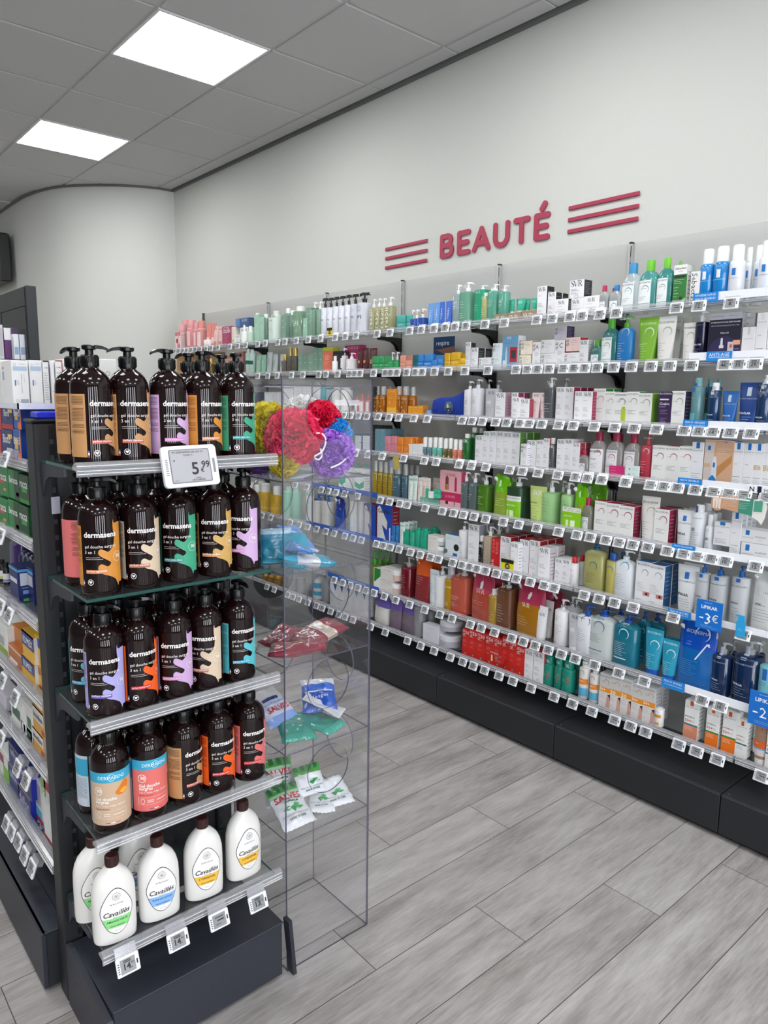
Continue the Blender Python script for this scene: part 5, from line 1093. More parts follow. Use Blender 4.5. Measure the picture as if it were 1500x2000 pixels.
SIDEN = {'A23A5E': 'pink', 'B23A4E': 'red', 'A22A52': 'crimson', '2E8B3A': 'green', '3A8A3A': 'green', '78B41E': 'lime', '3A2A52': 'purple', 'A81E2A': 'red', 'A8204A': 'crimson', '9A1C44': 'crimson', '1E5A90': 'blue', '8FB43A': 'lime', '5E9A2E': 'green', 'B03A4A': 'red', 'B8444E': 'red', 'C8404A': 'red', '232323': 'black', '2a2a2a': 'black', 'D3A7B8': 'pale pink', 'B8322E': 'red', '3B2C5E': 'purple', 'C98A3A': 'ochre', 'C03030': 'red', '8E8E96': 'striped grey', 'D8D0D4': 'pale grey', 'C8C8C8': 'grey'}
def look_of(des, look, opt):
    if des in ('micellar', 'micmini'): look = look.replace('coloured', COLN.get(opt.get('cap'), 'blue')).replace('cleansing ', '')
    if opt.get('side') in SIDEN and 'side' not in look: look = look.replace(' with black serif lettering', '').replace(' with sideways black lettering', '').replace(' with crescent mark', ', crescent mark')+f', {SIDEN[opt["side"]]} side'
    if 'letter' in opt: look = f'white carton printed {opt["letter"]} and sideways lettering'
    if opt.get('spf') == '30': look += ' printed 30'
    if opt.get('front') == '35204A': look = 'dark purple carton with white lettering'
    if opt.get('bb'): look = 'white carton printed BB in tan'
    if opt.get('pic'): look = 'white carton picturing lime green tube'
    if des == 'rollon': look = {'5F868E': 'blue grey', '69BBAA': 'mint', '6A6232': 'olive', 'D9806A': 'salmon'}[opt['col']]+' '+look
    if des == 'anthelios': look = {'DE9070': 'white and peach carton', 'F47A1E': 'white and bright orange carton', 'EDEDEC': 'white carton with teal stripe'}[opt['base']]
    return look
ROWN = {1: 'top', 2: 'second', 3: 'third', 4: 'fourth', 5: 'fifth', 6: 'sixth', 7: 'seventh', 8: 'bottom'}
NUM = ['', 'one', 'two', 'three', 'four', 'five', 'six', 'seven', 'eight', 'nine', 'ten', 'eleven', 'twelve', 'thirteen', 'fourteen', 'fifteen', 'sixteen', 'seventeen', 'eighteen', 'nineteen', 'twenty']
NUM += ['twenty-'+n for n in NUM[1:10]] + ['thirty'] + ['thirty-'+n for n in NUM[1:10]]+['forty']+['forty-'+n for n in NUM[1:10]]
ORD = ['leftmost', 'second', 'third', 'fourth', 'fifth', 'sixth', 'seventh', 'eighth', 'ninth', 'tenth', 'eleventh', 'twelfth', 'thirteenth', 'fourteenth', 'fifteenth', 'sixteenth', 'seventeenth', 'eighteenth', 'nineteenth', 'twentieth']
ORD += ['twenty-'+n.replace('leftmost', 'first') for n in ORD[:9]] + ['thirtieth'] + ['thirty-'+n.replace('leftmost', 'first') for n in ORD[:9]]+['fortieth']+['forty-'+n.replace('leftmost', 'first') for n in ORD[:9]]
def number_labels(items):
    """items: (object, base look, place phrase, sort key); gives each a label that is true of it alone"""
    g = {}
    for it in items: g.setdefault((it[1], it[2]), []).append(it)
    for (look, place), l in g.items():
        l.sort(key=lambda q: q[3])
        for i, it in enumerate(l):
            if len(l) == 1: it[0]['label'] = f'{look} {place}'
            elif len(l) == 2: it[0]['label'] = f'{look} {place}, {"left" if i == 0 else "right"} one'
            elif i == len(l)-1: it[0]['label'] = f'{look} {place}, rightmost of {NUM[len(l)]}'
            else: it[0]['label'] = f'{look} {place}, {ORD[i]}{" from left" if i else ""} of {NUM[len(l)]}'
            if len(it[0]['label'].split()) > 16: it[0]['label'] = it[0]['label'].replace(' from left', '').replace('tall ', '')
            if len(l) > 1: it[0]['group'] = f'{look} {place}'
# ------------------------------------------------------------------ room
def nodemat(name):
    m = bpy.data.materials.new(name); m.use_nodes = True; nt = m.node_tree
    return m, nt, nt.nodes, nt.links.new, nt.nodes['Principled BSDF']
def floor_mat():
    m, nt, N, L, b = nodemat('plank_tiles')
    def mt(op, a, c=None):
        n = N.new('ShaderNodeMath'); n.operation = op
        for i, v in enumerate((a, c)):
            if v is None: continue
            if isinstance(v, (int, float)): n.inputs[i].default_value = v
            else: L(v, n.inputs[i])
        return n.outputs[0]
    g = N.new('ShaderNodeNewGeometry'); s = N.new('ShaderNodeSeparateXYZ'); L(g.outputs['Position'], s.inputs[0])
    X, Y = s.outputs[0], s.outputs[1]
    u = mt('DIVIDE', mt('ADD', X, .955), .1972); k = mt('FLOOR', u); fu = mt('SUBTRACT', u, k)
    v = mt('DIVIDE', mt('SUBTRACT', mt('SUBTRACT', Y, 1.157), mt('MULTIPLY', k, .4)), 1.2); kv = mt('FLOOR', v); fv = mt('SUBTRACT', v, kv)
    eu = mt('MULTIPLY', mt('MINIMUM', fu, mt('SUBTRACT', 1, fu)), .1972); ev = mt('MULTIPLY', mt('MINIMUM', fv, mt('SUBTRACT', 1, fv)), 1.2)
    e = mt('MINIMUM', eu, ev); gap = mt('LESS_THAN', e, .0012)
    cb = N.new('ShaderNodeCombineXYZ'); L(k, cb.inputs[0]); L(kv, cb.inputs[1])
    wn = N.new('ShaderNodeTexWhiteNoise'); L(cb.outputs[0], wn.inputs[0])
    # streaks run along Y, shifted per plank
    c2 = N.new('ShaderNodeCombineXYZ'); L(mt('MULTIPLY', X, 9), c2.inputs[0]); L(mt('MULTIPLY', Y, 1.6), c2.inputs[1]); L(mt('MULTIPLY', wn.outputs[0], 40), c2.inputs[2])
    n1 = N.new('ShaderNodeTexNoise'); n1.inputs['Scale'].default_value = 1.6; n1.inputs['Detail'].default_value = 8; n1.inputs['Roughness'].default_value = .62; L(c2.outputs[0], n1.inputs['Vector'])
    c3 = N.new('ShaderNodeCombineXYZ'); L(mt('MULTIPLY', X, 90), c3.inputs[0]); L(mt('MULTIPLY', Y, 7), c3.inputs[1]); L(mt('MULTIPLY', wn.outputs[0], 40), c3.inputs[2])
    n2 = N.new('ShaderNodeTexNoise'); n2.inputs['Scale'].default_value = 1.5; n2.inputs['Detail'].default_value = 6; n2.inputs['Roughness'].default_value = .7; L(c3.outputs[0], n2.inputs['Vector'])
    fac = mt('ADD', mt('ADD', mt('MULTIPLY', n1.outputs[0], .55), mt('MULTIPLY', n2.outputs[0], .35)), mt('MULTIPLY', wn.outputs[0], .10))
    r = N.new('ShaderNodeValToRGB'); L(fac, r.inputs[0])
    r.color_ramp.elements[0].position = .34; r.color_ramp.elements[0].color = lin('78746F')
    r.color_ramp.elements[1].position = .68; r.color_ramp.elements[1].color = lin('BBB7B6')
    q = r.color_ramp.elements.new(.5); q.color = lin('9E9A98')
    mx = N.new('ShaderNodeMix'); mx.data_type = 'RGBA'; L(gap, mx.inputs[0]); L(r.outputs[0], mx.inputs[6]); mx.inputs[7].default_value = lin('3A3634')
    L(mx.outputs[2], b.inputs['Base Color']); b.inputs['Roughness'].default_value = .38; b.inputs['Specular IOR Level'].default_value = .45
    bp = N.new('ShaderNodeBump'); bp.inputs['Strength'].default_value = .25; bp.inputs['Distance'].default_value = .002
    L(mt('SUBTRACT', n2.outputs[0], mt('MULTIPLY', gap, 2)), bp.inputs['Height']); L(bp.outputs[0], b.inputs['Normal'])
    return m
def noise_mat(name, h1, h2, scale, rough=.8, bump=.1):
    m, nt, N, L, b = nodemat(name)
    t = N.new('ShaderNodeTexCoord'); n = N.new('ShaderNodeTexNoise'); n.inputs['Scale'].default_value = scale; n.inputs['Detail'].default_value = 5; L(t.outputs['Object'], n.inputs['Vector'])
    r = N.new('ShaderNodeValToRGB'); r.color_ramp.elements[0].color = lin(h1); r.color_ramp.elements[1].color = lin(h2); L(n.outputs[0], r.inputs[0])
    L(r.outputs[0], b.inputs['Base Color']); b.inputs['Roughness'].default_value = rough
    bp = N.new('ShaderNodeBump'); bp.inputs['Strength'].default_value = bump; bp.inputs['Distance'].default_value = .001; L(n.outputs[0], bp.inputs['Height']); L(bp.outputs[0], b.inputs['Normal'])
    return m
M_WALL = noise_mat('wall_paint', 'D0D2CC', 'D5D6D1', 140)
M_CEIL = noise_mat('ceiling_tile', 'C2C2C1', 'CACAC9', 220, .9, .3)
M_GRID = mat('C0C0BE', .5); M_BACK = noise_mat('back_panel_metal', 'BFBCB8', 'C6C3BF', 60, .5, .03)
M_ANTH_LIT = noise_mat('anthracite_daylit', '2A2D36', '30333D', 90, .48, .08)  # bluish daylight falling on the gondola base is mixed into this colour
M_PLI = noise_mat('plinth_metal', '1C1E21', '212428', 90, .48, .08)
M_EMIT = mat('FFFFFF', .5, emit=PANEL_E)
H, WY = 3.256, 2.873
X0, X1, Y0 = -9.0, 4.0, -4.2
def plane(name, vs, m):
    b = MB(); b.add(vs, [tuple(range(len(vs)))], m); return struct(b.obj(name))
plane('floor', [(X0, Y0, 0), (X1, Y0, 0), (X1, WY, 0), (X0, WY, 0)], floor_mat())
b = MB(); b.box(-6.104, X1, WY, WY+.1, 0, H, M_WALL); struct(b.obj('wall_right'))
cv = [(-6.104, 2.873), (-6.113, 2.746), (-6.175, 2.595), (-6.263, 2.459), (-6.441, 2.271), (-6.604, 2.145), (-6.791, 2.062), (-7.054, 2.008), (-7.445, 1.980), (-9.0, 1.975)]
def smooth(P, n=4):
    out = []
    for i in range(len(P)-1):
        p0 = P[max(i-1, 0)]; p1 = P[i]; p2 = P[i+1]; p3 = P[min(i+2, len(P)-1)]
        for k in range(n):
            t = k/n; out.append(tuple(.5*((2*b_)+(-a_+c_)*t+(2*a_-5*b_+4*c_-d_)*t*t+(-a_+3*b_-3*c_+d_)*t**3) for a_, b_, c_, d_ in zip(p0, p1, p2, p3)))
    return out+[P[-1]]
sv = smooth(cv[1:]); sv = [cv[0]]+sv
b = MB(); V = [(x, y, z) for x, y in sv for z in (0, H)]; b.add(V, [(2*i, 2*i+2, 2*i+3, 2*i+1) for i in range(len(sv)-1)], M_WALL, smooth=True); struct(b.obj('wall_far'))
b = MB(); b.box(X0-.1, X0, Y0, 1.975, 0, H, M_WALL); struct(b.obj('wall_end'))
M_FARW = mat('747476', .7)
b = MB(); b.box(X0, X1, Y0-.1, Y0, 0, H, M_FARW); struct(b.obj('wall_left'))
b = MB(); b.box(X1, X1+.1, Y0, WY, 0, H, M_FARW); struct(b.obj('wall_back'))
# ceiling: tiles in a T-bar grid
GX = [-3.364-.594*i for i in range(-12, 10)]; GY = [2.737, 2.130, 1.533]+[1.533-.6*i for i in range(1, 10)]
lightcells = {(i, j) for i in (1, 4, 7, -2, -5, -8) for j in (1, 4, 7)}
b = MB(); e = MB()
for gi in range(len(GX)-1):
    i = gi-12
    xa, xb = GX[gi+1], GX[gi]
    for j in range(len(GY)-1):
        ya, yb = GY[j+1], GY[j]
        if (i+1, j) in lightcells or ya < Y0: continue
        b.cbox(xa+.009, xb-.009, ya+.009, yb-.009, H-.003, H+.012, .003, M_CEIL)
    b.cbox(xa+.005, xb-.005, 2.748, 2.845, H-.003, H+.012, .002, M_CEIL)
b.add([(X0, Y0, H+.004), (X1, Y0, H+.004), (X1, WY, H+.004), (X0, WY, H+.004)], [(0, 1, 2, 3)], M_GRID)
struct(b.obj('ceiling'))
b = MB(); b.box(-6.1, X1, WY-.022, WY, H-.018, H+.002, mat('6A6A69', .5)); struct(b.obj('trim_1'))
b = MB(); P = [(x, y) for x, y in sv]
for (xa, ya), (xb, yb) in zip(P, P[1:]):
    b.add([(xa, ya-.001, H-.018), (xb, yb-.001, H-.018), (xb+.01, yb-.022, H-.018), (xa+.01, ya-.022, H-.018), (xa, ya, H), (xb, yb, H), (xb+.01, yb-.022, H), (xa+.01, ya-.022, H)], [(0, 1, 2, 3), (3, 2, 6, 7)], mat('6A6A69', .5))
struct(b.obj('trim_2'))
lamps = []
proto = None
for (i, j) in sorted(lightcells):
    gi = i+12-1
    if gi < 0 or gi+1 >= len(GX) or j+1 >= len(GY): continue
    xa, xb, ya, yb = GX[gi+1]+.006, GX[gi]-.006, GY[j+1]+.006, GY[j]-.006
    if ya < Y0 or (xa < -6.6 and yb > 1.9): continue
    cx, cy = (xa+xb)/2, (ya+yb)/2
    if proto is None:
        proto = thing('ceiling_light', 'square white luminous ceiling panel', 'ceiling light', (cx, cy, H), group='square luminous ceiling panels')
        w = .291; b = MB()
        for a_, b_, c_, d_ in ((-w, w, -w, -w+.012), (-w, w, w-.012, w), (-w, -w+.012, -w+.012, w-.012), (w-.012, w, -w+.012, w-.012)): b.box(a_, b_, c_, d_, -.006, .003, mat('E8E8E8', .4))
        b.obj('frame', proto); b = MB(); q = w-.012; b.box(-q, q, -q, q, -.003, .002, M_EMIT); b.obj('diffuser', proto); o = proto
    else: o = dup(proto)
    o.location = (cx, cy, H); lamps.append((o, cx, cy))
for o, x, y in lamps:
    o['label'] = 'square luminous ceiling panel out of the picture behind the viewer'
    if y > 1.5 and -4.6 < x < -3.9: o['label'] = 'larger, nearer bright square luminous ceiling panel at upper left'; del o['group']
    elif y > 1.5 and -6.4 < x < -5.7: o['label'] = 'smaller bright square luminous ceiling panel at far left edge'; del o['group']
# wall sign
RED = mat('A82C4C', .35)
b = MB()
def cap(b, pts, w, y0, y1, m, n=8):
    """rounded stroke plate from a polyline of (x,z)"""
    for jj, ((xa, za), (xb, zb)) in enumerate(zip(pts, pts[1:])):
        y0 -= .00004
        a = math.atan2(zb-za, xb-xa); P = []
        for k in range(n+1): t = a+PI/2+PI*k/n; P.append((xa+w/2*math.cos(t), za+w/2*math.sin(t)))
        for k in range(n+1): t = a-PI/2+PI*k/n; P.append((xb+w/2*math.cos(t), zb+w/2*math.sin(t)))
        q = len(P); V = [(x, y0, z) for x, z in P]+[(x, y1, z) for x, z in P]
        b.add(V, [tuple(range(q-1, -1, -1)), tuple(range(q, 2*q))]+[(k, (k+1) % q, q+(k+1) % q, q+k) for k in range(q)], m)
def arcp(cx, cz, r, a0, a1, n=8, rz=None): return [(cx+r*math.cos(math.radians(a0+(a1-a0)*k/n)), cz+(rz or r)*math.sin(math.radians(a0+(a1-a0)*k/n))) for k in range(n+1)]
W_ = .026; zb, zt = 2.298, 2.396; zm = (zb+zt)/2
letters = []
x = -2.877
letters.append(('B', [[(x, zb), (x, zt), (x+.035, zt)]+arcp(x+.043, zt-.0225, .0225, 90, -90), [(x, zm+.002), (x+.04, zm+.002)]+arcp(x+.048, zb+.0255, .0255, 90, -90)+[(x, zb)]]))
x = -2.752; letters.append(('E', [[(x+.066, zt-.001), (x, zt-.001), (x, zb), (x+.066, zb)], [(x, zm), (x+.058, zm)]]))
letters.append(('A', [[(-2.645, zb), (-2.598, zt), (-2.551, zb)], [(-2.628, zb+.03), (-2.568, zb+.03)]]))
letters.append(('U', [[(-2.507, zt)]+arcp(-2.468, zb+.036, .039, 180, 360, 10, .036)+[(-2.429, zt)]]))
letters.append(('T', [[(-2.380, zt), (-2.306, zt)], [(-2.343, zt), (-2.343, zb)]]))
x = -2.256; letters.append(('E', [[(x+.066, zt), (x, zt), (x, zb), (x+.066, zb)], [(x, zm), (x+.058, zm)], [(x+.03, zt+.028), (x+.046, zt+.05)]]))
words = {0: 'first B', 1: 'first E', 2: 'A', 3: 'U', 4: 'T', 5: 'accented last E'}
sg = thing('wall_sign', 'raised red word BEAUTE between two sets of three red bars on white wall', 'sign', (-2.54, WY, 2.35))
Ti = Matrix.Translation((2.54, -WY, -2.35))
for ch, strokes in letters:
    b = MB()
    for si, s_ in enumerate(strokes): cap(b, [(p[0]+2.54, p[1]-2.35) for p in s_], W_, -.010-.0004*si, -.003, RED)
    b.obj('letter', sg)
for xa, xb, zs in ((-3.34, -2.99, (2.396, 2.345, 2.293)), (-2.079, -1.729, (2.400, 2.350, 2.300))):
    for z in zs: b = MB(); b.cbox(xa+2.54, xb+2.54, -.010, -.003, z-2.35-.009, z-2.35+.009, .002, RED); b.obj('bar', sg)
# tall dark unit and screen at the far left
b = thing('tall_display_unit', 'tall dark grey panelled display unit at the far left against pale wall', 'display unit', (-4.5, 1.2, 0))
q = MB(); q.cbox(-1.6, 0, .02, .07, 0, 2.143, .004, M_PLI); q.cbox(-.012, .002, .018, .074, 0, 2.143, .002, M_DARK2); q.obj('end_panel', b)
q = MB(); q.box(-1.6, -.015, .014, .02, 2.035, 2.135, M_PLI); q.box(-.51, -.015, .012, .019, .2, 2.03, M_PLI); q.box(-1.6, -.53, .012, .019, .2, 2.03, M_PLI); q.obj('door_panel', b)
q = MB(); q.cbox(-1.5, -.02, -.13, .014, 1.72, 1.735, .003, M_BLACK); q.obj('shelf', b)
def small_box(name, lab, cat, x0, x1, y0, y1, z0, z1, col, bands=(), side=None, grp=None, face='x'):
    b = MB(); c = .0012; cx, cy = (x0+x1)/2, (y0+y1)/2; a, d = (x1-x0)/2, (y1-y0)/2
    b.cbox(-a, a, -d, d, 0, z1-z0, c, mat(col, .45))
    for (u0, v0, u1, v1, h) in bands:
        m = mat(h, .45); e = .0004; hh = z1-z0
        if face == 'x': b.add([(a+e, -d+2*d*u, hh*v) for u, v in ((u0, v0), (u1, v0), (u1, v1), (u0, v1))], [(0, 1, 2, 3)], m)
        else: b.add([(-a+2*a*u, -d-e, hh*v) for u, v in ((u0, v0), (u1, v0), (u1, v1), (u0, v1))], [(0, 1, 2, 3)], m)
    if side: b.add([(a+.0003, -d+c, c), (a+.0003, d-c, c), (a+.0003, d-c, z1-z0-c), (a+.0003, -d+c, z1-z0-c)], [(0, 1, 2, 3)], mat(side, .45))
    o = b.obj(name, None, (cx, cy, z0)); return tag(o, lab, cat, grp), b
for k, (px0, px1, y0, y1, col, bands, lab) in enumerate([(-14, 7, 633, 690, 'C8C8CA', ((.1, .1, .9, .9, 'B0B0B4'),), 'pale grey carton at left picture edge on tall dark unit'),
    (8, 22, 640, 676, '5B2A66', ((0, .62, 1, 1, 'E4E2E6'),), 'small purple and white carton on tall dark unit, left one'), (23, 36, 640, 676, 'D8D6DA', ((0, .8, 1, 1, '4A2A56'),), 'small purple-topped white carton on tall dark unit'),
    (26, 37, 652, 676, 'DDE2E8', ((.1, .2, .9, .5, '8FA4C0'),), 'tiny white carton on tall dark unit, left one of front pair'), (38, 49, 653, 676, 'DDE2E8', ((.1, .2, .9, .5, '8FA4C0'),), 'tiny white carton on tall dark unit, right one of front pair'),
    ]):
    X = -4.6 if k < 3 else -4.55; a = at_x(px0, 660, X); c = at_x(px1, 660, X); t = at_x(px0, y0, X)
    small_box('medicine_carton', lab, 'box', X-.05, X, a.y, c.y-.002, 1.736, t.z, col, bands)
b = MB(); b.cbox(-8.6, -7.56, 1.84, 1.94, 2.56, 2.99, .01, M_BLACK); b.box(-8.58, -7.58, 1.836, 1.841, 2.58, 2.97, mat('15161A', .15)); tag(b.obj('wall_screen'), 'dark wall-mounted screen at the far left edge', 'screen')
# ------------------------------------------------------------------ wall unit
BX = [-5.60, -4.61, -3.90, -3.178, -2.465, -1.747, -1.030, -.312, .405]
BAYN = ['leftmost', 'second from left', 'third from left', 'fourth from left', 'middle right', 'second from right', 'rightmost visible', 'outermost right']
ZS = {1: 1.893, 2: 1.688, 3: 1.455, 4: 1.245, 5: .998, 6: .75, 7: .466, 8: .263}
def rail_mesh(b, x0, x1, m=M_RAIL, T=None):
    """clear price rail: rounded nose, slot and lower lip, along x, at y=0"""
    prof = [(.016, .004), (.004, .012), (-.004, .014), (-.011, .010), (-.013, .003), (-.011, -.003), (-.0125, -.006), (-.012, -.013), (-.008, -.016), (-.006, -.012), (-.006, -.004), (.002, -.002), (.016, -.002)]
    V = [(x, y, z) for x in (x0, x1) for y, z in prof]; n = len(prof)
    b.add(V, [(k, (k+1) % n, n+(k+1) % n, n+k) for k in range(n)]+[tuple(range(n-1, -1, -1)), tuple(range(n, 2*n))], m, T)
    for dz in (.006, -.004, -.010): b.box(x0, x1, -.0135, -.0125, dz, dz+.001, mat('F4F4F6', .2), T)
for i in range(len(BX)-1):
    xa, xb = BX[i], BX[i+1]; L = xb-xa
    o = thing('plinth_unit', f'dark grey metal plinth drawer under the {BAYN[i]} wall bay', 'plinth', (xa, 2.49, 0), group='plinth units below the wall shelves')
    q = MB(); q.cbox(.0015, L-.0015, 0, .016, .02, .168, .002, M_PLI); q.obj('front_panel', o)
    q = MB(); q.cbox(.0015, L-.0015, .002, .375, .168, .172, .0012, M_PLI); q.lathe([(.003, 0), (.003, .001)], M_STEEL, Matrix.Translation((.02, .02, .172)), n=8); q.obj('top_panel', o)
    q = MB(); q.box(.0, L, .03, .37, 0, .02, M_BLACK); q.obj('foot_rail', o)
    q = MB(); q.cbox(xa+.012, xb-.012, 2.845, 2.853, .172, 1.90, .002, M_BACK)
    for z in (.36, .56): q.box(xa+.012, xb-.012, 2.8435, 2.8455, z, z+.003, M_DARK)
    tag(q.obj('back_panel'), f'grey metal back panel of the {BAYN[i]} wall bay', 'panel', 'grey back panels behind the wall shelves')
    q = MB(); q.cbox(xa+.012, xb-.012, 2.845, 2.850, 1.905, 2.199, .001, M_TOPP)
    tag(q.obj('top_panel_sheet'), f'clear plastic sheet above the top shelf of the {BAYN[i]} wall bay', 'panel', 'clear sheets above the wall shelves')
    for r in range(1, 9):
        z = ZS[r]
        o = thing('glass_shelf', f'{ROWN[r]} glass shelf of the {BAYN[i]} wall bay with clear price rail', 'shelf', (xa, 2.60, z), group='glass shelves of the wall unit')
        q = MB(); q.box(.008, L-.008, 0, .238, -.007, 0, [M_GLASS, M_GLASS, M_GEDGE, M_GLASS, M_GLASS, M_GLASS]); q.obj('glass_panel', o)
        q = MB(); rail_mesh(q, .004, L-.004, T=Matrix.Translation((0, -.014, .004 if r < 5 else .012))); q.obj('price_rail', o)
        for xx in (.012, L-.012):
            q = MB(); P = [(0, -.002), (0, -.03), (-.03, -.028), (-.07, -.022), (-.105, -.016), (-.145, -.014), (-.15, -.002)]
            P = [(.245, -.008), (.245, -.085), (.228, -.075), (.215, -.05), (.19, -.033), (.15, -.026), (.09, -.024), (.085, -.008)]
            V = [(xx+s, y, zz) for s in (-.006, .006) for y, zz in P]; n = len(P)
            q.add(V, [tuple(range(n-1, -1, -1)), tuple(range(n, 2*n))]+[(k, (k+1) % n, n+(k+1) % n, n+k) for k in range(n)], M_BLACK); q.obj('bracket', o)
for i, x in enumerate(BX[:-1]):
    q = MB(); q.box(x-.005, x+.005, 2.852, 2.868, .172, 2.203, mat('C4C5C5', .4) if i else M_DARK); q.box(x+.001, x+.0045, 2.8508, 2.8525, .2, 2.19, M_BLACK)
    for k in range(30): q.box(x+.0005, x+.005, 2.8500, 2.8512, .24+.065*k, .262+.065*k, mat('9A9B9B', .4))
    q.box(x-.006, x+.006, 2.85, 2.87, 2.2, 2.207, M_BLACK)
    tag(q.obj('slotted_upright'), f'slotted metal upright at left of the {BAYN[i]} wall bay', 'upright', 'slotted uprights of the wall unit')
# ------------------------------------------------------------------ price tags
_tm = {}
def tag_meshes(txt, w=.052, h=.040):
    k = (txt, w, h)
    if k in _tm: return _tm[k]
    if 'frame' not in _tm:
        q = MB(); q.cbox(-w/2, w/2, -.006, 0, -h/2, h/2, .0018, M_TAGW); q.box(w*.36, w*.42, -.0066, -.0055, -h*.12, h*.12, M_BLACK)
        for i in range(5): q.box(-w*.45, -w*.38, -.0064, -.0055, -h*.3+i*h*.12, -h*.3+i*h*.12+h*.06, mat('55585E', .5))
        _tm['frame'] = q.mesh('frame')
        q = MB(); q.box(-w*.46, w*.46, .0005, .0015, -h/2, h*.75, M_RAIL); q.box(-w*.46, w*.46, -.003, .0012, h*.50, h*.56, M_RAIL); _tm['clip'] = q.mesh('clip')
    q = MB(); e = -.0067; q.box(-w*.34, w*.31, e, -.0055, -h*.38, h*.38, M_TAGS)
    ink = mat('26272A', .5)
    def put(V, F, ox, oz, s): q.add([(ox+a*s, e-.0003, oz+b_*s) for a, b_ in V], F, ink)
    if txt.isdigit():
        V, F, tw, th = glyphs(txt, .03, 0, 2); s = h*.34/th; ww = tw*s; put(V, F, -w*.02-ww*.6, -h*.2, s)
        V, F, tw, th = glyphs('90', .01, 0, 1); put(V, F, -w*.02+ww*.45, h*.0, h*.14/th); put([(0, 0), (1, 0), (1, 1), (0, 1)], [(0, 1, 2, 3)], -w*.02+ww*.43, -h*.2, h*.06)
        for i in range(2): put([(0, 0), (1, 0), (1, .12), (0, .12)], [(0, 1, 2, 3)], -w*.2, h*.26-i*h*.08, w*.32)
    else:
        for i in range(3): put([(0, 0), (1, 0), (1, .1+.08*(i == 1)), (0, .1+.08*(i == 1))], [(0, 1, 2, 3)], -w*.22+(.1*w if i == 1 else 0), h*.18-i*h*.19, w*(.42-.08*i))
    _tm[k] = q.mesh('screen'); return _tm[k]
def price_tag(loc, tilt, rz, txt, name='price_tag'):
    o = thing(name, 'white electronic price tag', 'price tag', loc); o.rotation_euler = (tilt, 0, rz)
    sm_ = tag_meshes(txt); ob('frame', _tm['frame'], o); ob('screen', sm_, o); ob('clip', _tm['clip'], o); return o
tagitems = []
for l in TAGS.strip().split('\n'):
    a = l.split(); r = int(a[0])
    for t in a[1:]:
        x, _, p = t.partition(':'); x = float(x)
        o = price_tag((x, 2.560, ZS[r]-(.010 if r < 5 else .004)), math.radians(-(10 if r < 3 else 22)), 0, p)
        look = f'price tag reading {p}' if p else 'grey-screened price tag'
        tagitems.append((o, look, f'on {ROWN[r]} wall shelf', x))
# ------------------------------------------------------------------ products on the wall unit
items = []
for l in PROD.strip().split('\n'):
    a = l.split(); r = int(a[0]); des = a[1]; x, y, z, w, h = map(float, a[2:7]); n = int(a[7]); opt = dict(t.split('=') for t in a[8:])
    on, cat, look, bm_, parts, dep = product(des, w, h, opt)
    look = look_of(des, look, opt)
    proto = None; step = dep+.004
    for k in range(n):
        yy = y+dep/2+k*step
        if yy+dep/2 > 2.842:
            if k: break
            yy = 2.842-dep/2
        if proto is None:
            if parts:
                o = thing(on, look, cat, (x, yy, z)); ob('body', bm_, o)
                for pn, pm in parts: ob(pn, pm, o)
            else: o = tag(ob(on, bm_, None, (x, yy, z)), look, cat)
            proto = o
        else: o = dup(proto); o.location = (x, yy, z)
        if h < .2 and des not in ('pinkcard',): o.rotation_euler.z = random.uniform(-.02, .02)
        place = f'on {ROWN[r]} wall shelf' if k == 0 else f'behind front row, {ROWN[r]} shelf'
        items.append((o, look, place, x+k*.001))
number_labels(items)
_front = {}
for o, look, place, x in items:
    if place.startswith('on '): _front.setdefault(place.split()[1], []).append((o.location.x, look.split(',')[0]))
_ti = []
for o, look, place, x in tagitems:
    rn = place.split()[1]; pl = min(_front[rn], key=lambda q: abs(q[0]-x))[1].split()
    _ti.append((o, ('price tag reading '+look.split()[-1] if 'reading' in look else 'price tag'), 'under '+' '.join(pl[:8])+', '+rn+' shelf', x))
tagrows = [(o, place.split()[1]) for o, look, place, x in tagitems]
number_labels(_ti)
for o, rn in tagrows:
    o['group'] = 'price tags on the '+rn+' wall shelf'
    if len(o['label'].split()) > 16: o['label'] = o['label'].replace(' with black serif lettering', '').replace(' with white lettering', '')
# ------------------------------------------------------------------ shelf-edge strips, cards, odd things on the wall unit
def strip(name, lab, cat, pa, pb, row, z0, z1, col, txt=None, tcol='F4F6FA', y=2.566, tilt=0, extra=None):
    xa = at_y(pa[0], pa[1], y).x; xb = at_y(pb[0], pb[1], y).x; b = MB(); w = xb-xa; h = z1-z0
    b.cbox(-w/2, w/2, -.001, .001, 0, h, .0004, mat(col, .4))
    if txt:
        ops = []
        for i, t in enumerate(txt): ops.append(['T', t, '.5', str(.85-.38*i), str(min(.8, .055*len(t)*h/w*5)), tcol])
        emit_print(b, ops, w, h, lambda x, z: -.001, True)
    if extra: extra(b, w, h)
    o = b.obj(name, None, ((xa+xb)/2, y, z0)); o.rotation_euler.x = -tilt; return tag(o, lab, cat)
def zat(p, y=2.566): return at_y(p[0], p[1], y).z
def seg(row, pw0, pw1, ztop, zbot, pb0, pb1, words, lab):
    if pw0: strip('shelf_strip', f'long white plastic strip on the right of the {ROWN[row]} wall shelf', 'shelf strip', pw0, pw1, row, zbot, ztop, 'ECEFF6')
    strip('shelf_label', lab, 'shelf label', pb0, pb1, row, zbot-.004, ztop+.001, '1584D6', words, y=2.562)
seg(1, (1400, 585), (1560, 570), ZS[1]+.034, ZS[1]+.006, (1354, 580), (1403, 578), ['HYGIENE_VISAGE', 'PEAUX_SENSIBLES'], 'light blue shelf label at the right of the top wall shelf')
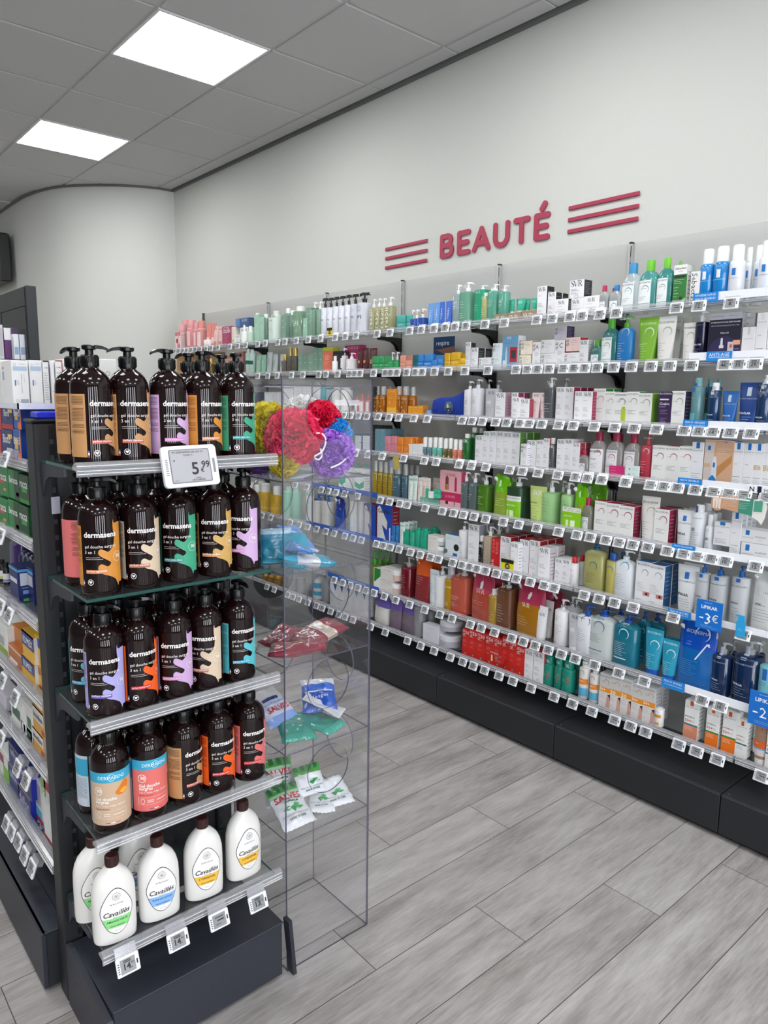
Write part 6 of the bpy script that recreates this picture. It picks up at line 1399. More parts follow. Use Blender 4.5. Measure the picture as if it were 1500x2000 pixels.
seg(2, (1346, 695), (1560, 690), ZS[2]+.036, ZS[2]+.008, (1380, 695), (1430, 692), ['ANTI-AGE', 'HYPERPIGMENTATION'], 'light blue shelf label under the navy gift carton, second wall shelf')
seg(3, (1383, 830), (1560, 830), ZS[3]+.030, ZS[3]+.004, (1334, 826), (1382, 826), ['PEAUX_GRASSES', 'OU_A_TENDANCE_ACNEIQUE'], 'blue shelf label on third wall shelf beside the clear aqua bottle')
seg(4, (1372, 940), (1560, 950), ZS[4]+.030, ZS[4]+.002, (1324, 935), (1371, 936), ['PEAUX_SENSIBLES', 'DESHYDRATEES'], 'blue shelf label on fourth wall shelf below the tan gift carton')
seg(5, (1359, 1068), (1560, 1095), ZS[5]+.030, ZS[5]+.004, (1313, 1060), (1358, 1066), ['PEAUX_FRAGILISEES', 'OU_IRRITEES'], 'blue shelf label on fifth wall shelf below white tube')
seg(6, (1351, 1195), (1560, 1230), ZS[6]+.028, ZS[6]+.004, (1305, 1185), (1350, 1192), ['PEAUX_SECHES', 'OU_A_TENDANCE_ATOPIQUE'], 'blue shelf label on sixth wall shelf below the white tube')
seg(7, (1338, 1340), (1560, 1400), ZS[7]+.036, ZS[7]+.004, (1293, 1325), (1337, 1338), ['PEAUX_SECHES', 'OU_A_TENDANCE_ATOPIQUE'], 'blue shelf label on seventh wall shelf in front of the bright blue pouch')
def n1(b, w, h): emit_print(b, [['B', 'N', '.12', '.8', '.12', '101114'], ['R', '.25', '.15', '.37', '.9', '1584D6'], ['B', '1', '.31', '.9', '.08', '101114'], ['T', 'MARQUE', '.7', '.62', '.55', '101114']], w, h, lambda x, z: -.001, True)
strip('shelf_label', 'white strip end printed N1 in black and blue on fourth wall shelf', 'shelf label', (1460, 950), (1540, 955), 4, ZS[4]+.003, ZS[4]+.029, 'F2F4F8', y=2.561, extra=n1)
for row, pa, pb, lab in ((5, (610, 965), (736, 1000), 'long blue brand strip along fifth wall shelf seen through clear case'), (6, (598, 1025), (749, 1065), 'long blue brand strip along sixth wall shelf behind clear case'), (7, (640, 1120), (740, 1150), 'long blue brand strip along seventh wall shelf behind clear case')):
    strip('brand_strip', lab, 'shelf strip', pa, pb, row, ZS[row]+.006, ZS[row]+.034, '2A56B0', ['DEVELOPPE_AVEC_DES_DERMATOLOGUES'], 'C8D4EE')
strip('brand_strip', 'medium blue tray front with red end on sixth wall shelf', 'shelf strip', (749, 1065), (776, 1070), 6, ZS[6]+.002, ZS[6]+.03, '4A80B8', ['SOIN_DES_LEVRES'], 'D8E4F4')
def promo(name, lab, p0, p1, ztop_p, zbot, l1, l2, y=2.545):
    xa, xb = at_y(p0, ztop_p, y).x, at_y(p1, ztop_p, y).x; zt = at_y(p0, ztop_p, y).z; w, h = xb-xa, zt-zbot; b = MB()
    b.cbox(-w/2, w/2, -.001, .001, 0, h, .0004, mat('1670CC', .35)); emit_print(b, [['L', '.3', '.7', '.92', '1', 'E8F0FA'], ['B', l1, '.5', '.82', '.62', 'F4F8FC'], ['R', '.14', '.36', '.30', '.40', 'F4F8FC'], ['T', l2[1], '.47', '.56', '.22', 'F4F8FC'], ['T', l2[2], '.74', '.56', '.24', 'F4F8FC'], ['L', '.2', '.9', '.14', '2', '.05', '9AC0EC']], w, h, lambda x, z: -.001, True)
    o = b.obj(name, None, ((xa+xb)/2, y, zbot)); tag(o, lab, 'promotion card')
promo('promo_card', 'blue promotion card printed minus 3 euros on sixth wall shelf', 1362, 1414, 1168, ZS[6]-.012, 'LIPIKAR', '-3€')
promo('promo_card', 'blue promotion card printed minus 2 euros at right picture edge', 1466, 1530, 1345, ZS[7]-.022, 'LIPIKAR', '-2€')
b = MB(); X = at_y(1449, 1200, 2.548).x; loft(b, [(0, .016, .001, 3), (.05, .017, .001, 3), (.06, .012, .001, 3), (.075, .012, .001, 3)], mat('2AA0DC', .4)); b.add([(-.02, -.0005, .072), (.012, -.0005, .07), (.012, -.0005, .078), (-.016, -.0005, .079)], [(0, 1, 2, 3)], mat('2AA0DC', .4)); emit_print(b, [['L', '.2', '.8', '.6', '2', '.1', 'BFE4F4']], .03, .05, lambda x, z: -.001, True)
tag(b.obj('bottle_shaped_card', None, (X, 2.548, ZS[6]-.01)), 'light blue bottle-shaped card clipped to the sixth wall shelf', 'promotion card')
def card(name, lab, px, py, w, h, col, row_y, fn=None, shape='box', cat='display card'):
    p = at_y(px, py, row_y); b = MB()
    if shape == 'oval': b.lathe([(h/2, -.001), (h/2, .001)], mat(col, .4), Matrix.Scale(w/h, 4, (1, 0, 0)) @ Matrix.Rotation(PI/2, 4, 'X'), n=28)
    else: b.cbox(-w/2, w/2, -.001, .001, -h/2, h/2, .0004, mat(col, .4))
    if fn: emit_print(b, fn, w, h, lambda x, z: -.001, True)
    return tag(b.obj(name, None, p), lab, cat)
card('hanging_card', 'oval mustard card hanging from the fourth wall shelf', 773, 904, .058, .078, 'B5A54E', 2.555, [['R', '-.35', '-.35', '.3', '.1', '8A90B0'], ['L', '.3', '.9', '.2', '2', '.15', 'E8E2C0']], 'oval')
card('promo_card', 'yellow and black price-off card on the sixth shelf', 991, 1103, .075, .052, 'E6D918', 2.60, [['R', '0', '.15', '1', '.5', '1C1C1A'], ['D', '.5', '-.15', '.2', '1C1C1A'], ['B', '2€', '.5', '0', '.25', 'F4EC60']])
card('promo_card', 'yellow and black price-off card below black pumps on top shelf', 644, 647, .052, .040, 'E6D918', 2.575, [['R', '0', '.1', '1', '.5', '1C1C1A'], ['D', '.5', '-.15', '.22', '1C1C1A'], ['B', '2€', '.5', '0', '.25', 'F4EC60']])
card('promo_card', 'pink promotion band on large clear crimson-capped bottles', 1204, 924, .068, .058, 'D22A74', 2.612, [['L', '.05', '.7', '.35', '3', '.18', 'F8D0E0'], ['B', 'OFFRE', '.75', '-.1', '.35', 'F8E0EC'], ['B', 'SPECIALE', '.72', '-.28', '.45', 'F8E0EC']])
card('promo_card', 'pale mint promotion band on large clear crimson-capped bottles', 1235, 921, .062, .046, 'DDEBE6', 2.611, [['D', '.3', '.2', '.06', '3FAF8C'], ['D', '.3', '-.25', '.06', '3FAF8C'], ['L', '.45', '.95', '.3', '2', '.14', '6AAE98'], ['L', '.45', '.95', '-.15', '2', '.14', '6AAE98']])
card('promo_card', 'lime promotion band around light green pump bottle and pouch', 1116, 1012, .092, .092, '8CCB1E', 2.612, [['R', '0', '.28', '1', '.5', 'EDF0EA'], ['B', '2X', '.14', '.48', '.18', '5A9A28'], ['T', 'OFFRE_SPECIALE', '.62', '.47', '.7', '6A8A4A'], ['T', 'SPECIAL_OFFER', '.62', '.38', '.7', '6A8A4A'], ['B', 'SEBIACLEAR', '.32', '.12', '.45', 'EAF6D4'], ['R', '.2', '-.45', '.34', '-.1', 'DDEFC0'], ['R', '.45', '-.45', '.7', '-.1', 'E6F4CC']])
card('sticker_disc', 'round red sticker printed minus 3 euros on red cartons', 975, 1286, .062, .062, 'C41F1A', 2.60, [['B', 'SUN_SECURE', '0', '.36', '.8', 'F8E4E0'], ['L', '0', '.8', '.2', '2', '.12', 'F0B8B0'], ['B', '-3€', '.2', '.05', '.35', '5FA898'], ['L', '.1', '.7', '-.2', '2', '.1', 'F0B8B0'], ['R', '-.3', '-.4', '-.15', '.1', 'E8D8A0']], 'oval')
# two-tone shaped hanging card
y = 2.55; A = at_y(1390, 975, y); B_ = at_y(1497, 1010, y); b = MB(); w = B_.x-A.x; zc = at_y(1440, 984, y).z; h = .052
def polyp(pts, col, dy=0, t=.002):
    V = [(x, -t/2-dy, z) for x, z in pts]+[(x, t/2-dy, z) for x, z in pts]; n = len(pts)
    b.add(V, [tuple(range(n-1, -1, -1)), tuple(range(n, 2*n))]+[(k, (k+1) % n, n+(k+1) % n, n+k) for k in range(n)], mat(col, .4))
polyp([(-w*.5, -.018), (-w*.42, -.032), (-w*.33, -.03), (-w*.3, -.022), (0, -.03), (0, .026), (-w*.25, .024), (-w*.42, .022), (-w*.5, .01)], 'C79A7C')
polyp([(0, -.03), (w*.25, -.036), (w*.25, .022), (0, .026)], '3F8F76')
polyp([(w*.25, -.04), (w*.36, -.05), (w*.42, -.062), (w*.47, -.04), (w*.5, .0), (w*.46, .02), (w*.36, .026), (w*.26, .02)], 'E6E6E2', -.0003)
polyp([(w*.27, -.02), (w*.42, -.018), (w*.42, .018), (w*.28, .018)], '4F9C84', .0015)
for k in range(3): polyp([(-w*(.46-.05*k), -.024), (-w*(.43-.05*k), -.024), (-w*(.42-.05*k), .012), (-w*(.47-.05*k), .012)], 'E8D8CC', .0016)
emit_print(b, [['T', 'HYDRAPHASE', '.45', '.5', '.38', 'F0E8E0'], ['L', '.22', '.48', '.2', '4', '.12', 'F4E8DC'], ['L', '.52', '.72', '.1', '4', '.12', 'DCEFE6']], w, h, lambda x, z: -.001, True, .002)
tag(b.obj('shaped_hanging_card', None, ((A.x+B_.x)/2, y, zc)), 'tan and green shaped card with painted tubes hanging under fourth wall shelf', 'display card')
# blue ribbed vanity pouch with its card, and kraft swing tag
p = at_y(876, 812, 2.68); o = thing('vanity_pouch', 'royal blue ribbed fabric vanity pouch with round card', 'pouch', (p.x, 2.69, ZS[3]))
w = (at_y(909, 800, 2.68).x-at_y(842, 800, 2.68).x); b = MB(); F = []; V = []; nx, nz = 60, 14
for s in (0, 1):
    for i in range(nx+1):
        for k in range(nz+1):
            u = i/nx; v = k/nz; top = .082+.046*u+.006*math.sin(u*8)
            rib = .0022*math.sin(i*2.1); bulge = .045*(math.sin(PI*min(max(u, .01), .99))**.5)*(math.sin(PI*(.12+.85*v))**.7)
            V.append((-w/2+u*w, (-1 if s == 0 else 1)*(bulge+rib)*.95, v*top))
for s in (0, 1):
    o_ = s*(nx+1)*(nz+1)
    for i in range(nx):
        for k in range(nz): q = o_+i*(nz+1)+k; F.append((q, q+nz+1, q+nz+2, q+1))
b.add(V, F, mat('1C3FA8', .8), smooth=True); b.obj('body', o)
b = MB(); b.tube([(-w*.3+.02*math.sin(t*.7), -.046+.004*t*.1, .052-.001*t) for t in range(12)], .0012, mat('2A50C0', .5), 6); b.obj('zip', o)
b = MB(); b.lathe([(.030, -.001), (.030, .001)], mat('3F6470', .4), Matrix.Translation((w*.18, -.056, .052)) @ Matrix.Scale(1.0, 4) @ Matrix.Rotation(PI/2, 4, 'X'), n=28)
b2 = MB(); emit_print(b2, [['T', 'LA_ROSEE', '.5', '.9', '.5', 'DCE8EC'], ['R', '.3', '.45', '.5', '.75', 'D8DCDC'], ['R', '.5', '.45', '.62', '.55', 'E09A3A'], ['R', '.2', '.1', '.85', '.42', '1C2C5E'], ['R', '.45', '.2', '.6', '.3', 'C8B890'], ['L', '.55', '.95', '.68', '2', '.1', 'E8C0B0']], .06, .06, lambda x, z: -.0572, True)
b.add([(x+w*.18, y_, z+.008) for x, y_, z in b2.v], [f for f in b2.f], mat('DCE8EC')) if False else None
for f, mi in zip(b2.f, b2.m): b.add([(b2.v[i][0]+w*.18, b2.v[i][1], b2.v[i][2]+.022) for i in f], [tuple(range(len(f)))], b2.mats[mi])
b.obj('round_card', o)
p = at_y(838, 806, 2.61); b = MB(); b.cbox(-.012, .016, -.001, .001, -.022, .012, .0004, mat('6FA8DC', .4)); emit_print(b, [['L', '.1', '.9', '.3', '3', '.2', 'E8F0FA']], .028, .03, lambda x, z: -.001, True)
b.tube([(-.02+.012*math.cos(t*.6), 0, .0+.016*math.sin(t*.6)) for t in range(12)], .0016, mat('7A5A3A', .7), 6)
tag(b.obj('swing_tag', None, (p.x, 2.606, p.z)), 'light blue swing tag on brown cord ring beside small orange cartons', 'tag')
# ------------------------------------------------------------------ end-cap gondola (dark, foreground)
GL, GR, GB, GF = .49, .945, -1.77, -1.49
g = thing('end_cap_gondola', 'dark grey metal end-of-aisle gondola frame carrying pump bottles', 'gondola', (GB, .7, 0))
def rel(b): b.v = [(x-GB, y-.7, z) for x, y, z in b.v]; return b
b = MB(); b.cbox(GB, GF, GL+.004, GR, .012, .166, .002, M_ANTH_LIT); rel(b).obj('base_box', g)
b = MB(); b.cbox(GB, GF+.004, GL+.002, GR+.002, .166, .170, .0012, M_ANTH_LIT); rel(b).obj('base_top', g)
b = MB(); P = [(GB-.0, 0), (GB, .172), (GB+.03, .176), (GF, .150), (GF+.006, .145), (GF+.006, 0)]
V = [(x, y_, z) for y_ in (GL-.012, GL+.002) for x, z in P]; n = len(P); b.add(V, [tuple(range(n-1, -1, -1)), tuple(range(n, 2*n))]+[(k, (k+1) % n, n+(k+1) % n, n+k) for k in range(n)], M_ANTH_LIT); b.lathe([(.0025, 0), (.0025, .0006)], M_BLACK, Matrix.Translation((GB+.06, GL-.0125, .1)) @ Matrix.Rotation(PI/2, 4, 'X'), n=8); rel(b).obj('side_cheek', g)
b = MB(); b.cbox(-1.80, -1.79, .52, .915, .17, 1.487, .002, M_PLI)
for z in (.5, .85, 1.2): b.box(-1.7905, -1.789, .52, .915, z, z+.003, M_BLACK)
rel(b).obj('back_panel', g)
for yy0, yy1, in ((.478, .524), (.912, .958)):
    b = MB(); b.cbox(-1.836, -1.776, yy0, yy1, .0, 1.487, .003, M_PLI); sx = yy1 if yy0 < .6 else yy0
    b.box(-1.7765, -1.775, yy1-.013 if yy0 < .6 else yy0+.004, yy1-.004 if yy0 < .6 else yy0+.013, .18, 1.48, M_BLACK)
    for k in range(34): b.box(-1.7755, -1.7735, yy1-.012 if yy0 < .6 else yy0+.004, yy1-.004 if yy0 < .6 else yy0+.012, .2+k*.0375, .212+k*.0375, M_ANTH_LIT)
    q = rel(b).obj('upright', g); b = MB(); b.cbox(-1.84, -1.77, yy0-.004, yy1+.004, 1.487, 1.495, .003, M_BLACK); rel(b).obj('cap', q)
b = MB(); b.lathe([(.012, 0), (.012, .02), (.006, .021)], M_BLACK, Matrix.Translation((-1.80, .492, 0)), n=12); rel(b).obj('foot', g)
b = MB(); b.cbox(-1.777, -1.772, .508, .527, 1.275, 1.315, .001, mat('B9BCC8', .3)); rel(b).obj('white_clip', g)
EZ = [1.404, 1.131, .854, .58, .308]; EN = ['top', 'second', 'third', 'fourth', 'lowest']
for i, z in enumerate(EZ):
    o = thing('glass_shelf', f'{EN[i]} glass shelf of the end-cap gondola with pump bottles' if i < 4 else 'lowest glass shelf of the end-cap gondola under the white bottles', 'shelf', (GB, .7, z), group='glass shelves of the end-cap gondola')
    b = MB(); b.box(0, .262, -.21, .236, -.007, 0, [M_GLASS, M_GLASS, M_GEDGE, M_GEDGE, M_GEDGE, M_GEDGE]); b.obj('glass_panel', o)
    if i != 1:
        b = MB(); rail_mesh(b, -.222, .247, T=Matrix.Translation((.268, 0, .0)) @ Matrix.Rotation(PI/2, 4, 'Z')); b.obj('price_rail', o)
    for sy in (-.208, .232):
        b = MB(); P = [(0, -.008), (0, -.085), (.012, -.07), (.03, -.045), (.06, -.034), (.13, -.030), (.16, -.026), (.16, -.008)]; n = len(P)
        b.add([(x, sy+s, zz) for s in (-.003, .003) for x, zz in P], [tuple(range(n-1, -1, -1)), tuple(range(n, 2*n))]+[(k, (k+1) % n, n+(k+1) % n, n+k) for k in range(n)], M_ANTH_LIT); b.obj('bracket', o)
b = MB(); b.cbox(-.006, .006, -.006, .006, 0, .168, .001, M_ANTH_LIT, Matrix.Scale(2.4, 4, (1, 0, 0))); q = b.obj('loose_trim', None, (-1.492, .978, .0)); q.rotation_euler = (math.radians(5), 0, 0)
tag(q, 'loose dark metal trim strip leaning beside the gondola base', 'trim strip')
# ------------------------------------------------------------------ foreground pump bottles
R_ = .0418
BODY = [(.0, .038), (.004, R_-.0005), (.010, R_), (.150, R_), (.160, R_*.985), (.170, R_*.93), (.179, R_*.82), (.186, R_*.66), (.191, R_*.48), (.194, R_*.40), (.200, R_*.38)]
BODY = [(z*1.045 if z > .02 else z, r) for z, r in BODY]
M_AMB = mat('160708', .06, spec=.42); M_LIQ = M_AMB
def cyl_put(b, V, F, col, R=R_, rot=0., e=.0006, rough=.45):
    """2D shape (angle*R, z) laid on the bottle; front is -Y, positive x to the viewer's right"""
    me = bmesh.new(); vv = [me.verts.new((a, c, 0)) for a, c in V]
    for f in F:
        try: me.faces.new([vv[i] for i in f])
        except ValueError: pass
    for _ in range(4):
        es = [q for q in me.edges if abs(q.verts[0].co.x-q.verts[1].co.x) > .006]
        if not es: break
        bmesh.ops.subdivide_edges(me, edges=es, cuts=1)
    bmesh.ops.triangulate(me, faces=[f for f in me.faces if len(f.verts) > 4])
    me.verts.index_update()
    P = []
    for v in me.verts: a = v.co.x/R+rot; P.append(((R+e)*math.sin(a), -(R+e)*math.cos(a), v.co.y*1.045))
    b.add(P, [tuple(v.index for v in f.verts) for f in me.faces], mat(col, rough), smooth=True); me.free()
def poly2(pts):
    t = tessellate_polygon([[Vector((x, y, 0)) for x, y in pts]]); return pts, [tuple(f) for f in t]
def smoothloop(P, n=4):
    out = []; N = len(P)
    for i in range(N):
        p0, p1, p2, p3 = P[i-1], P[i], P[(i+1) % N], P[(i+2) % N]
        for k in range(n):
            t = k/n; out.append(tuple(.5*((2*b_)+(-a_+c_)*t+(2*a_-5*b_+4*c_-d_)*t*t+(-a_+3*b_-3*c_+d_)*t**3) for a_, b_, c_, d_ in zip(p0, p1, p2, p3)))
    return out
SPL = [(44, .148), (40, .140), (43.6, .118), (41, .105), (33.5, .0956), (23, .0895), (12, .0935), (2, .0960), (-4, .0915), (-3, .0845), (6, .079), (18, .0735), (29, .0680), (28, .063), (20, .0595), (12, .0625), (2, .0650), (-5.5, .0600), (-4, .0515), (8, .0440), (26.6, .0388), (43.6, .031), (56, .023)]
def slab_text(b, word, x0, x1, z, size, col, bold=.02, R=R_, serif=True):
    V, F, tw, th = glyphs(word, bold, 0, 2); s = (x1-x0)/tw
    cyl_put(b, [(x0+a*s, z+c*s) for a, c in V], F, col, R, 0., .0013)
DS = 'dermasens'
def bottle(kind, col='C08F5E', band='C0604A', scent='parfum classique'):
    """returns list of (part, mesh)"""
    b = MB(); b.lathe([(r, z) for r, z in [(q[1], q[0]) for q in BODY]], M_AMB, n=40); body = b
    p = MB(); n = 28
    pr = []
    for k in range(n*2):
        pass
    BODY_ = 0
    p.lathe([(.0175, .205), (.0175, .2065), (.0182, .207), (.0185, .226), (.0165, .229), (.0085, .2295), (.0082, .241)], M_BLACK2, n=28)
    for k in range(20): a = 2*PI*k/20; p.box(-.0006, .0006, -.0190, -.0184, .207, .225, M_BLACK2, Matrix.Rotation(a, 4, 'Z'))
    nz = MB(); nz.lathe([(.011, .239), (.0145, .241), (.0148, .247), (.012, .249)], M_BLACK2, n=20)
    V = []; 
    for x, z, hw, hh in ((0, .2445, .007, .0045), (.016, .2455, .0065, .0038), (.028, .2440, .0055, .0032), (.037, .2405, .004, .0026), (.041, .2375, .0032, .002)):
        V += [(x, -hw, z-hh), (x, hw, z-hh), (x, hw*.8, z+hh), (x, -hw*.8, z+hh)]
    nz.add(V, [(4*i+k, 4*i+(k+1) % 4, 4*i+4+(k+1) % 4, 4*i+4+k) for i in range(4) for k in range(4)]+[(0, 1, 2, 3), (16, 19, 18, 17)], M_BLACK2)
    l = MB()
    if kind == 'new':
        A0, A1 = -55, -235
        for seg_ in ((-55, -235),):
            V, F = grid(math.radians(seg_[1])*R_, math.radians(seg_[0])*R_, .02, .143, 40); cyl_put(l, V, F, col)
        rr = random.Random(3)
        for i in range(26):
            z = .137-.0028*i if i < 26 else .05
            if i in (6, 7, 17, 18, 22): continue
            wd = rr.uniform(.028, .034); V, F = grid(-math.radians(58)*R_-wd, -math.radians(60)*R_, z, z+.0009, 6); cyl_put(l, V, F, '3A2A20', e=.0009)
        pts = [(math.radians(a)*R_, z) for a, z in smoothloop(SPL, 3)]; V, F = poly2(pts); cyl_put(l, V, F, col, e=.0007)
        V, F = grid(math.radians(54)*R_, math.radians(70)*R_, .023, .148, 4); cyl_put(l, V, F, col, e=.00065)
        V, F = grid(math.radians(43)*R_, math.radians(56)*R_, .031, .147, 4); 
        pts = [(math.radians(a)*R_, z) for a, z in ((43, .147), (56, .147), (57, .023), (50, .028), (38, .036), (34, .045), (34, .085), (41, .1), (43.5, .118), (41, .138))]; V, F = poly2(pts); cyl_put(l, V, F, col, e=.00066)
        # words
        slab_text(l, DS, -math.radians(43)*R_, math.radians(49)*R_, .1195, .012, 'F2EEEC', .025)
        slab_text(l, 'gel douche surgras', -math.radians(42)*R_, math.radians(46)*R_, .0965, .006, 'EDE6E2', .0)
        slab_text(l, '3 en 1', -math.radians(42)*R_, -math.radians(13)*R_, .0870, .006, 'EDE6E2', .0)
        for i, (wd) in enumerate((.030, .036)): 
            V, F = grid(-math.radians(41)*R_, -math.radians(41)*R_+wd, .0785-i*.0035, .0795-i*.0035, 5); cyl_put(l, V, F, 'B8B0AE', e=.0009)
        V, F = grid(-math.radians(41)*R_, math.radians(20)*R_, .0460, .0535, 8); cyl_put(l, V, F, band, e=.0011)
        V, F, tw, th = glyphs(scent, .01, 0, 2); s = math.radians(56)*R_/tw; cyl_put(l, [(-math.radians(39)*R_+a*s, .0478+c*s) for a, c in V], F, 'F6F0EE', e=.0014)
        V, F = ring_shape(.0062, .0011, 24); cyl_put(l, [(x-math.radians(29)*R_, z+.028) for x, z in V], F, 'F0F0F0', e=.0008)
        hp = [(.0, -.0032), (.0034, .0005), (.003, .0026), (.0015, .003), (0, .0016), (-.0015, .003), (-.003, .0026), (-.0034, .0005)]
        V, F = poly2(hp); cyl_put(l, [(x-math.radians(29)*R_, z+.028) for x, z in V], F, 'F4F4F4', e=.0008)
        for i, c in enumerate(('3A6AA8', 'F0F0F0', 'C04038')): V, F = grid(-math.radians(53)*R_, -math.radians(49)*R_, .033-.0045*(i+1), .033-.0045*i, 1); cyl_put(l, V, F, c, e=.0008)
        V, F = ring_shape(.0105, .0006, 28); cyl_put(l, [(x+math.radians(52)*R_, z+.078) for x, z in V], F, 'F4EEE8', e=.0010)
        V, F, tw, th = glyphs('98', 0, 0, 2); s = .011/tw; cyl_put(l, [(math.radians(46)*R_+a*s, .0745+c*s) for a, c in V], F, 'F4EEE8', e=.0011)
        return [('body', body), ('pump', p), ('pump_head', nz), ('label', l)]
    # older wrap label: blue header
    V, F = grid(-math.radians(75)*R_, math.radians(80)*R_, .022, .142, 36); cyl_put(l, V, F, col)
    V, F = grid(-math.radians(75)*R_, math.radians(80)*R_, .119, .142, 36); cyl_put(l, V, F, '35A4C8', e=.0008)
    V, F = grid(math.radians(80)*R_, math.radians(280)*R_, .022, .142, 36); cyl_put(l, V, F, 'C4D0DC', e=.0005)
    V, F = grid(math.radians(225)*R_, math.radians(280)*R_, .095, .135, 12); cyl_put(l, V, F, '35A4C8', e=.0007)
    for i in range(14): V, F = grid(math.radians(232)*R_, math.radians(274)*R_, .088-.0035*i, .0888-.0035*i, 8); cyl_put(l, V, F, '6A7A8A', e=.0008)
    slab_text(l, 'DERMASENS', -math.radians(38)*R_, math.radians(40)*R_, .1265, .01, 'E8F6FA', 0)
    V, F = ring_shape(.0078, .0009, 24); cyl_put(l, [(x+math.radians(1)*R_, z+.130) for x, z in V], F, 'E8F6FA', e=.0009)
    V, F = ring_shape(.0095, .0012, 28); cyl_put(l, [(x-math.radians(40)*R_, z+.100) for x, z in V], F, 'F8F2EC', e=.0009)
    V, F, tw, th = glyphs('98', .01, 0, 2); s = .011/tw; cyl_put(l, [(-math.radians(46)*R_+a*s, .0965+c*s) for a, c in V], F, 'F8F2EC', e=.0009)
    slab_text(l, 'Gel douche', -math.radians(50)*R_, math.radians(14)*R_, .0790, .01, 'F8F2EC', .02)
    slab_text(l, 'surgras', -math.radians(50)*R_, -math.radians(9)*R_, .0700, .01, 'F8F2EC', .02)
    slab_text(l, '3 en 1 corps, visage, cheveux', -math.radians(50)*R_, math.radians(40)*R_, .0640, .01, 'F8F2EC', .0)
    slab_text(l, scent, -math.radians(50)*R_, -math.radians(8)*R_, .0575, .01, band, .01)
    V, F = ring_shape(.0065, .001, 20); cyl_put(l, [((x*.75)-math.radians(40)*R_, z+.046) for x, z in V], F, 'F8F2EC', e=.0009)
    for (a, c, z0, z1) in ((-54, 44, .0545, .0549), (-54, 44, .0375, .0379), (-54, -53, .0375, .0549), (43, 44, .0375, .0549)): V, F = grid(math.radians(a)*R_, math.radians(c)*R_, z0, z1, 10); cyl_put(l, V, F, 'F0E4DC', e=.0009)
    for i in range(2): V, F = grid(-math.radians(26)*R_, math.radians(-6)*R_, .047-.004*i, .0485-.004*i, 3); cyl_put(l, V, F, 'F0E4DC', e=.0009)
    V, F = grid(math.radians(2)*R_, math.radians(38)*R_, .045, .0465, 4); cyl_put(l, V, F, 'F0E4DC', e=.0009)
    if col == 'C9AD92':
        V, F = poly2([(math.radians(a)*R_, z) for a, z in smoothloop([(10, .095), (22, .105), (38, .117), (50, .116), (55, .106), (48, .093), (34, .088), (18, .088)], 3)]); cyl_put(l, V, F, 'E07A1C', e=.0009)
        V, F = poly2([(math.radians(a)*R_, z) for a, z in smoothloop([(24, .094), (34, .100), (48, .1), (46, .094), (34, .090)], 3)]); cyl_put(l, V, F, 'F6B43C', e=.0011)
    else:
        V, F = disc_shape(.006, 16)
        for a, z in ((66, .108), (72, .1), (62, .096), (70, .113)): cyl_put(l, [(x+math.radians(a)*R_, y_+z) for x, y_ in V], F, 'F2E4DC', e=.0009)
    for i, c in enumerate(('2A4A90', 'F0F0F0', 'C83A30')): V, F = grid(math.radians(-20+14*i)*R_, math.radians(-6+14*i)*R_, .0265, .028, 2); cyl_put(l, V, F, c, e=.0009)
    return [('body', body), ('pump', p), ('pump_head', nz), ('label', l)]
M_BLACK2 = mat('050506', .22, spec=.4)
_bt = {}
def place_bottle(key, pos, face, pumpdir, lab, grp):
    if key not in _bt: _bt[key] = [(n, b.mesh(n)) for n, b in bottle(*key)]
    o = thing('pump_bottle', lab, 'bottle', pos, math.radians(90+face), grp)   # facing +X at face=0
    for n, me in _bt[key]:
        q = ob(n, me, o)
        if n == 'pump_head': q.rotation_euler.z = math.radians(pumpdir-90-face)
    return o
T_ = lambda c, b_, s: ('new', c, b_, s)
CL = T_('C08F5E', 'B85A48', 'parfum classique'); OR = T_('C9A6D2', 'D08CC0', 'parfum orchidée blanche'); AG = T_('CF8A36', 'D08250', 'parfum agrumes')
CB = T_('3A9E7A', '2A9090', 'parfum cèdre blanc'); CO = T_('D4BFA6', 'B06A50', 'parfum cocoon'); AM = T_('C9A15A', 'C98A4A', 'parfum ambre')
VI = T_('A9A4DC', '6A5AB0', 'parfum violette'); MO = T_('F0601C', 'D03038', 'parfum tendre monoï'); FO = T_('58BCC6', '2AA0C0', "parfum fleur d'eau")
FB = T_('DC7272', 'C83A40', 'parfum fleur de frangipanier'); OA = ('old', 'C9AD92', 'A8442E', 'Parfum Ambre'); OC = ('old', 'E0706A', 'A03A2E', 'Parfum Classique')
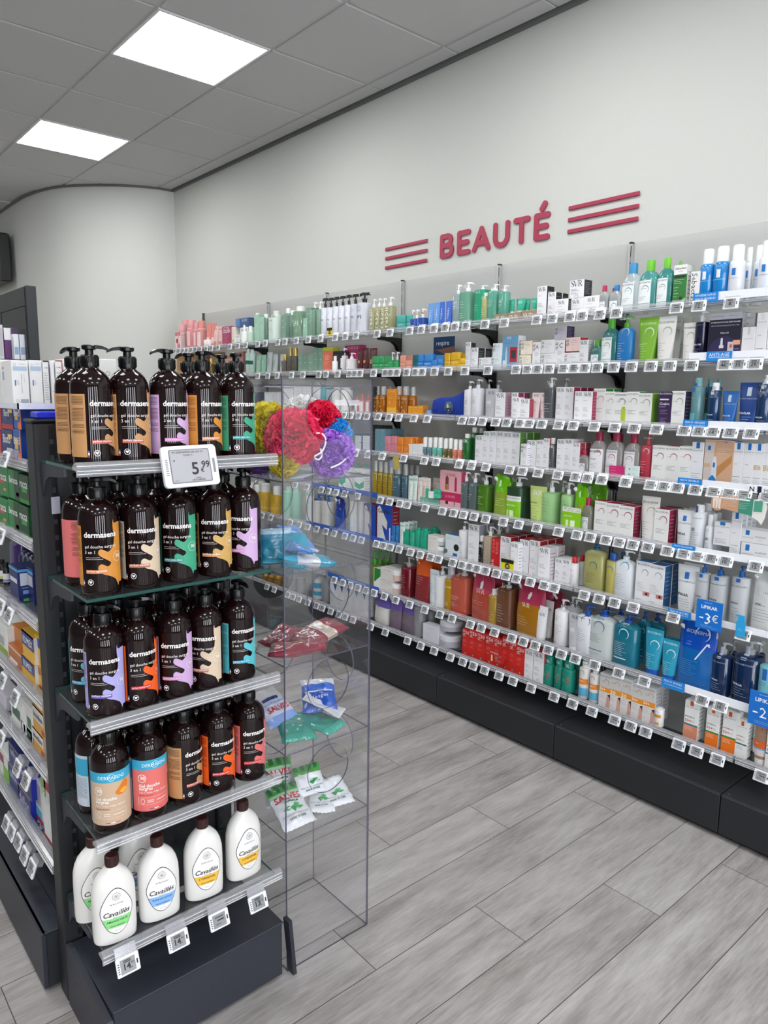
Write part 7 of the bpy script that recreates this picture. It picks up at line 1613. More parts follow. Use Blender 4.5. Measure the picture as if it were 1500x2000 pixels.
# (shelf, pixel of body centre, type, facing, pump direction in degrees from +X, row depth, description)
FB_L = [
 (0, 172, 830, CL, 19, 60, 0, 'dark pump bottle with tan splash label at left end, top gondola shelf'),
 (0, 254, 830, CL, -3, -110, 0, 'dark pump bottle with tan splash label, second from left, top gondola shelf'),
 (0, 330, 835, OR, 4, -80, 0, 'dark pump bottle with lilac splash label behind large price tag, top gondola shelf'),
 (0, 397, 830, AG, 11, 20, 0, 'dark pump bottle with orange splash label, top gondola shelf'),
 (0, 463, 830, CB, -2, -20, 0, 'dark pump bottle with green splash label, right end of top gondola shelf'),
 (0, 137, 830, CL, 17, 200, 1, 'dark tan-labelled pump bottle behind the leftmost one, top gondola shelf'),
 (0, 371, 830, AG, 0, 200, 1, 'dark pump bottle behind the orange-labelled one, top gondola shelf'),
 (0, 435, 830, CB, 0, 150, 1, 'dark pump bottle behind the green-labelled one, top gondola shelf'),
 (1, 194, 1060, AG, -19, 60, 0, 'dark pump bottle with orange splash label facing viewer, second gondola shelf'),
 (1, 273, 1050, CO, -15, -120, 0, 'dark pump bottle with cream splash label, second gondola shelf'),
 (1, 349, 1040, CB, -34, -60, 0, 'dark pump bottle with green splash label, middle of second gondola shelf'),
 (1, 418, 1030, AM, -27, 30, 0, 'dark pump bottle with mustard splash label, second gondola shelf'),
 (1, 476, 1020, OR, -50, 0, 0, 'dark pump bottle with lilac splash label, right end of second gondola shelf'),
 (1, 160, 1060, FB, 50, 10, 1, 'dark pump bottle showing pink back label, behind left on second gondola shelf'),
 (1, 233, 1050, CO, 60, 10, 1, 'dark pump bottle behind cream-labelled one, second gondola shelf'),
 (1, 306, 1040, CB, 60, 10, 1, 'dark pump bottle behind green-labelled one, second gondola shelf'),
 (1, 374, 1030, AM, 60, -20, 1, 'dark pump bottle behind mustard-labelled one, second gondola shelf'),
 (1, 436, 1020, OR, 60, 10, 1, 'dark pump bottle behind right lilac-labelled one, second gondola shelf'),
 (2, 197, 1300, VI, -22, 50, 0, 'dark pump bottle with violet splash label, third gondola shelf'),
 (2, 269, 1290, MO, -2, 80, 0, 'dark pump bottle with bright orange splash label, third gondola shelf'),
 (2, 341, 1280, OR, -24, 20, 0, 'dark pump bottle with lilac splash label, middle of third gondola shelf'),
 (2, 402, 1270, CO, -40, 30, 0, 'dark pump bottle with cream splash label, third gondola shelf'),
 (2, 465, 1260, FO, -6, 10, 0, 'dark pump bottle with aqua splash label, right end of third gondola shelf'),
 (2, 158, 1300, FO, -40, 10, 1, 'dark aqua-labelled pump bottle behind left, third gondola shelf'),
 (2, 231, 1290, VI, 60, 10, 1, 'dark pump bottle behind bright orange-labelled one, third gondola shelf'),
 (2, 304, 1280, OR, 60, 10, 1, 'dark pump bottle behind lilac-labelled one, third gondola shelf'),
 (2, 368, 1270, CO, 60, -10, 1, 'dark pump bottle behind cream-labelled one, third gondola shelf'),
 (2, 428, 1260, FO, 60, 10, 1, 'dark pump bottle behind right aqua-labelled one, third gondola shelf'),
 (3, 211, 1550, OA, -17, 140, 0, 'dark pump bottle with blue and beige wrap label, fourth gondola shelf'),
 (3, 291, 1540, OC, -2, 140, 0, 'dark pump bottle with blue and coral wrap label, fourth gondola shelf'),
 (3, 361, 1530, CL, 22, 140, 0, 'dark pump bottle turned to show tan label, middle of fourth gondola shelf'),
 (3, 426, 1520, MO, -4, 140, 0, 'dark pump bottle with bright orange splash label, fourth gondola shelf'),
 (3, 487, 1500, FB, -6, 140, 0, 'dark pump bottle with pink splash label, right end of fourth gondola shelf'),
 (3, 178, 1540, OA, 40, 140, 1, 'dark blue and white labelled bottle behind left, fourth gondola shelf'),
 (3, 246, 1540, OC, 10, 140, 1, 'dark pump bottle behind coral-labelled one, fourth gondola shelf'),
 (3, 318, 1530, CL, 60, 140, 1, 'dark pump bottle behind tan-labelled one, fourth gondola shelf'),
 (3, 385, 1520, MO, 60, 140, 1, 'dark pump bottle behind bright orange-labelled one, fourth gondola shelf'),
 (3, 448, 1510, FB, 60, 140, 1, 'dark pump bottle behind pink-labelled one, fourth gondola shelf')]
for sh, px, py, key, face, pd, row, lab in FB_L:
    X = -1.562-.098*row; p = at_x(px, py, X)
    place_bottle(key, (X, max(p.y, GL+.048), EZ[sh]), face, pd, lab, f'pump bottles on the {EN[sh]} gondola shelf')
# ------------------------------------------------------------------ white oval bottles on the lowest shelf
M_IV = mat('E9E7E3', .28, coat=.25); M_BRN = mat('3A1C1A', .35)
def cav(col, name, txtcol):
    secs = [(0, .040, .024, 2.6), (.004, .047, .029, 2.5), (.02, .0485, .030, 2.4), (.10, .0485, .030, 2.4), (.125, .0475, .0295, 2.4), (.145, .043, .027, 2.3), (.160, .036, .023, 2.2), (.171, .027, .0185, 2.1), (.178, .019, .0155, 2), (.182, .0145, .0140, 2), (.185, .0140, .0140, 2)]
    b = MB(); loft(b, secs, M_IV, n=40); sf = surf_of(secs); l = MB()
    def put(V, F, c, e, ox=0, oz=0, s=1):
        bm = bmesh.new(); vv = [bm.verts.new((a*s+ox, z*s+oz, 0)) for a, z in V]
        for f in F:
            try: bm.faces.new([vv[i] for i in f])
            except ValueError: pass
        for _ in range(4):
            es = [q for q in bm.edges if abs(q.verts[0].co.x-q.verts[1].co.x) > .008]
            if not es: break
            bmesh.ops.subdivide_edges(bm, edges=es, cuts=1)
        bmesh.ops.triangulate(bm, faces=[f for f in bm.faces if len(f.verts) > 4]); bm.verts.index_update()
        l.add([(v.co.x, sf(v.co.x, v.co.y)-e, v.co.y) for v in bm.verts], [tuple(v.index for v in f.verts) for f in bm.faces], mat(c, .4), smooth=True); bm.free()
    K = [(0, .140), (.016, .131), (.030, .108), (.036, .085), (.031, .062), (.019, .038), (0, .027), (-.019, .038), (-.031, .062), (-.036, .085), (-.030, .108), (-.016, .131)]
    kite = smoothloop(K, 4); inner = [(x*.965, .084+(z-.084)*.97) for x, z in kite]
    put(*poly2(kite), '3A2A2E', .0006); put(*poly2(inner), 'F3F2F0', .0009)
    bandp = [(x, z) for x, z in inner if z < .0690]; ring = sorted(bandp, key=lambda q: math.atan2(q[1]-.06, q[0])); 
    lo = [q for q in inner if q[1] < .069]; i0 = [i for i, q in enumerate(inner) if q[1] < .069]
    mid = [q for q in inner if .044 < q[1] < .069]; rgt = sorted([q for q in mid if q[0] > 0], key=lambda q: -q[1]); lft = sorted([q for q in mid if q[0] < 0], key=lambda q: q[1])
    put(*poly2(rgt+lft), col, .0011)
    V, F, tw, th = glyphs('Cavaillès', .012, .3, 3); s = .058/tw; put(V, F, '1E1A1C', .0014, -.029, .0735, s)
    V, F, tw, th = glyphs('Gel Bain Douche', .005, 0, 2); s = .030/tw; put(V, F, '2A2628', .0012, -.015, .1015, s)
    V, F, tw, th = glyphs('DEPUIS 1924', 0, 0, 1); s = .018/tw; put(V, F, '5A5658', .0012, -.009, .0685, s)
    V, F, tw, th = glyphs(name, .015, 0, 2); s = min(.046, .0038*len(name)+.004)/tw; put(V, F, txtcol, .0014, -tw*s/2, .0585, s)
    V, F, tw, th = glyphs('PEAUX SENSIBLES', .01, 0, 2); s = .032/tw; put(V, F, txtcol, .0014, -.016, .0475, s)
    V, F, tw, th = glyphs('Sans savon', 0, 0, 1); s = .013/tw; put(V, F, '5A5658', .0012, -.0065, .036, s)
    put(*ring_shape(.0095, .0004, 28), '4A3A3E', .0011, 0, .1205)
    for k in range(14): a = 2*PI*k/14; put([(0, 0), (.0013, 0), (.0013, .0013), (0, .0013)], [(0, 1, 2, 3)], '4A3A3E', .0012, .0077*math.cos(a)-.0006, .1205+.0077*math.sin(a)-.0006)
    for k in range(5): a = 2*PI*k/5; put(*ring_shape(.0026, .0004, 10), '4A3A3E', .0013, .0025*math.cos(a), .1205+.0025*math.sin(a))
    c = MB(); c.lathe([(.0150, .183), (.0152, .186), (.0148, .206), (.0125, .208)], M_BRN, n=28)
    for k in range(24): c.box(-.0006, .0006, -.0156, -.0150, .187, .205, M_BRN, Matrix.Rotation(2*PI*k/24, 4, 'Z'))
    return [('body', b), ('label', l), ('cap', c)]
_cv = {}
for px, py, key, face, X, lab in ((222, 1760, ('8FDC8A', 'AMANDE VERTE', '1E4A20'), -8, -1.55, 'white oval bottle with green banded label, lowest gondola shelf'), (310, 1730, ('8AB8EE', 'FLEUR DE COTON', '1A3A7A'), -8, -1.555, 'white oval bottle with blue banded label, lowest gondola shelf'),
    (397, 1690, ('F0BE4A', "L'ORIGINAL", '5A3A0A'), -8, -1.555, 'white oval bottle with yellow banded label, third from left'), (475, 1650, ('F0BE4A', "L'ORIGINAL", '5A3A0A'), 2, -1.56, 'white oval bottle with yellow banded label at right end of lowest gondola shelf'),
    (186, 1735, ('8FDC8A', 'AMANDE VERTE', '1E4A20'), -8, -1.65, 'white oval bottle behind the green-banded one, lowest gondola shelf'), (272, 1720, ('8AB8EE', 'FLEUR DE COTON', '1A3A7A'), -8, -1.655, 'white oval bottle behind the blue-banded one, lowest gondola shelf')):
    if key not in _cv: _cv[key] = [(n, q.mesh(n)) for n, q in cav(*key)]
    p = at_x(px, py, X); o = thing('oval_bottle', lab, 'bottle', (X, p.y, EZ[4]), math.radians(90+face), 'white oval bottles on the lowest gondola shelf')
    for n, me in _cv[key]: ob(n, me, o)
# tags on the lowest gondola rail and the big tag
for px, py, t, lab in ((249, 1883, '14', 'price tag reading 14 at left under the green-banded white bottle'), (347, 1836, '14', 'price tag reading 14 under the blue-banded white bottle'), (427, 1796, '', 'price tag with small dark picture under yellow-banded white bottles'), (503, 1762, '13', 'price tag reading 13 at right end of the lowest gondola shelf')):
    p = at_x(px, py, -1.468); o = price_tag(p, math.radians(-22), PI/2, t); o['label'] = lab; o['group'] = 'price tags on the lowest gondola shelf'
    b = MB(); b.box(-.024, .024, -.002, .0, .016, .042, M_RAIL); b.obj('holder', o)
p = at_x(370, 911, -1.478); o = thing('large_price_tag', 'large white electronic price tag reading 5.99 on the top gondola shelf', 'price tag', p); o.rotation_euler = (math.radians(-14), math.radians(-1), PI/2)
w, h = .128, .090
def rrect(w, h, r, n=5): return [(sx*(w/2-r)+r*math.cos(math.radians(a)), sz*(h/2-r)+r*math.sin(math.radians(a))) for sx, sz, a0 in ((1, 1, 0), (-1, 1, 90), (-1, -1, 180), (1, -1, 270)) for a in [a0+90*k/n for k in range(n+1)]]
b = MB(); P = rrect(w, h, .009); P2 = rrect(w-.003, h-.003, .008); n = len(P)
V = [(x, 0, z) for x, z in P]+[(x, -.008, z) for x, z in P]+[(x, -.0095, z) for x, z in P2]
b.add(V, [tuple(range(n)), tuple(range(3*n-1, 2*n-1, -1))]+[(j*n+k, j*n+(k+1) % n, (j+1)*n+(k+1) % n, (j+1)*n+k) for j in range(2) for k in range(n)], mat('E6EAF0', .3))
for i in range(9): b.box(-w*.455, -w*.41, -.0101, -.009, -h*.2+i*h*.045, -h*.2+i*h*.045+h*.02, mat('6A6E76', .5))
b.box(w*.40, w*.445, -.0101, -.009, -h*.2, h*.16, mat('8A8C90', .3)); b.obj('frame', o)
b = MB(); P = rrect(w*.74, h*.82, .004); b.add([(x-w*.01, -.0100, z) for x, z in P], [tuple(range(n))], mat('7A7C80', .3)); P = rrect(w*.70, h*.77, .003); b.add([(x-w*.01, -.0104, z) for x, z in P], [tuple(range(n))], mat('ADADB2', .25))
b2 = MB(); emit_print(b2, [['B', '5', '.56', '.58', '.125', '2A2A2E'], ['B', '€', '.69', '.44', '.065', '2A2A2E'], ['B', '99', '.76', '.60', '.15', '2A2A2E'], ['T', 'MV_DERMASENS_GEL_S/G_3/1', '.46', '.86', '.56', '2A2A2E'], ['T', 'CLASS_1L', '.46', '.79', '.17', '2A2A2E'], ['T', '5.99€/L', '.60', '.22', '.11', '3A3A3E'], ['T', '3401572883083', '.60', '.17', '.24', '3A3A3E'], ['T', 'SV_M', '.2', '.17', '.06', '3A3A3E'], ['R', '.19', '.62', '.21', '.66', '3A3A3E']], w, h, lambda x, z: -.0105, True)
for f, mi in zip(b2.f, b2.m): b.add([(b2.v[i][0], b2.v[i][1], b2.v[i][2]-h/2) for i in f], [tuple(range(len(f)))], b2.mats[mi])
b.obj('screen', o)
b = MB(); b.box(-.05, .05, .0, .006, -.02, .03, M_RAIL); b.obj('clip', o)
# ------------------------------------------------------------------ clear acrylic case
CX0, CX1, CY0, CY1, CZ = -1.78, -1.50, .967, 1.25, 1.60
case = thing('acrylic_display_case', 'tall clear acrylic display case with round openings on floor beside gondola', 'display case', ((CX0+CX1)/2, (CY0+CY1)/2, 0))
CC = Vector(((CX0+CX1)/2, (CY0+CY1)/2, 0)); LV = [.385, .629, .871, 1.111, 1.347]
def sheet_with_holes(L_, holes, t=.0045):
    """sheet in (s, z), s 0..L_, holes (s, z, r)"""
    b = MB(); zs = [0]+LV+[CZ]
    for za, zb_ in zip(zs, zs[1:]):
        hs = [q for q in holes if za < q[1] < zb_]
        for dy in (0, t):
            if not hs: b.add([(0, dy, za), (L_, dy, za), (L_, dy, zb_), (0, dy, zb_)], [(0, 1, 2, 3)], M_ACR); continue
            s, z, r = hs[0]; N = 48; V = []; F = []
            for k in range(N):
                a = 2*PI*k/N; c, d = math.cos(a), math.sin(a); V.append((s+r*c, dy, z+r*d))
                tt = min(((L_-s)/c if c > 1e-6 else (-s/c if c < -1e-6 else 9)), ((zb_-z)/d if d > 1e-6 else ((za-z)/d if d < -1e-6 else 9))); V.append((s+tt*c, dy, z+tt*d))
            for k in range(N): j = (k+1) % N; F.append((2*k, 2*k+1, 2*j+1, 2*j))
            for cs, cz in ((0, za), (L_, za), (L_, zb_), (0, zb_)):
                a = math.atan2(cz-z, cs-s) % (2*PI); k = int(a/(2*PI)*N); j = (k+1) % N; V.append((cs, dy, cz)); F.append((2*k+1, len(V)-1, 2*j+1))
            b.add(V, F, M_ACR)
        for s, z, r in hs:
            N = 48; V = []
            for k in range(N): a = 2*PI*k/N; V += [(s+r*math.cos(a), 0, z+r*math.sin(a)), (s+r*math.cos(a), t, z+r*math.sin(a))]
            b.add(V, [(2*k, 2*((k+1) % N), 2*((k+1) % N)+1, 2*k+1) for k in range(N)], M_ACRE, smooth=True)
    for s in (0, L_): b.add([(s, 0, 0), (s, t, 0), (s, t, CZ), (s, 0, CZ)], [(0, 1, 2, 3)], M_ACRE)
    b.add([(0, 0, CZ), (L_, 0, CZ), (L_, t, CZ), (0, t, CZ)], [(0, 1, 2, 3)], M_ACRE); b.add([(0, 0, 0), (L_, 0, 0), (L_, t, 0), (0, t, 0)], [(0, 1, 2, 3)], M_ACRE)
    return b
hz = [q+.1635 for q in LV]
fr = sheet_with_holes(CY1-CY0, [(.139, z, .068) for z in hz]); fr.v = [(CX1-CC.x-y_, CY0-CC.y+x, z) for x, y_, z in fr.v]; fr.obj('front_sheet', case)
bk = sheet_with_holes(CY1-CY0, [(.143, z, .068) for z in hz]); bk.v = [(CX0-CC.x+y_, CY0-CC.y+x, z) for x, y_, z in bk.v]; bk.obj('back_sheet', case)
rt = sheet_with_holes(CX1-CX0-.008, [(.137, z, .066) for z in hz]); rt.v = [(CX0-CC.x+.004+x, CY1-CC.y-y_, z) for x, y_, z in rt.v]; rt.obj('side_sheet', case)
lf = sheet_with_holes(CX1-CX0-.008, []); lf.v = [(CX0-CC.x+.004+x, CY0-CC.y+y_, z) for x, y_, z in lf.v]; lf.obj('side_sheet', case)
for z in LV: b = MB(); b.box(CX0-CC.x+.004, CX1-CC.x-.004, CY0-CC.y+.004, CY1-CC.y-.004, z-.004, z, [M_ACR, M_ACR, M_ACRE, M_ACRE, M_ACRE, M_ACRE]); b.obj('shelf', case)
b = MB(); b.box(CX0-CC.x+.004, CX1-CC.x-.004, CY0-CC.y+.004, CY1-CC.y-.004, 1.578, 1.582, [M_ACR, M_ACR, M_ACRE, M_ACRE, M_ACRE, M_ACRE]); b.obj('lid', case)
b = MB(); b.box(CX1-CC.x-.0075, CX1-CC.x-.0045, .02, .10, 1.532, 1.546, mat('E6E6E8', .5, alpha=.4)); b.obj('sticker', case)
# ------------------------------------------------------------------ bath puffs
def puff(px, py, X, r, col, lab, seed, cord=None):
    p = at_x(px, py, X); p.x = min(max(p.x, CX0+r*.8), CX1-.006-r*.96); p.y = min(max(p.y, CY0+.006+r*.98), CY1-.006-r*.98); p.z = max(p.z, 1.348+r*.97)
    o = thing('bath_puff', lab, 'bath puff', p); rr = random.Random(seed); b = MB(); m = mat(col, .6, alpha=.90)
    b2 = MB(); V = []; F = []; nu, nv = 36, 22
    for j in range(nv+1):
        for i in range(nu):
            a = 2*PI*i/nu; t = PI*j/nv; d = Vector((math.sin(t)*math.cos(a), math.sin(t)*math.sin(a), math.cos(t))); q = r*(.62+.10*noise.noise(d*5+Vector((seed, 0, 0)))); V.append(d*q)
    for j in range(nv):
        for i in range(nu): F.append((j*nu+i, j*nu+(i+1) % nu, (j+1)*nu+(i+1) % nu, (j+1)*nu+i))
    b.add(V, F, mat(col, .8), smooth=True)
    for k in range(150):
        n_ = Vector((rr.gauss(0, 1), rr.gauss(0, 1), rr.gauss(0, 1))).normalized(); t1 = n_.orthogonal().normalized(); t2 = n_.cross(t1); ang = rr.uniform(0, 6.28)
        c = n_*r*rr.uniform(.42, .60); A_ = rr.uniform(.20, .40)*r; N = 26; span = rr.uniform(2.5, 5.6); V = []; out = rr.uniform(.88, 1.10); ph = rr.uniform(0, 6)
        for i in range(N+1):
            a = ang+span*i/N; wv = 1+.22*math.sin(i*1.15+ph)+.10*math.sin(i*2.7+k); rad = t1*math.cos(a)+t2*math.sin(a)
            e1 = c+rad*A_*.55*wv; d = (c+rad*A_*(1.0+.5*math.sin(i*1.15+ph))).normalized(); tip = d*r*(out+.07*math.sin(i*1.7+ph))
            V += [e1, (e1+tip)*.5+rad*r*.06*math.sin(i*2.1), tip, tip+rad*r*.05+n_*r*.01]
        b.add(V, [(4*i+q, 4*i+4+q, 4*i+5+q, 4*i+1+q) for i in range(N) for q in range(3)], m, smooth=True)
    b.obj('mesh_ruffles', o)
    if cord:
        b = MB(); b.tube(smooth(cord, 5), .0024, mat('EDE6EA', .7), 8); b.obj('cord', o)
    return o
puff(590, 812, -1.71, .052, 'E4E6E4', 'white mesh bath puff half hidden behind the pink one', 11)
puff(522, 838, -1.69, .066, 'DCCB14', 'large yellow mesh bath puff at left of clear case', 5)
puff(555, 906, -1.60, .036, 'D0BC16', 'smaller yellow mesh bath puff at the bottom of the case', 6)
puff(505, 925, -1.70, .034, '5A2A80', 'dark purple mesh bath puff behind the gondola shelf end', 9)
puff(676, 846, -1.60, .038, '30A4E8', 'sky blue mesh bath puff at the right back of the case', 4)
puff(628, 822, -1.64, .050, 'DC1044', 'crimson mesh bath puff seen through round opening', 3)
puff(574, 852, -1.60, .068, 'E83064', 'large pink mesh bath puff with white cord at front', 2, [(.055, .03, .01), (.062, .045, .008), (.064, .055, -.005), (.064, .052, -.025), (.064, .04, -.04), (.064, .02, -.05), (.064, .032, -.058), (.062, .045, -.048), (.062, .04, -.03)])
puff(646, 892, -1.585, .058, 'B278E0', 'purple mesh bath puff with white cord at the right front', 1, [(.055, .02, -.005), (.06, .0, -.016), (.062, -.02, -.026), (.06, -.045, -.034)])
b = MB(); p = at_x(580, 928, -1.54); b.cbox(-.02, .02, -.03, .03, 0, .0006, .0002, mat('B8CCEC', .4)); q = b.obj('hang_card', None, (-1.53, 1.045, 1.353)); q.rotation_euler = (.1, -.12, .35); tag(q, 'light blue paper hang card lying under the bath puffs', 'card')
# ------------------------------------------------------------------ bags in the case
def bag(loc, w, l, th, zones, rx, rz, lab, ops=(), grp=None, seed=0, ry=0, rough=.25, name='sweet_bag', cat='bag'):
    """pillow bag, w across (x), l along (z), front faces -Y before rotation; zones: list of (v up to, colour)"""
    b = MB(); nx, nz = 18, 26; rr = seed*7.3
    def pt(u, v, s):
        e = (1-abs(2*u-1)**2.6)*(1-abs(2*v-1)**5); x = (u-.5)*w*(1-.05*math.sin(PI*v)); z = v*l
        wob = noise.noise(Vector((u*3+rr, v*4, s*3)))*.006+noise.noise(Vector((u*9+rr, v*11, s)))*.0022
        bend = .010*noise.noise(Vector((u*1.5+rr, v*1.5, 9)))
        return (x+.004*noise.noise(Vector((rr, v*6, 1))), s*(th/2*max(e, 0)**.6+.0005)+wob*max(e, .15)+bend+(.0018*math.sin(u*40) if v < .06 or v > .94 else 0), z)
    for s in (-1, 1):
        v0 = 0
        for k, (ve, c) in enumerate(zones):
            a = int(round(v0*nz)); e_ = int(round(ve*nz)); m = mat(c, rough, coat=.5)
            V = [pt(i/nx, j/nz, s) for j in range(a, e_+1) for i in range(nx+1)]
            b.add(V, [((j)*(nx+1)+i, j*(nx+1)+i+1, (j+1)*(nx+1)+i+1, (j+1)*(nx+1)+i) for j in range(e_-a) for i in range(nx)], m, smooth=True); v0 = ve
    if ops: emit_print(b, [list(t.split()) for t in ops], w, l, lambda x, z: pt(x/w+.5, min(max(z/l, 0), 1), -1)[1], False, .0009)
    q = b.obj(name, None, loc); q.rotation_euler = (rx, ry, rz); return tag(q, lab, cat, grp)
R = math.radians; D = PI/180
G = 'green and white mint sweet bags in the lowest case compartment'
mint = [(.10, 'E4E6EA'), (.74, 'DDE0E6'), (.82, '9CC8A0'), (1, '4E9A48')]
mop = ['B SALVES .5 .74 .8 C8202C', 'T PASTILLES_BALSAMIQUES .5 .63 .8 2A5A3A', 'R .3 .53 .75 .57 1E5A3A', 'T MENTHE .5 .565 .4 E8F4E8', 'P .2,.4 .35,.46 .5,.42 .35,.36 2E9A50', 'P .5,.42 .6,.5 .75,.47 .62,.40 38A85A', 'P .4,.40 .5,.44 .62,.40 .5,.30 248A48', 'P .55,.4 .7,.42 .82,.38 .68,.34 2E9A50', 'I Rafraîchissant_et_adoucissant .5 .28 .8 2A6A48', 'B SANS_SUCRE .5 .2 .5 2A4A3A', 'R .05 .84 .16 1 1E6A34', 'R .28 .84 .40 1 1E6A34', 'R .52 .84 .64 1 1E6A34', 'R .76 .84 .88 1 1E6A34']
bag((-1.53, 1.035, .390), .10, .135, .022, mint, R(-62), R(86), 'green striped mint sweet bag at front left of lowest compartment', mop, G, 1)
bag((-1.64, 1.05, .394), .10, .135, .022, mint, R(-40), R(75), 'mint sweet bag leaning at the back left of lowest compartment', mop, G, 2)
bag((-1.60, 1.125, .420), .09, .085, .020, [(.08, 'E6E8EC'), (.7, 'DDE0E6'), (1, '4E9A48')], R(-38), R(82), 'mint sweet bag with green striped top, uppermost of the pile', mop[5:], G, 3)
bag((-1.545, 1.18, .389), .10, .11, .020, [(.1, 'E6E8EC'), (1, 'DDE0E6')], R(-74), R(78), 'white mint sweet bag lying at front right of lowest compartment', mop[5:11], G, 4)
bag((-1.55, 1.12, .389), .075, .12, .016, [(.1, 'E6E8EC'), (1, 'DDE0E6')], R(-76), R(60), 'white mint sweet bag beneath the pile in lowest compartment', mop[5:10], G, 5)
G = 'sweet bags in the second lowest case compartment'
bag((-1.54, 1.04, .634), .10, .13, .018, [(.15, '2A9A88'), (1, '1F8A7A')], R(-78), R(70), 'teal sweet bag lowest at left of its compartment', ['L .2 .8 .6 3 .05 A8DCD0'], G, 11)
bag((-1.53, 1.16, .634), .10, .13, .018, [(.15, '3FAC9C'), (1, '2C9A8A')], R(-82), R(110), 'teal sweet bag lowest at right of its compartment', ['I Suc_des_Vosges .5 .5 .7 1A6A60'], G, 12)
bag((-1.62, 1.045, .655), .11, .125, .030, [(.2, '7FA0DC'), (.6, 'C6CEE4'), (1, 'D2D2D4')], R(-58), R(100), 'white and pale blue sweet bag printed in red, left of compartment', ['B SALVES .5 .42 .7 D02028', 'T PASTILLES_BALSAMIQUES .5 .52 .7 2A4A8A', 'R .2 .58 .7 .66 1E3A70'], G, 13)
bag((-1.60, 1.15, .665), .10, .12, .028, [(.55, '2A58B8'), (.75, '3A68C8'), (1, 'CFD4DC')], R(-62), R(60), 'bright blue sweet bag topmost at right of compartment', ['R .1 .5 .9 .54 C8D4F0', 'T Vosges .5 .4 .5 DCE4F8'], G, 14)
bag((-1.56, 1.20, .660), .07, .12, .010, [(1, 'C9CCD2')], R(-70), R(125), 'silvery white sweet bag with pointed corner at right', [], G, 15)
G = 'dark red sweet bags in the middle case compartment'
red = [(.12, '6E1428'), (.45, '7E1A30'), (.7, 'B8A89A'), (.88, '7E1A30'), (1, '8A1A34')]
bag((-1.60, 1.075, .880), .10, .155, .036, red, R(-80), R(8), 'dark red sweet bag with white lettering, rear of middle compartment', ['B Vichy .5 .38 .7 E8E0E0', 'R .05 .44 .95 .46 E0D0D0', 'R .05 .2 .95 .215 E0D0D0', 'R .3 .5 .6 .58 E8E4E0'], G, 21)
bag((-1.62, .995, .876), .085, .155, .030, [(.12, '6E1428'), (1, '8E2238')], R(-84), R(-38), 'dark red sweet bag with pointed end at front left, middle compartment', ['P .3,.4 .6,.5 .5,.65 .35,.6 B8A060', 'R .1 .7 .9 .715 C8A0A8'], G, 22)
bag((-1.66, 1.02, .876), .08, .11, .022, [(.12, '6E1428'), (1, '7E1A30')], R(-78), R(20), 'dark red sweet bag lying behind at left, middle compartment', [], G, 23)
G = 'blue sweet bags in the second highest case compartment'
bl = [(.3, '0E9CC0'), (.72, 'D8DCE0'), (1, '18AACC')]
bag((-1.60, 1.01, 1.116), .085, .095, .036, [(.85, '0A7C98'), (1, 'A8C8DC')], R(-8), R(70), 'upright teal sweet bag at left of its compartment', ['L .2 .7 .45 4 .06 0A4A60', 'R .05 .06 .95 .09 5AC0D8', 'R .05 .11 .95 .125 5AC0D8'], G, 31)
bag((-1.55, 1.03, 1.116), .075, .12, .026, [(.3, '10A4C8'), (.8, 'D4D8DC'), (1, 'C8D0D8')], R(-80), R(40), 'white and turquoise sweet bag lowest at the left front', [], G, 32)
bag((-1.53, 1.14, 1.118), .07, .15, .028, bl, R(-82), R(165), 'turquoise and white sweet bag along the front, pointed right end', ['L .1 .9 .5 3 .08 7ACCE0'], G, 33)
bag((-1.56, 1.06, 1.130), .07, .10, .020, [(1, '1096B4')], R(-60), R(70), 'crumpled turquoise sweet bag in middle of its compartment', ['P .2,.2 .8,.3 .7,.34 .2,.25 E0ECF0'], G, 34)
bag((-1.64, 1.06, 1.150), .055, .15, .020, [(.5, '7AA8E0'), (1, '5A94DC')], R(-84), R(-100), 'long pale blue patterned bag resting on the others', ['L .1 .9 .85 6 .12 DCE8F8'], G, 35)
bag((-1.67, 1.15, 1.120), .08, .11, .020, [(1, '5E94DC')], R(-55), R(95), 'medium blue sweet bag behind at right', [], G, 36)
# ------------------------------------------------------------------ left side of the gondola (faces the aisle on the left)
LZ = [1.389, 1.196, .996, .789, .598, .343]; LN = ['top', 'second', 'third', 'fourth', 'fifth', 'lowest']; XE = -1.842; XF = -4.4
b = thing('plinth_unit', 'dark grey metal base of the left aisle shelving', 'plinth', (XE, .44, 0))
q = MB(); q.cbox(XF-XE, .0, .0, .012, .012, .172, .002, M_ANTH_LIT); q.obj('front_panel', b)
q = MB(); q.cbox(XF-XE, -.001, .012, .05, .012, .164, .001, M_DARK2); q.cbox(XF-XE, .0, .002, .06, .166, .172, .002, M_ANTH_LIT); q.cbox(XF-XE, 0, .05, .25, .012, .168, .001, M_ANTH_LIT); q.obj('top_panel', b)
b = MB(); b.box(XF, -1.85, .700, .712, .175, 1.48, M_DARK2); tag(b.obj('aisle_back_panel'), 'dark back panel of the left aisle shelving', 'panel')
for i, z in enumerate(LZ):
    o = thing('glass_shelf', f'{LN[i]} glass shelf of the left aisle shelving', 'shelf', (XE, .50, z-.012), group='glass shelves of the left aisle')
    q = MB(); q.box(XF-XE, -.004, .0, .195, -.006, 0, [M_GLASS, M_GLASS, M_GEDGE, M_GLASS, M_GLASS, M_GEDGE]); q.obj('glass_panel', o)
    q = MB(); rail_mesh(q, XF-XE, -.004, T=Matrix.Translation((0, -.010, .006))); q.obj('price_rail', o)
o = thing('glass_shelf', 'topmost shelf of the left aisle shelving with white front strip', 'shelf', (XE, .50, 1.526)); q = MB(); q.box(XF-XE, -.004, -.03, .44, -.006, 0, M_GLASS); q.obj('glass_panel', o)
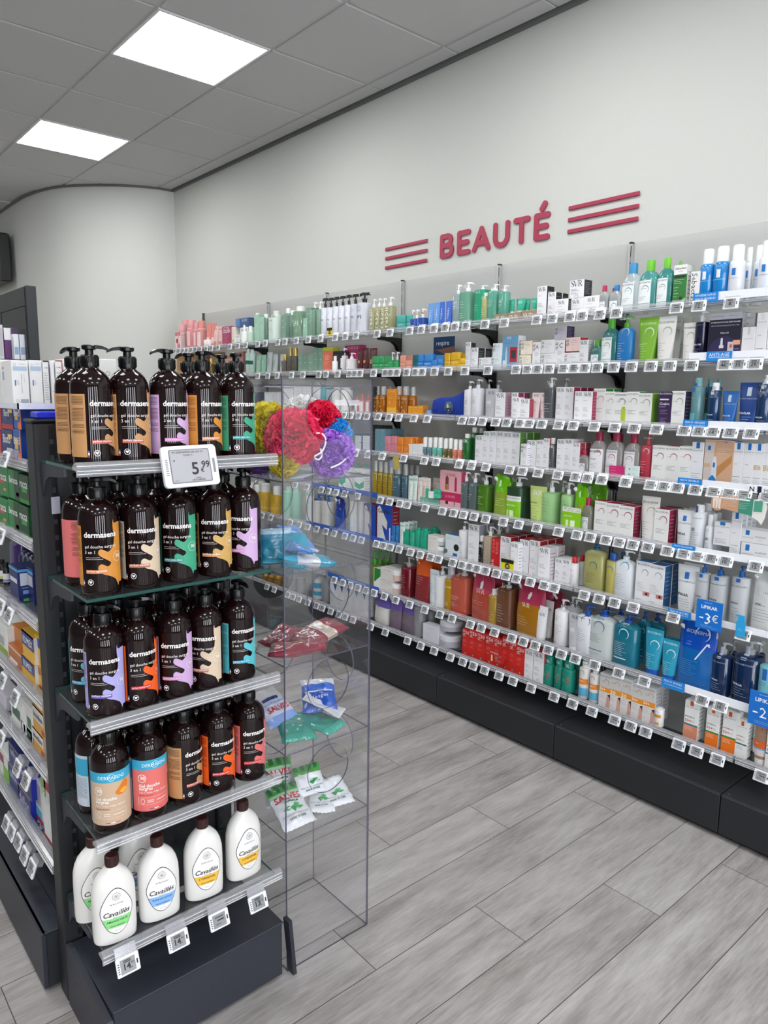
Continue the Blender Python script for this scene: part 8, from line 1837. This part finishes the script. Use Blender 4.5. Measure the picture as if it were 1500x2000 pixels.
q = MB(); q.box(XF-XE, .0, -.034, -.031, -.010, .004, mat('D8DAE6', .4)); q.box(-.004, .0, -.034, .44, -.010, .004, mat('D8DAE6', .4)); q.obj('edge_strip', o)
for sx in (-.5, -1.5, -2.5): q = MB(); q.box(sx, sx+.02, .24, .25, -.14, -.006, M_DARK2); q.obj('post', o)
def lbox(name, lab, cat, px0, px1, y0, y1, Y, dep, col, bands=(), side=None, ytop_face=None, grp='medicine boxes on the left aisle shelves', text=None, tcol='F0F0F0', sbands=(), stext=None):
    """box whose front faces -Y at depth Y; x extents from pixels; z from pixels"""
    a = at_y(px0, (y0+y1)/2, Y); c = at_y(px1, (y0+y1)/2, Y); pm = (px0+px1)/2; z1 = at_y(pm, y0, Y).z; z0 = at_y(pm, y1, Y).z
    shelf = [q for q in [1.526]+[k-.012 for k in LZ] if abs(q-z0) < .035]
    if shelf: z0 = shelf[0]
    w = c.x-a.x-.0015; h = z1-z0; b = MB(); b.cbox(-w/2, w/2, 0, dep, 0, h, .0012, mat(col, .4))
    for u0, v0, u1, v1, hx in bands: b.add([(-w/2+w*u, -.0004, h*v) for u, v in ((u0, v0), (u1, v0), (u1, v1), (u0, v1))], [(0, 1, 2, 3)], mat(hx, .4))
    if side: b.add([(w/2+.0003, .001, .001), (w/2+.0003, dep-.001, .001), (w/2+.0003, dep-.001, h-.001), (w/2+.0003, .001, h-.001)], [(0, 1, 2, 3)], mat(side, .4))
    for u0, v0, u1, v1, hx in sbands: b.add([(w/2+.0006, dep*u, h*v) for u, v in ((u0, v0), (u1, v0), (u1, v1), (u0, v1))], [(0, 1, 2, 3)], mat(hx, .4))
    if text:
        V, F, tw, th = glyphs(text, .02, 0, 2); s = min(w*.8/tw, h*.3/th); b.add([(-tw*s/2+p_*s, -.0009, h*.55+q_*s) for p_, q_ in V], F, mat(tcol, .4))
    if stext:
        V, F, tw, th = glyphs(stext[0], .02, 0, 2); s = min(h*.85/tw, dep*.4/th); b.add([(w/2+.0009, dep*stext[2]-q_*s, h*.08+p_*s) for p_, q_ in V], F, mat(stext[1], .4))
    o = b.obj(name, None, ((a.x+c.x)/2, Y, z0)); return tag(o, lab, cat, grp)
MB_, MC = 'medicine_box', 'box'
# topmost white boxes
for k, (px0, px1, y0, yb, dep, fb, sb, st, lab) in enumerate([
    (-34, 3, 704, 783, .06, 'E0E0E0', (), None, 'navy and white carton at left picture edge, topmost aisle shelf'),
    (4, 22, 704, 783, .045, 'E4E4E2', ((.1, .5, .95, .8, '8FA8C4'),), None, 'white carton with blue patches, first on topmost aisle shelf')]):
    lbox(MB_, lab, MC, px0, px1, y0, yb, .505 if k == 0 else .505, dep, fb, ((.1, .55, .9, .75, '8FA8C4'), (.1, .8, .9, .86, '9A9A9A')), 'E9E9E6')
def xbox(px0, px1, y0, X, dep, lab, bands, text=None, side='D5D8DC', edge=None):
    a = at_x(px0, 745, X); c = at_x(px1, 745, X); zt = at_x((px0+px1)/2, y0, X).z; w = c.y-a.y-.0015; h = zt-1.526; b = MB(); b.cbox(-w/2, w/2, 0, dep, 0, h, .0012, mat('E4E4E4', .4))
    emit_print(b, [t.split() for t in bands], w, h, lambda x, z: 0, True)
    o = b.obj(MB_, None, (X, (a.y+c.y)/2, 1.5265)); o.rotation_euler.z = PI/2; tag(o, lab, MC, 'white boxes on the topmost aisle shelf')
xbox(23, 57, 704, -1.90, .07, 'white carton with thin line drawings, left one on topmost aisle shelf', ['O .2 .9 .08 5A5A66', 'T Optifibre .65 .93 .45 9A9AA0', 'R .08 .76 .92 .86 A8BCD0', 'R .15 .42 .22 .55 3A5A9A', 'L .25 .45 .54 4 .03 8A9AB0', 'R .55 .25 .57 .7 6A6A70', 'R .72 .5 .73 .7 6A6A70', 'O .25 .08 .09 8A8A90', 'R .45 .04 .92 .12 9AACB8'])
xbox(58, 84, 704, -1.905, .07, 'white carton with thin line drawings, right one on topmost aisle shelf', ['O .2 .9 .08 5A5A66', 'T Optifibre .65 .93 .45 9A9AA0', 'R .08 .76 .92 .86 A8BCD0', 'R .2 .42 .28 .55 3A5A9A', 'L .3 .5 .54 4 .03 8A9AB0'])
xbox(85, 98, 705, -1.90, .07, 'slim white carton with navy edge and grey text, topmost aisle shelf', ['R 0 .97 1 1 2A2A3A', 'R .88 0 1 1 2A2A4A', 'B CUBE .45 .85 .6 3A3A40', 'L .1 .8 .72 12 .055 7A7A80'])
xbox(99, 108, 705, -1.90, .07, 'plain white carton side next to navy-edged carton', ['L .3 .9 .3 1 .03 3A3A40'])
xbox(109, 124, 704, -1.90, .07, 'slim white carton with red edge and grey text, topmost aisle shelf', ['R 0 .97 1 1 A02A4A', 'R .88 0 1 1 A02A4A', 'B CUBE .45 .85 .6 3A3A40', 'L .1 .8 .72 12 .055 7A7A80'])
xbox(125, 192, 703, -1.92, .07, 'wide plain white carton behind the leftmost pump bottles', ['L .3 .5 .8 1 .03 9A9AA0'])
xbox(193, 229, 702, -1.90, .07, 'white carton with small round emblem behind pump bottles', ['R 0 0 .04 1 2A2A5A', 'O .5 .68 .13 6A6A70', 'L .3 .75 .55 1 .03 9A9AA0', 'D .6 .18 .06 5AC0A8'])
# Bion3 style multivitamin boxes, two high
for lv, (ya, yb) in enumerate(((793, 838), (839, 884))):
    up = 'upper' if lv == 0 else 'lower'
    lbox(MB_, f'red and white carton at left picture edge, {up} one of stack', MC, -22, 2, ya, yb, .505, .07, 'B82436', ((.1, .5, .9, .7, 'E8E8F0'),), '6A1A2A')
    lbox(MB_, f'navy and red vitamin carton with yellow patch, {up} of stack', MC, 3, 25, ya, yb, .505, .07, '1C2A68', ((0, 0, 1, .22, 'A82834'), (.6, .72, .98, .86, 'E8B832'), (.15, .35, .55, .8, '2A3A80')), '1A3070', text='Bion3')
    lbox(MB_, f'blue and orange vitamin carton end, {up} of stack', MC, 26, 41, ya, yb, .505, .085, '1458A8', ((.55, 0, 1, .3, 'E8702A'), (.85, .3, 1, 1, 'E8702A'), (.2, .4, .6, .75, 'F0C040')), '103A8C', sbands=((.55, 0, .62, .4, 'E8702A'), (.75, .2, .95, .6, '1E5AB8')), text='Bion3')
b = MB(); b.cbox(-.03, .03, -.03, .03, 0, .016, .003, mat('1A2CC0', .35)); q = b.obj('blue_lid', None, (-1.805, .52, 1.496)); tag(q, 'bright blue plastic lid lying on top of the dark post', 'lid')
# green effervescent boxes
for lv, (ya, yb) in enumerate(((917, 975), (977, 1038))):
    up = 'upper' if lv == 0 else 'lower'
    lbox(MB_, f'green vitamin carton with orange swirl, {up} one at left edge', MC, -8, 16, ya-4, yb-8, .505, .06, '1E7A3E', ((.3, .45, .7, .6, 'B84A2A'), (.6, .2, .8, .3, 'E8A020')), '1A5A30', text='Berocca')
    lbox(MB_, f'green and dark vitamin carton, {up} one of second stack', MC, 17, 37, ya+2, yb, .505, .06, '1F8040', ((.55, 0, 1, 1, '1E3A26'), (.7, .15, .95, .28, 'C8D83A')), '1A3A26', text='Berocca')
    lbox(MB_, f'dark green vitamin carton next to post, {up} one', MC, 38, 56, ya+12, yb+8, .505, .05, '173F24', ((0, .0, 1, .15, '1C8A30'), (.3, .4, .8, .6, '2AA040')), '1A5A2C', text='rocca', sbands=((.2, .3, .5, .9, 'E08A28'),))
# third: navy box, purple pack, small bottles
lbox(MB_, 'tall navy carton with light blue top edge and white table', MC, 20, 36, 1108, 1190, .505, .055, '1B2560', ((0, .9, 1, .97, '4FA8D8'), (.1, .55, .9, .68, 'D8DCE8')), '1E2A6C', sbands=((0, .9, 1, .97, '4FA8D8'), (.1, .5, .85, .86, 'C8CCD8'), (.15, .42, .8, .44, '9AA4C8'), (.2, .25, .6, .36, '7AA0D0'), (.2, .04, .8, .12, '5AB060')))
lbox(MB_, 'navy carton half hidden by the dark post, third aisle shelf', MC, 54, 66, 1112, 1196, .53, .05, '1B2560', ((0, .85, 1, .95, '4FA8D8'), (.2, .5, .9, .8, 'C8CCD8')), '1E2A6C')
for k in range(5):
    p = at_y(24+8*k, 1105, .56); b = MB(); loft(b, [(0, .016, .02, 3), (.07, .016, .02, 3), (.085, .012, .012, 2.2), (.09, .006, .006, 2)], mat('23264E', .3, coat=.5)); tag(b.obj('blister_card', None, (p.x-.05, .60, LZ[2]-.012)), f'dark navy curved pack behind the navy carton, {ORD[k]}{" from left" if k else ""} of five', 'pack', 'dark navy packs on the third aisle shelf')
p = at_y(6, 1080, .55); b = MB(); loft(b, [(0, .05, .03, 3), (.1, .05, .025, 3), (.12, .045, .004, 3)], mat('3A2264', .3, coat=.4)); tag(b.obj('purple_pack', None, (p.x, .60, LZ[2]-.012)), 'dark purple soft pack at left edge of third aisle shelf', 'pack')
for k, px in enumerate((2, 10)):
    p = at_y(px, 1120, .53); b = MB(); loft(b, [(0, .011, .011, 2), (.045, .011, .011, 2), (.052, .006, .006, 2), (.054, .007, .007, 2), (.066, .007, .007, 2)], M_BLACK); b.lathe([(.0113, .008), (.0113, .034)], mat('E0E4E4', .4), n=20, cap=False); b.lathe([(.0115, .010), (.0115, .016)], mat('C8C83A' if k == 0 else '8A7AB8', .4), n=20, cap=False); tag(b.obj('dropper_vial', None, (p.x, .535, LZ[2]-.012)), ['small dark vial with yellow band, third aisle shelf', 'small dark vial with lilac band, third aisle shelf'][k], 'bottle')
# fourth
lbox(MB_, 'orange-brown carton uppermost at left, fourth aisle shelf', MC, 24, 43, 1228, 1268, .525, .06, 'C47A34', ((.1, .3, .8, .45, 'E8C08A'),), 'C89058')
lbox(MB_, 'orange-brown carton with white stripe, fourth aisle shelf', MC, 18, 42, 1270, 1320, .505, .06, 'B8682E', ((0, .9, 1, 1, 'E0D0C0'), (.1, .2, .7, .35, 'F0E8E0')), 'C87A40')
lbox(MB_, 'white and lime carton at left picture edge, fourth aisle shelf', MC, -15, 14, 1215, 1275, .505, .06, 'E4E6E0', ((0, 0, 1, .25, '8AAA2A'), (.3, .3, .8, .6, 'A8AAA8')), 'D8D8D4')
lbox(MB_, 'yellow and blue carton with round blue label, upper one', MC, 44, 66, 1238, 1288, .505, .05, 'E8B42A', ((0, .45, 1, 1, '1E3C8C'), (0, .92, 1, 1, 'B8242E')), 'E4E4E8', text='RUMEX')
lbox(MB_, 'yellow and blue carton with round blue label, lower one', MC, 44, 68, 1290, 1345, .505, .05, 'E2AE28', ((0, .45, 1, 1, '1E3C8C'), (0, .95, 1, 1, 'B8242E')), 'E4E4E8', text='RUMEX', sbands=((0, .0, 1, .1, 'E8C040'),))
lbox(MB_, 'yellow carton by dark post, upper one', MC, 69, 82, 1245, 1296, .515, .04, 'E8B020', ((.1, .6, .9, .95, '1E3C8C'),), 'E0A018')
lbox(MB_, 'yellow carton by dark post, lower one', MC, 70, 86, 1298, 1352, .515, .04, 'E8B828', ((.0, .0, 1, .1, 'B8242E'),), 'E0A018', text='RU', tcol='B8242E')
# fifth
for lv, (ya, yb) in enumerate(((1372, 1412), (1413, 1450))):
    up = ('upper', 'lower')[lv]
    lbox(MB_, f'white carton with dark green oval, {up} one at left', MC, 22, 42, ya, yb, .505, .05, 'DDE0DC', ((.15, .35, .85, .75, '1E5A38'),), 'E4E6E2')
    lbox(MB_, f'white carton with small green oval, {up} one', MC, 43, 63, ya+6, yb+10, .505, .05, 'E0E2DE', ((.5, .4, .85, .7, '2A6A44'), (.1, .1, .4, .9, 'ECECEA')), 'E4E6E2')
    lbox(MB_, f'yellow orange carton with red corner, {up} one', MC, 65, 85, ya+14+lv*4, yb+20+lv*8, .505, .045, 'DDA23A', ((0, .45, 1, 1, 'E8E4DC'), (.0, .93, 1, 1, 'C0392B'), (.75, .1, 1, .3, 'B83A2A')), 'D8C8B8', text='Imodium', tcol='4A4A50')
lbox(MB_, 'pale grey carton at left picture edge, fifth aisle shelf', MC, -12, 11, 1350, 1388, .505, .05, 'C4C0C8', (), 'B0ACB4')
# lowest
for k, (px0, px1, ya, yb) in enumerate(((18, 37, 1462, 1502), (18, 37, 1504, 1560), (38, 60, 1500, 1546), (38, 60, 1548, 1608))):
    lbox(MB_, 'navy carton with thin gold edges, '+['upper left', 'lower left', 'upper right', 'lower right'][k]+' of four on lowest aisle shelf', MC, px0, px1, ya, yb, .505, .055, '202C70', ((0, .96, 1, 1, 'A89A78'), (0, 0, 1, .03, 'A89A78')), '1A2896', text='daflon', tcol='B8BCD8', stext=('daflon500', 'F0F2F8', .6) if k == 3 else None)
lbox(MB_, 'white and lime carton left of navy cartons, lowest aisle shelf', MC, 0, 17, 1470, 1530, .505, .05, 'E0E2DC', ((.4, 0, 1, .5, '7AB82A'), (.1, .5, .5, .8, '8A2A4A')), 'D8D8D4')
lbox(MB_, 'white carton with raspberry circle and lime side, leaning on dark post', MC, 84, 104, 1510, 1650, .51, .05, 'E6E8E4', ((0, .6, .4, .95, '8AC040'), (.25, .72, .8, .92, 'A81E3A'), (0, 0, 1, .05, 'B8202E')), 'E0E2DC', text='RAP', tcol='F4F4F4')
lbox('white_tube_box', 'slim white carton with red foot beside navy cartons', MC, 70, 83, 1528, 1620, .52, .04, 'D8DADC', ((0, .1, .8, .3, '4AB0C8'), (0, 0, 1, .1, 'B8202E'), (.2, .4, .8, .9, 'A0A4A8')), 'C8CACC')
# tags of the left aisle
lt = [(12, 898, 0), (7, 1330, 0), (32, 1364, 0), (4, 1443, 0), (36, 1500, 0), (53, 1525, 0), (14, 1609, 0), (25, 1626, 0), (38, 1645, 0), (50, 1671, 0), (64, 1695, 0), (20, 1203, 0), (4, 1186, 0), (4, 1048, 0)]
li = []
for px, py, _ in lt:
    p = at_y(px, py, .462); o = price_tag(p, math.radians(-20), 0, ''); li.append((o, 'slanting white price tag', f'on {LN[min(range(6), key=lambda i: abs(LZ[i]-.02-p.z))]} left aisle shelf', p.x)); b = MB(); b.box(-.022, .022, -.001, .016, .012, .030, M_RAIL); b.obj('holder', o)
number_labels(li)
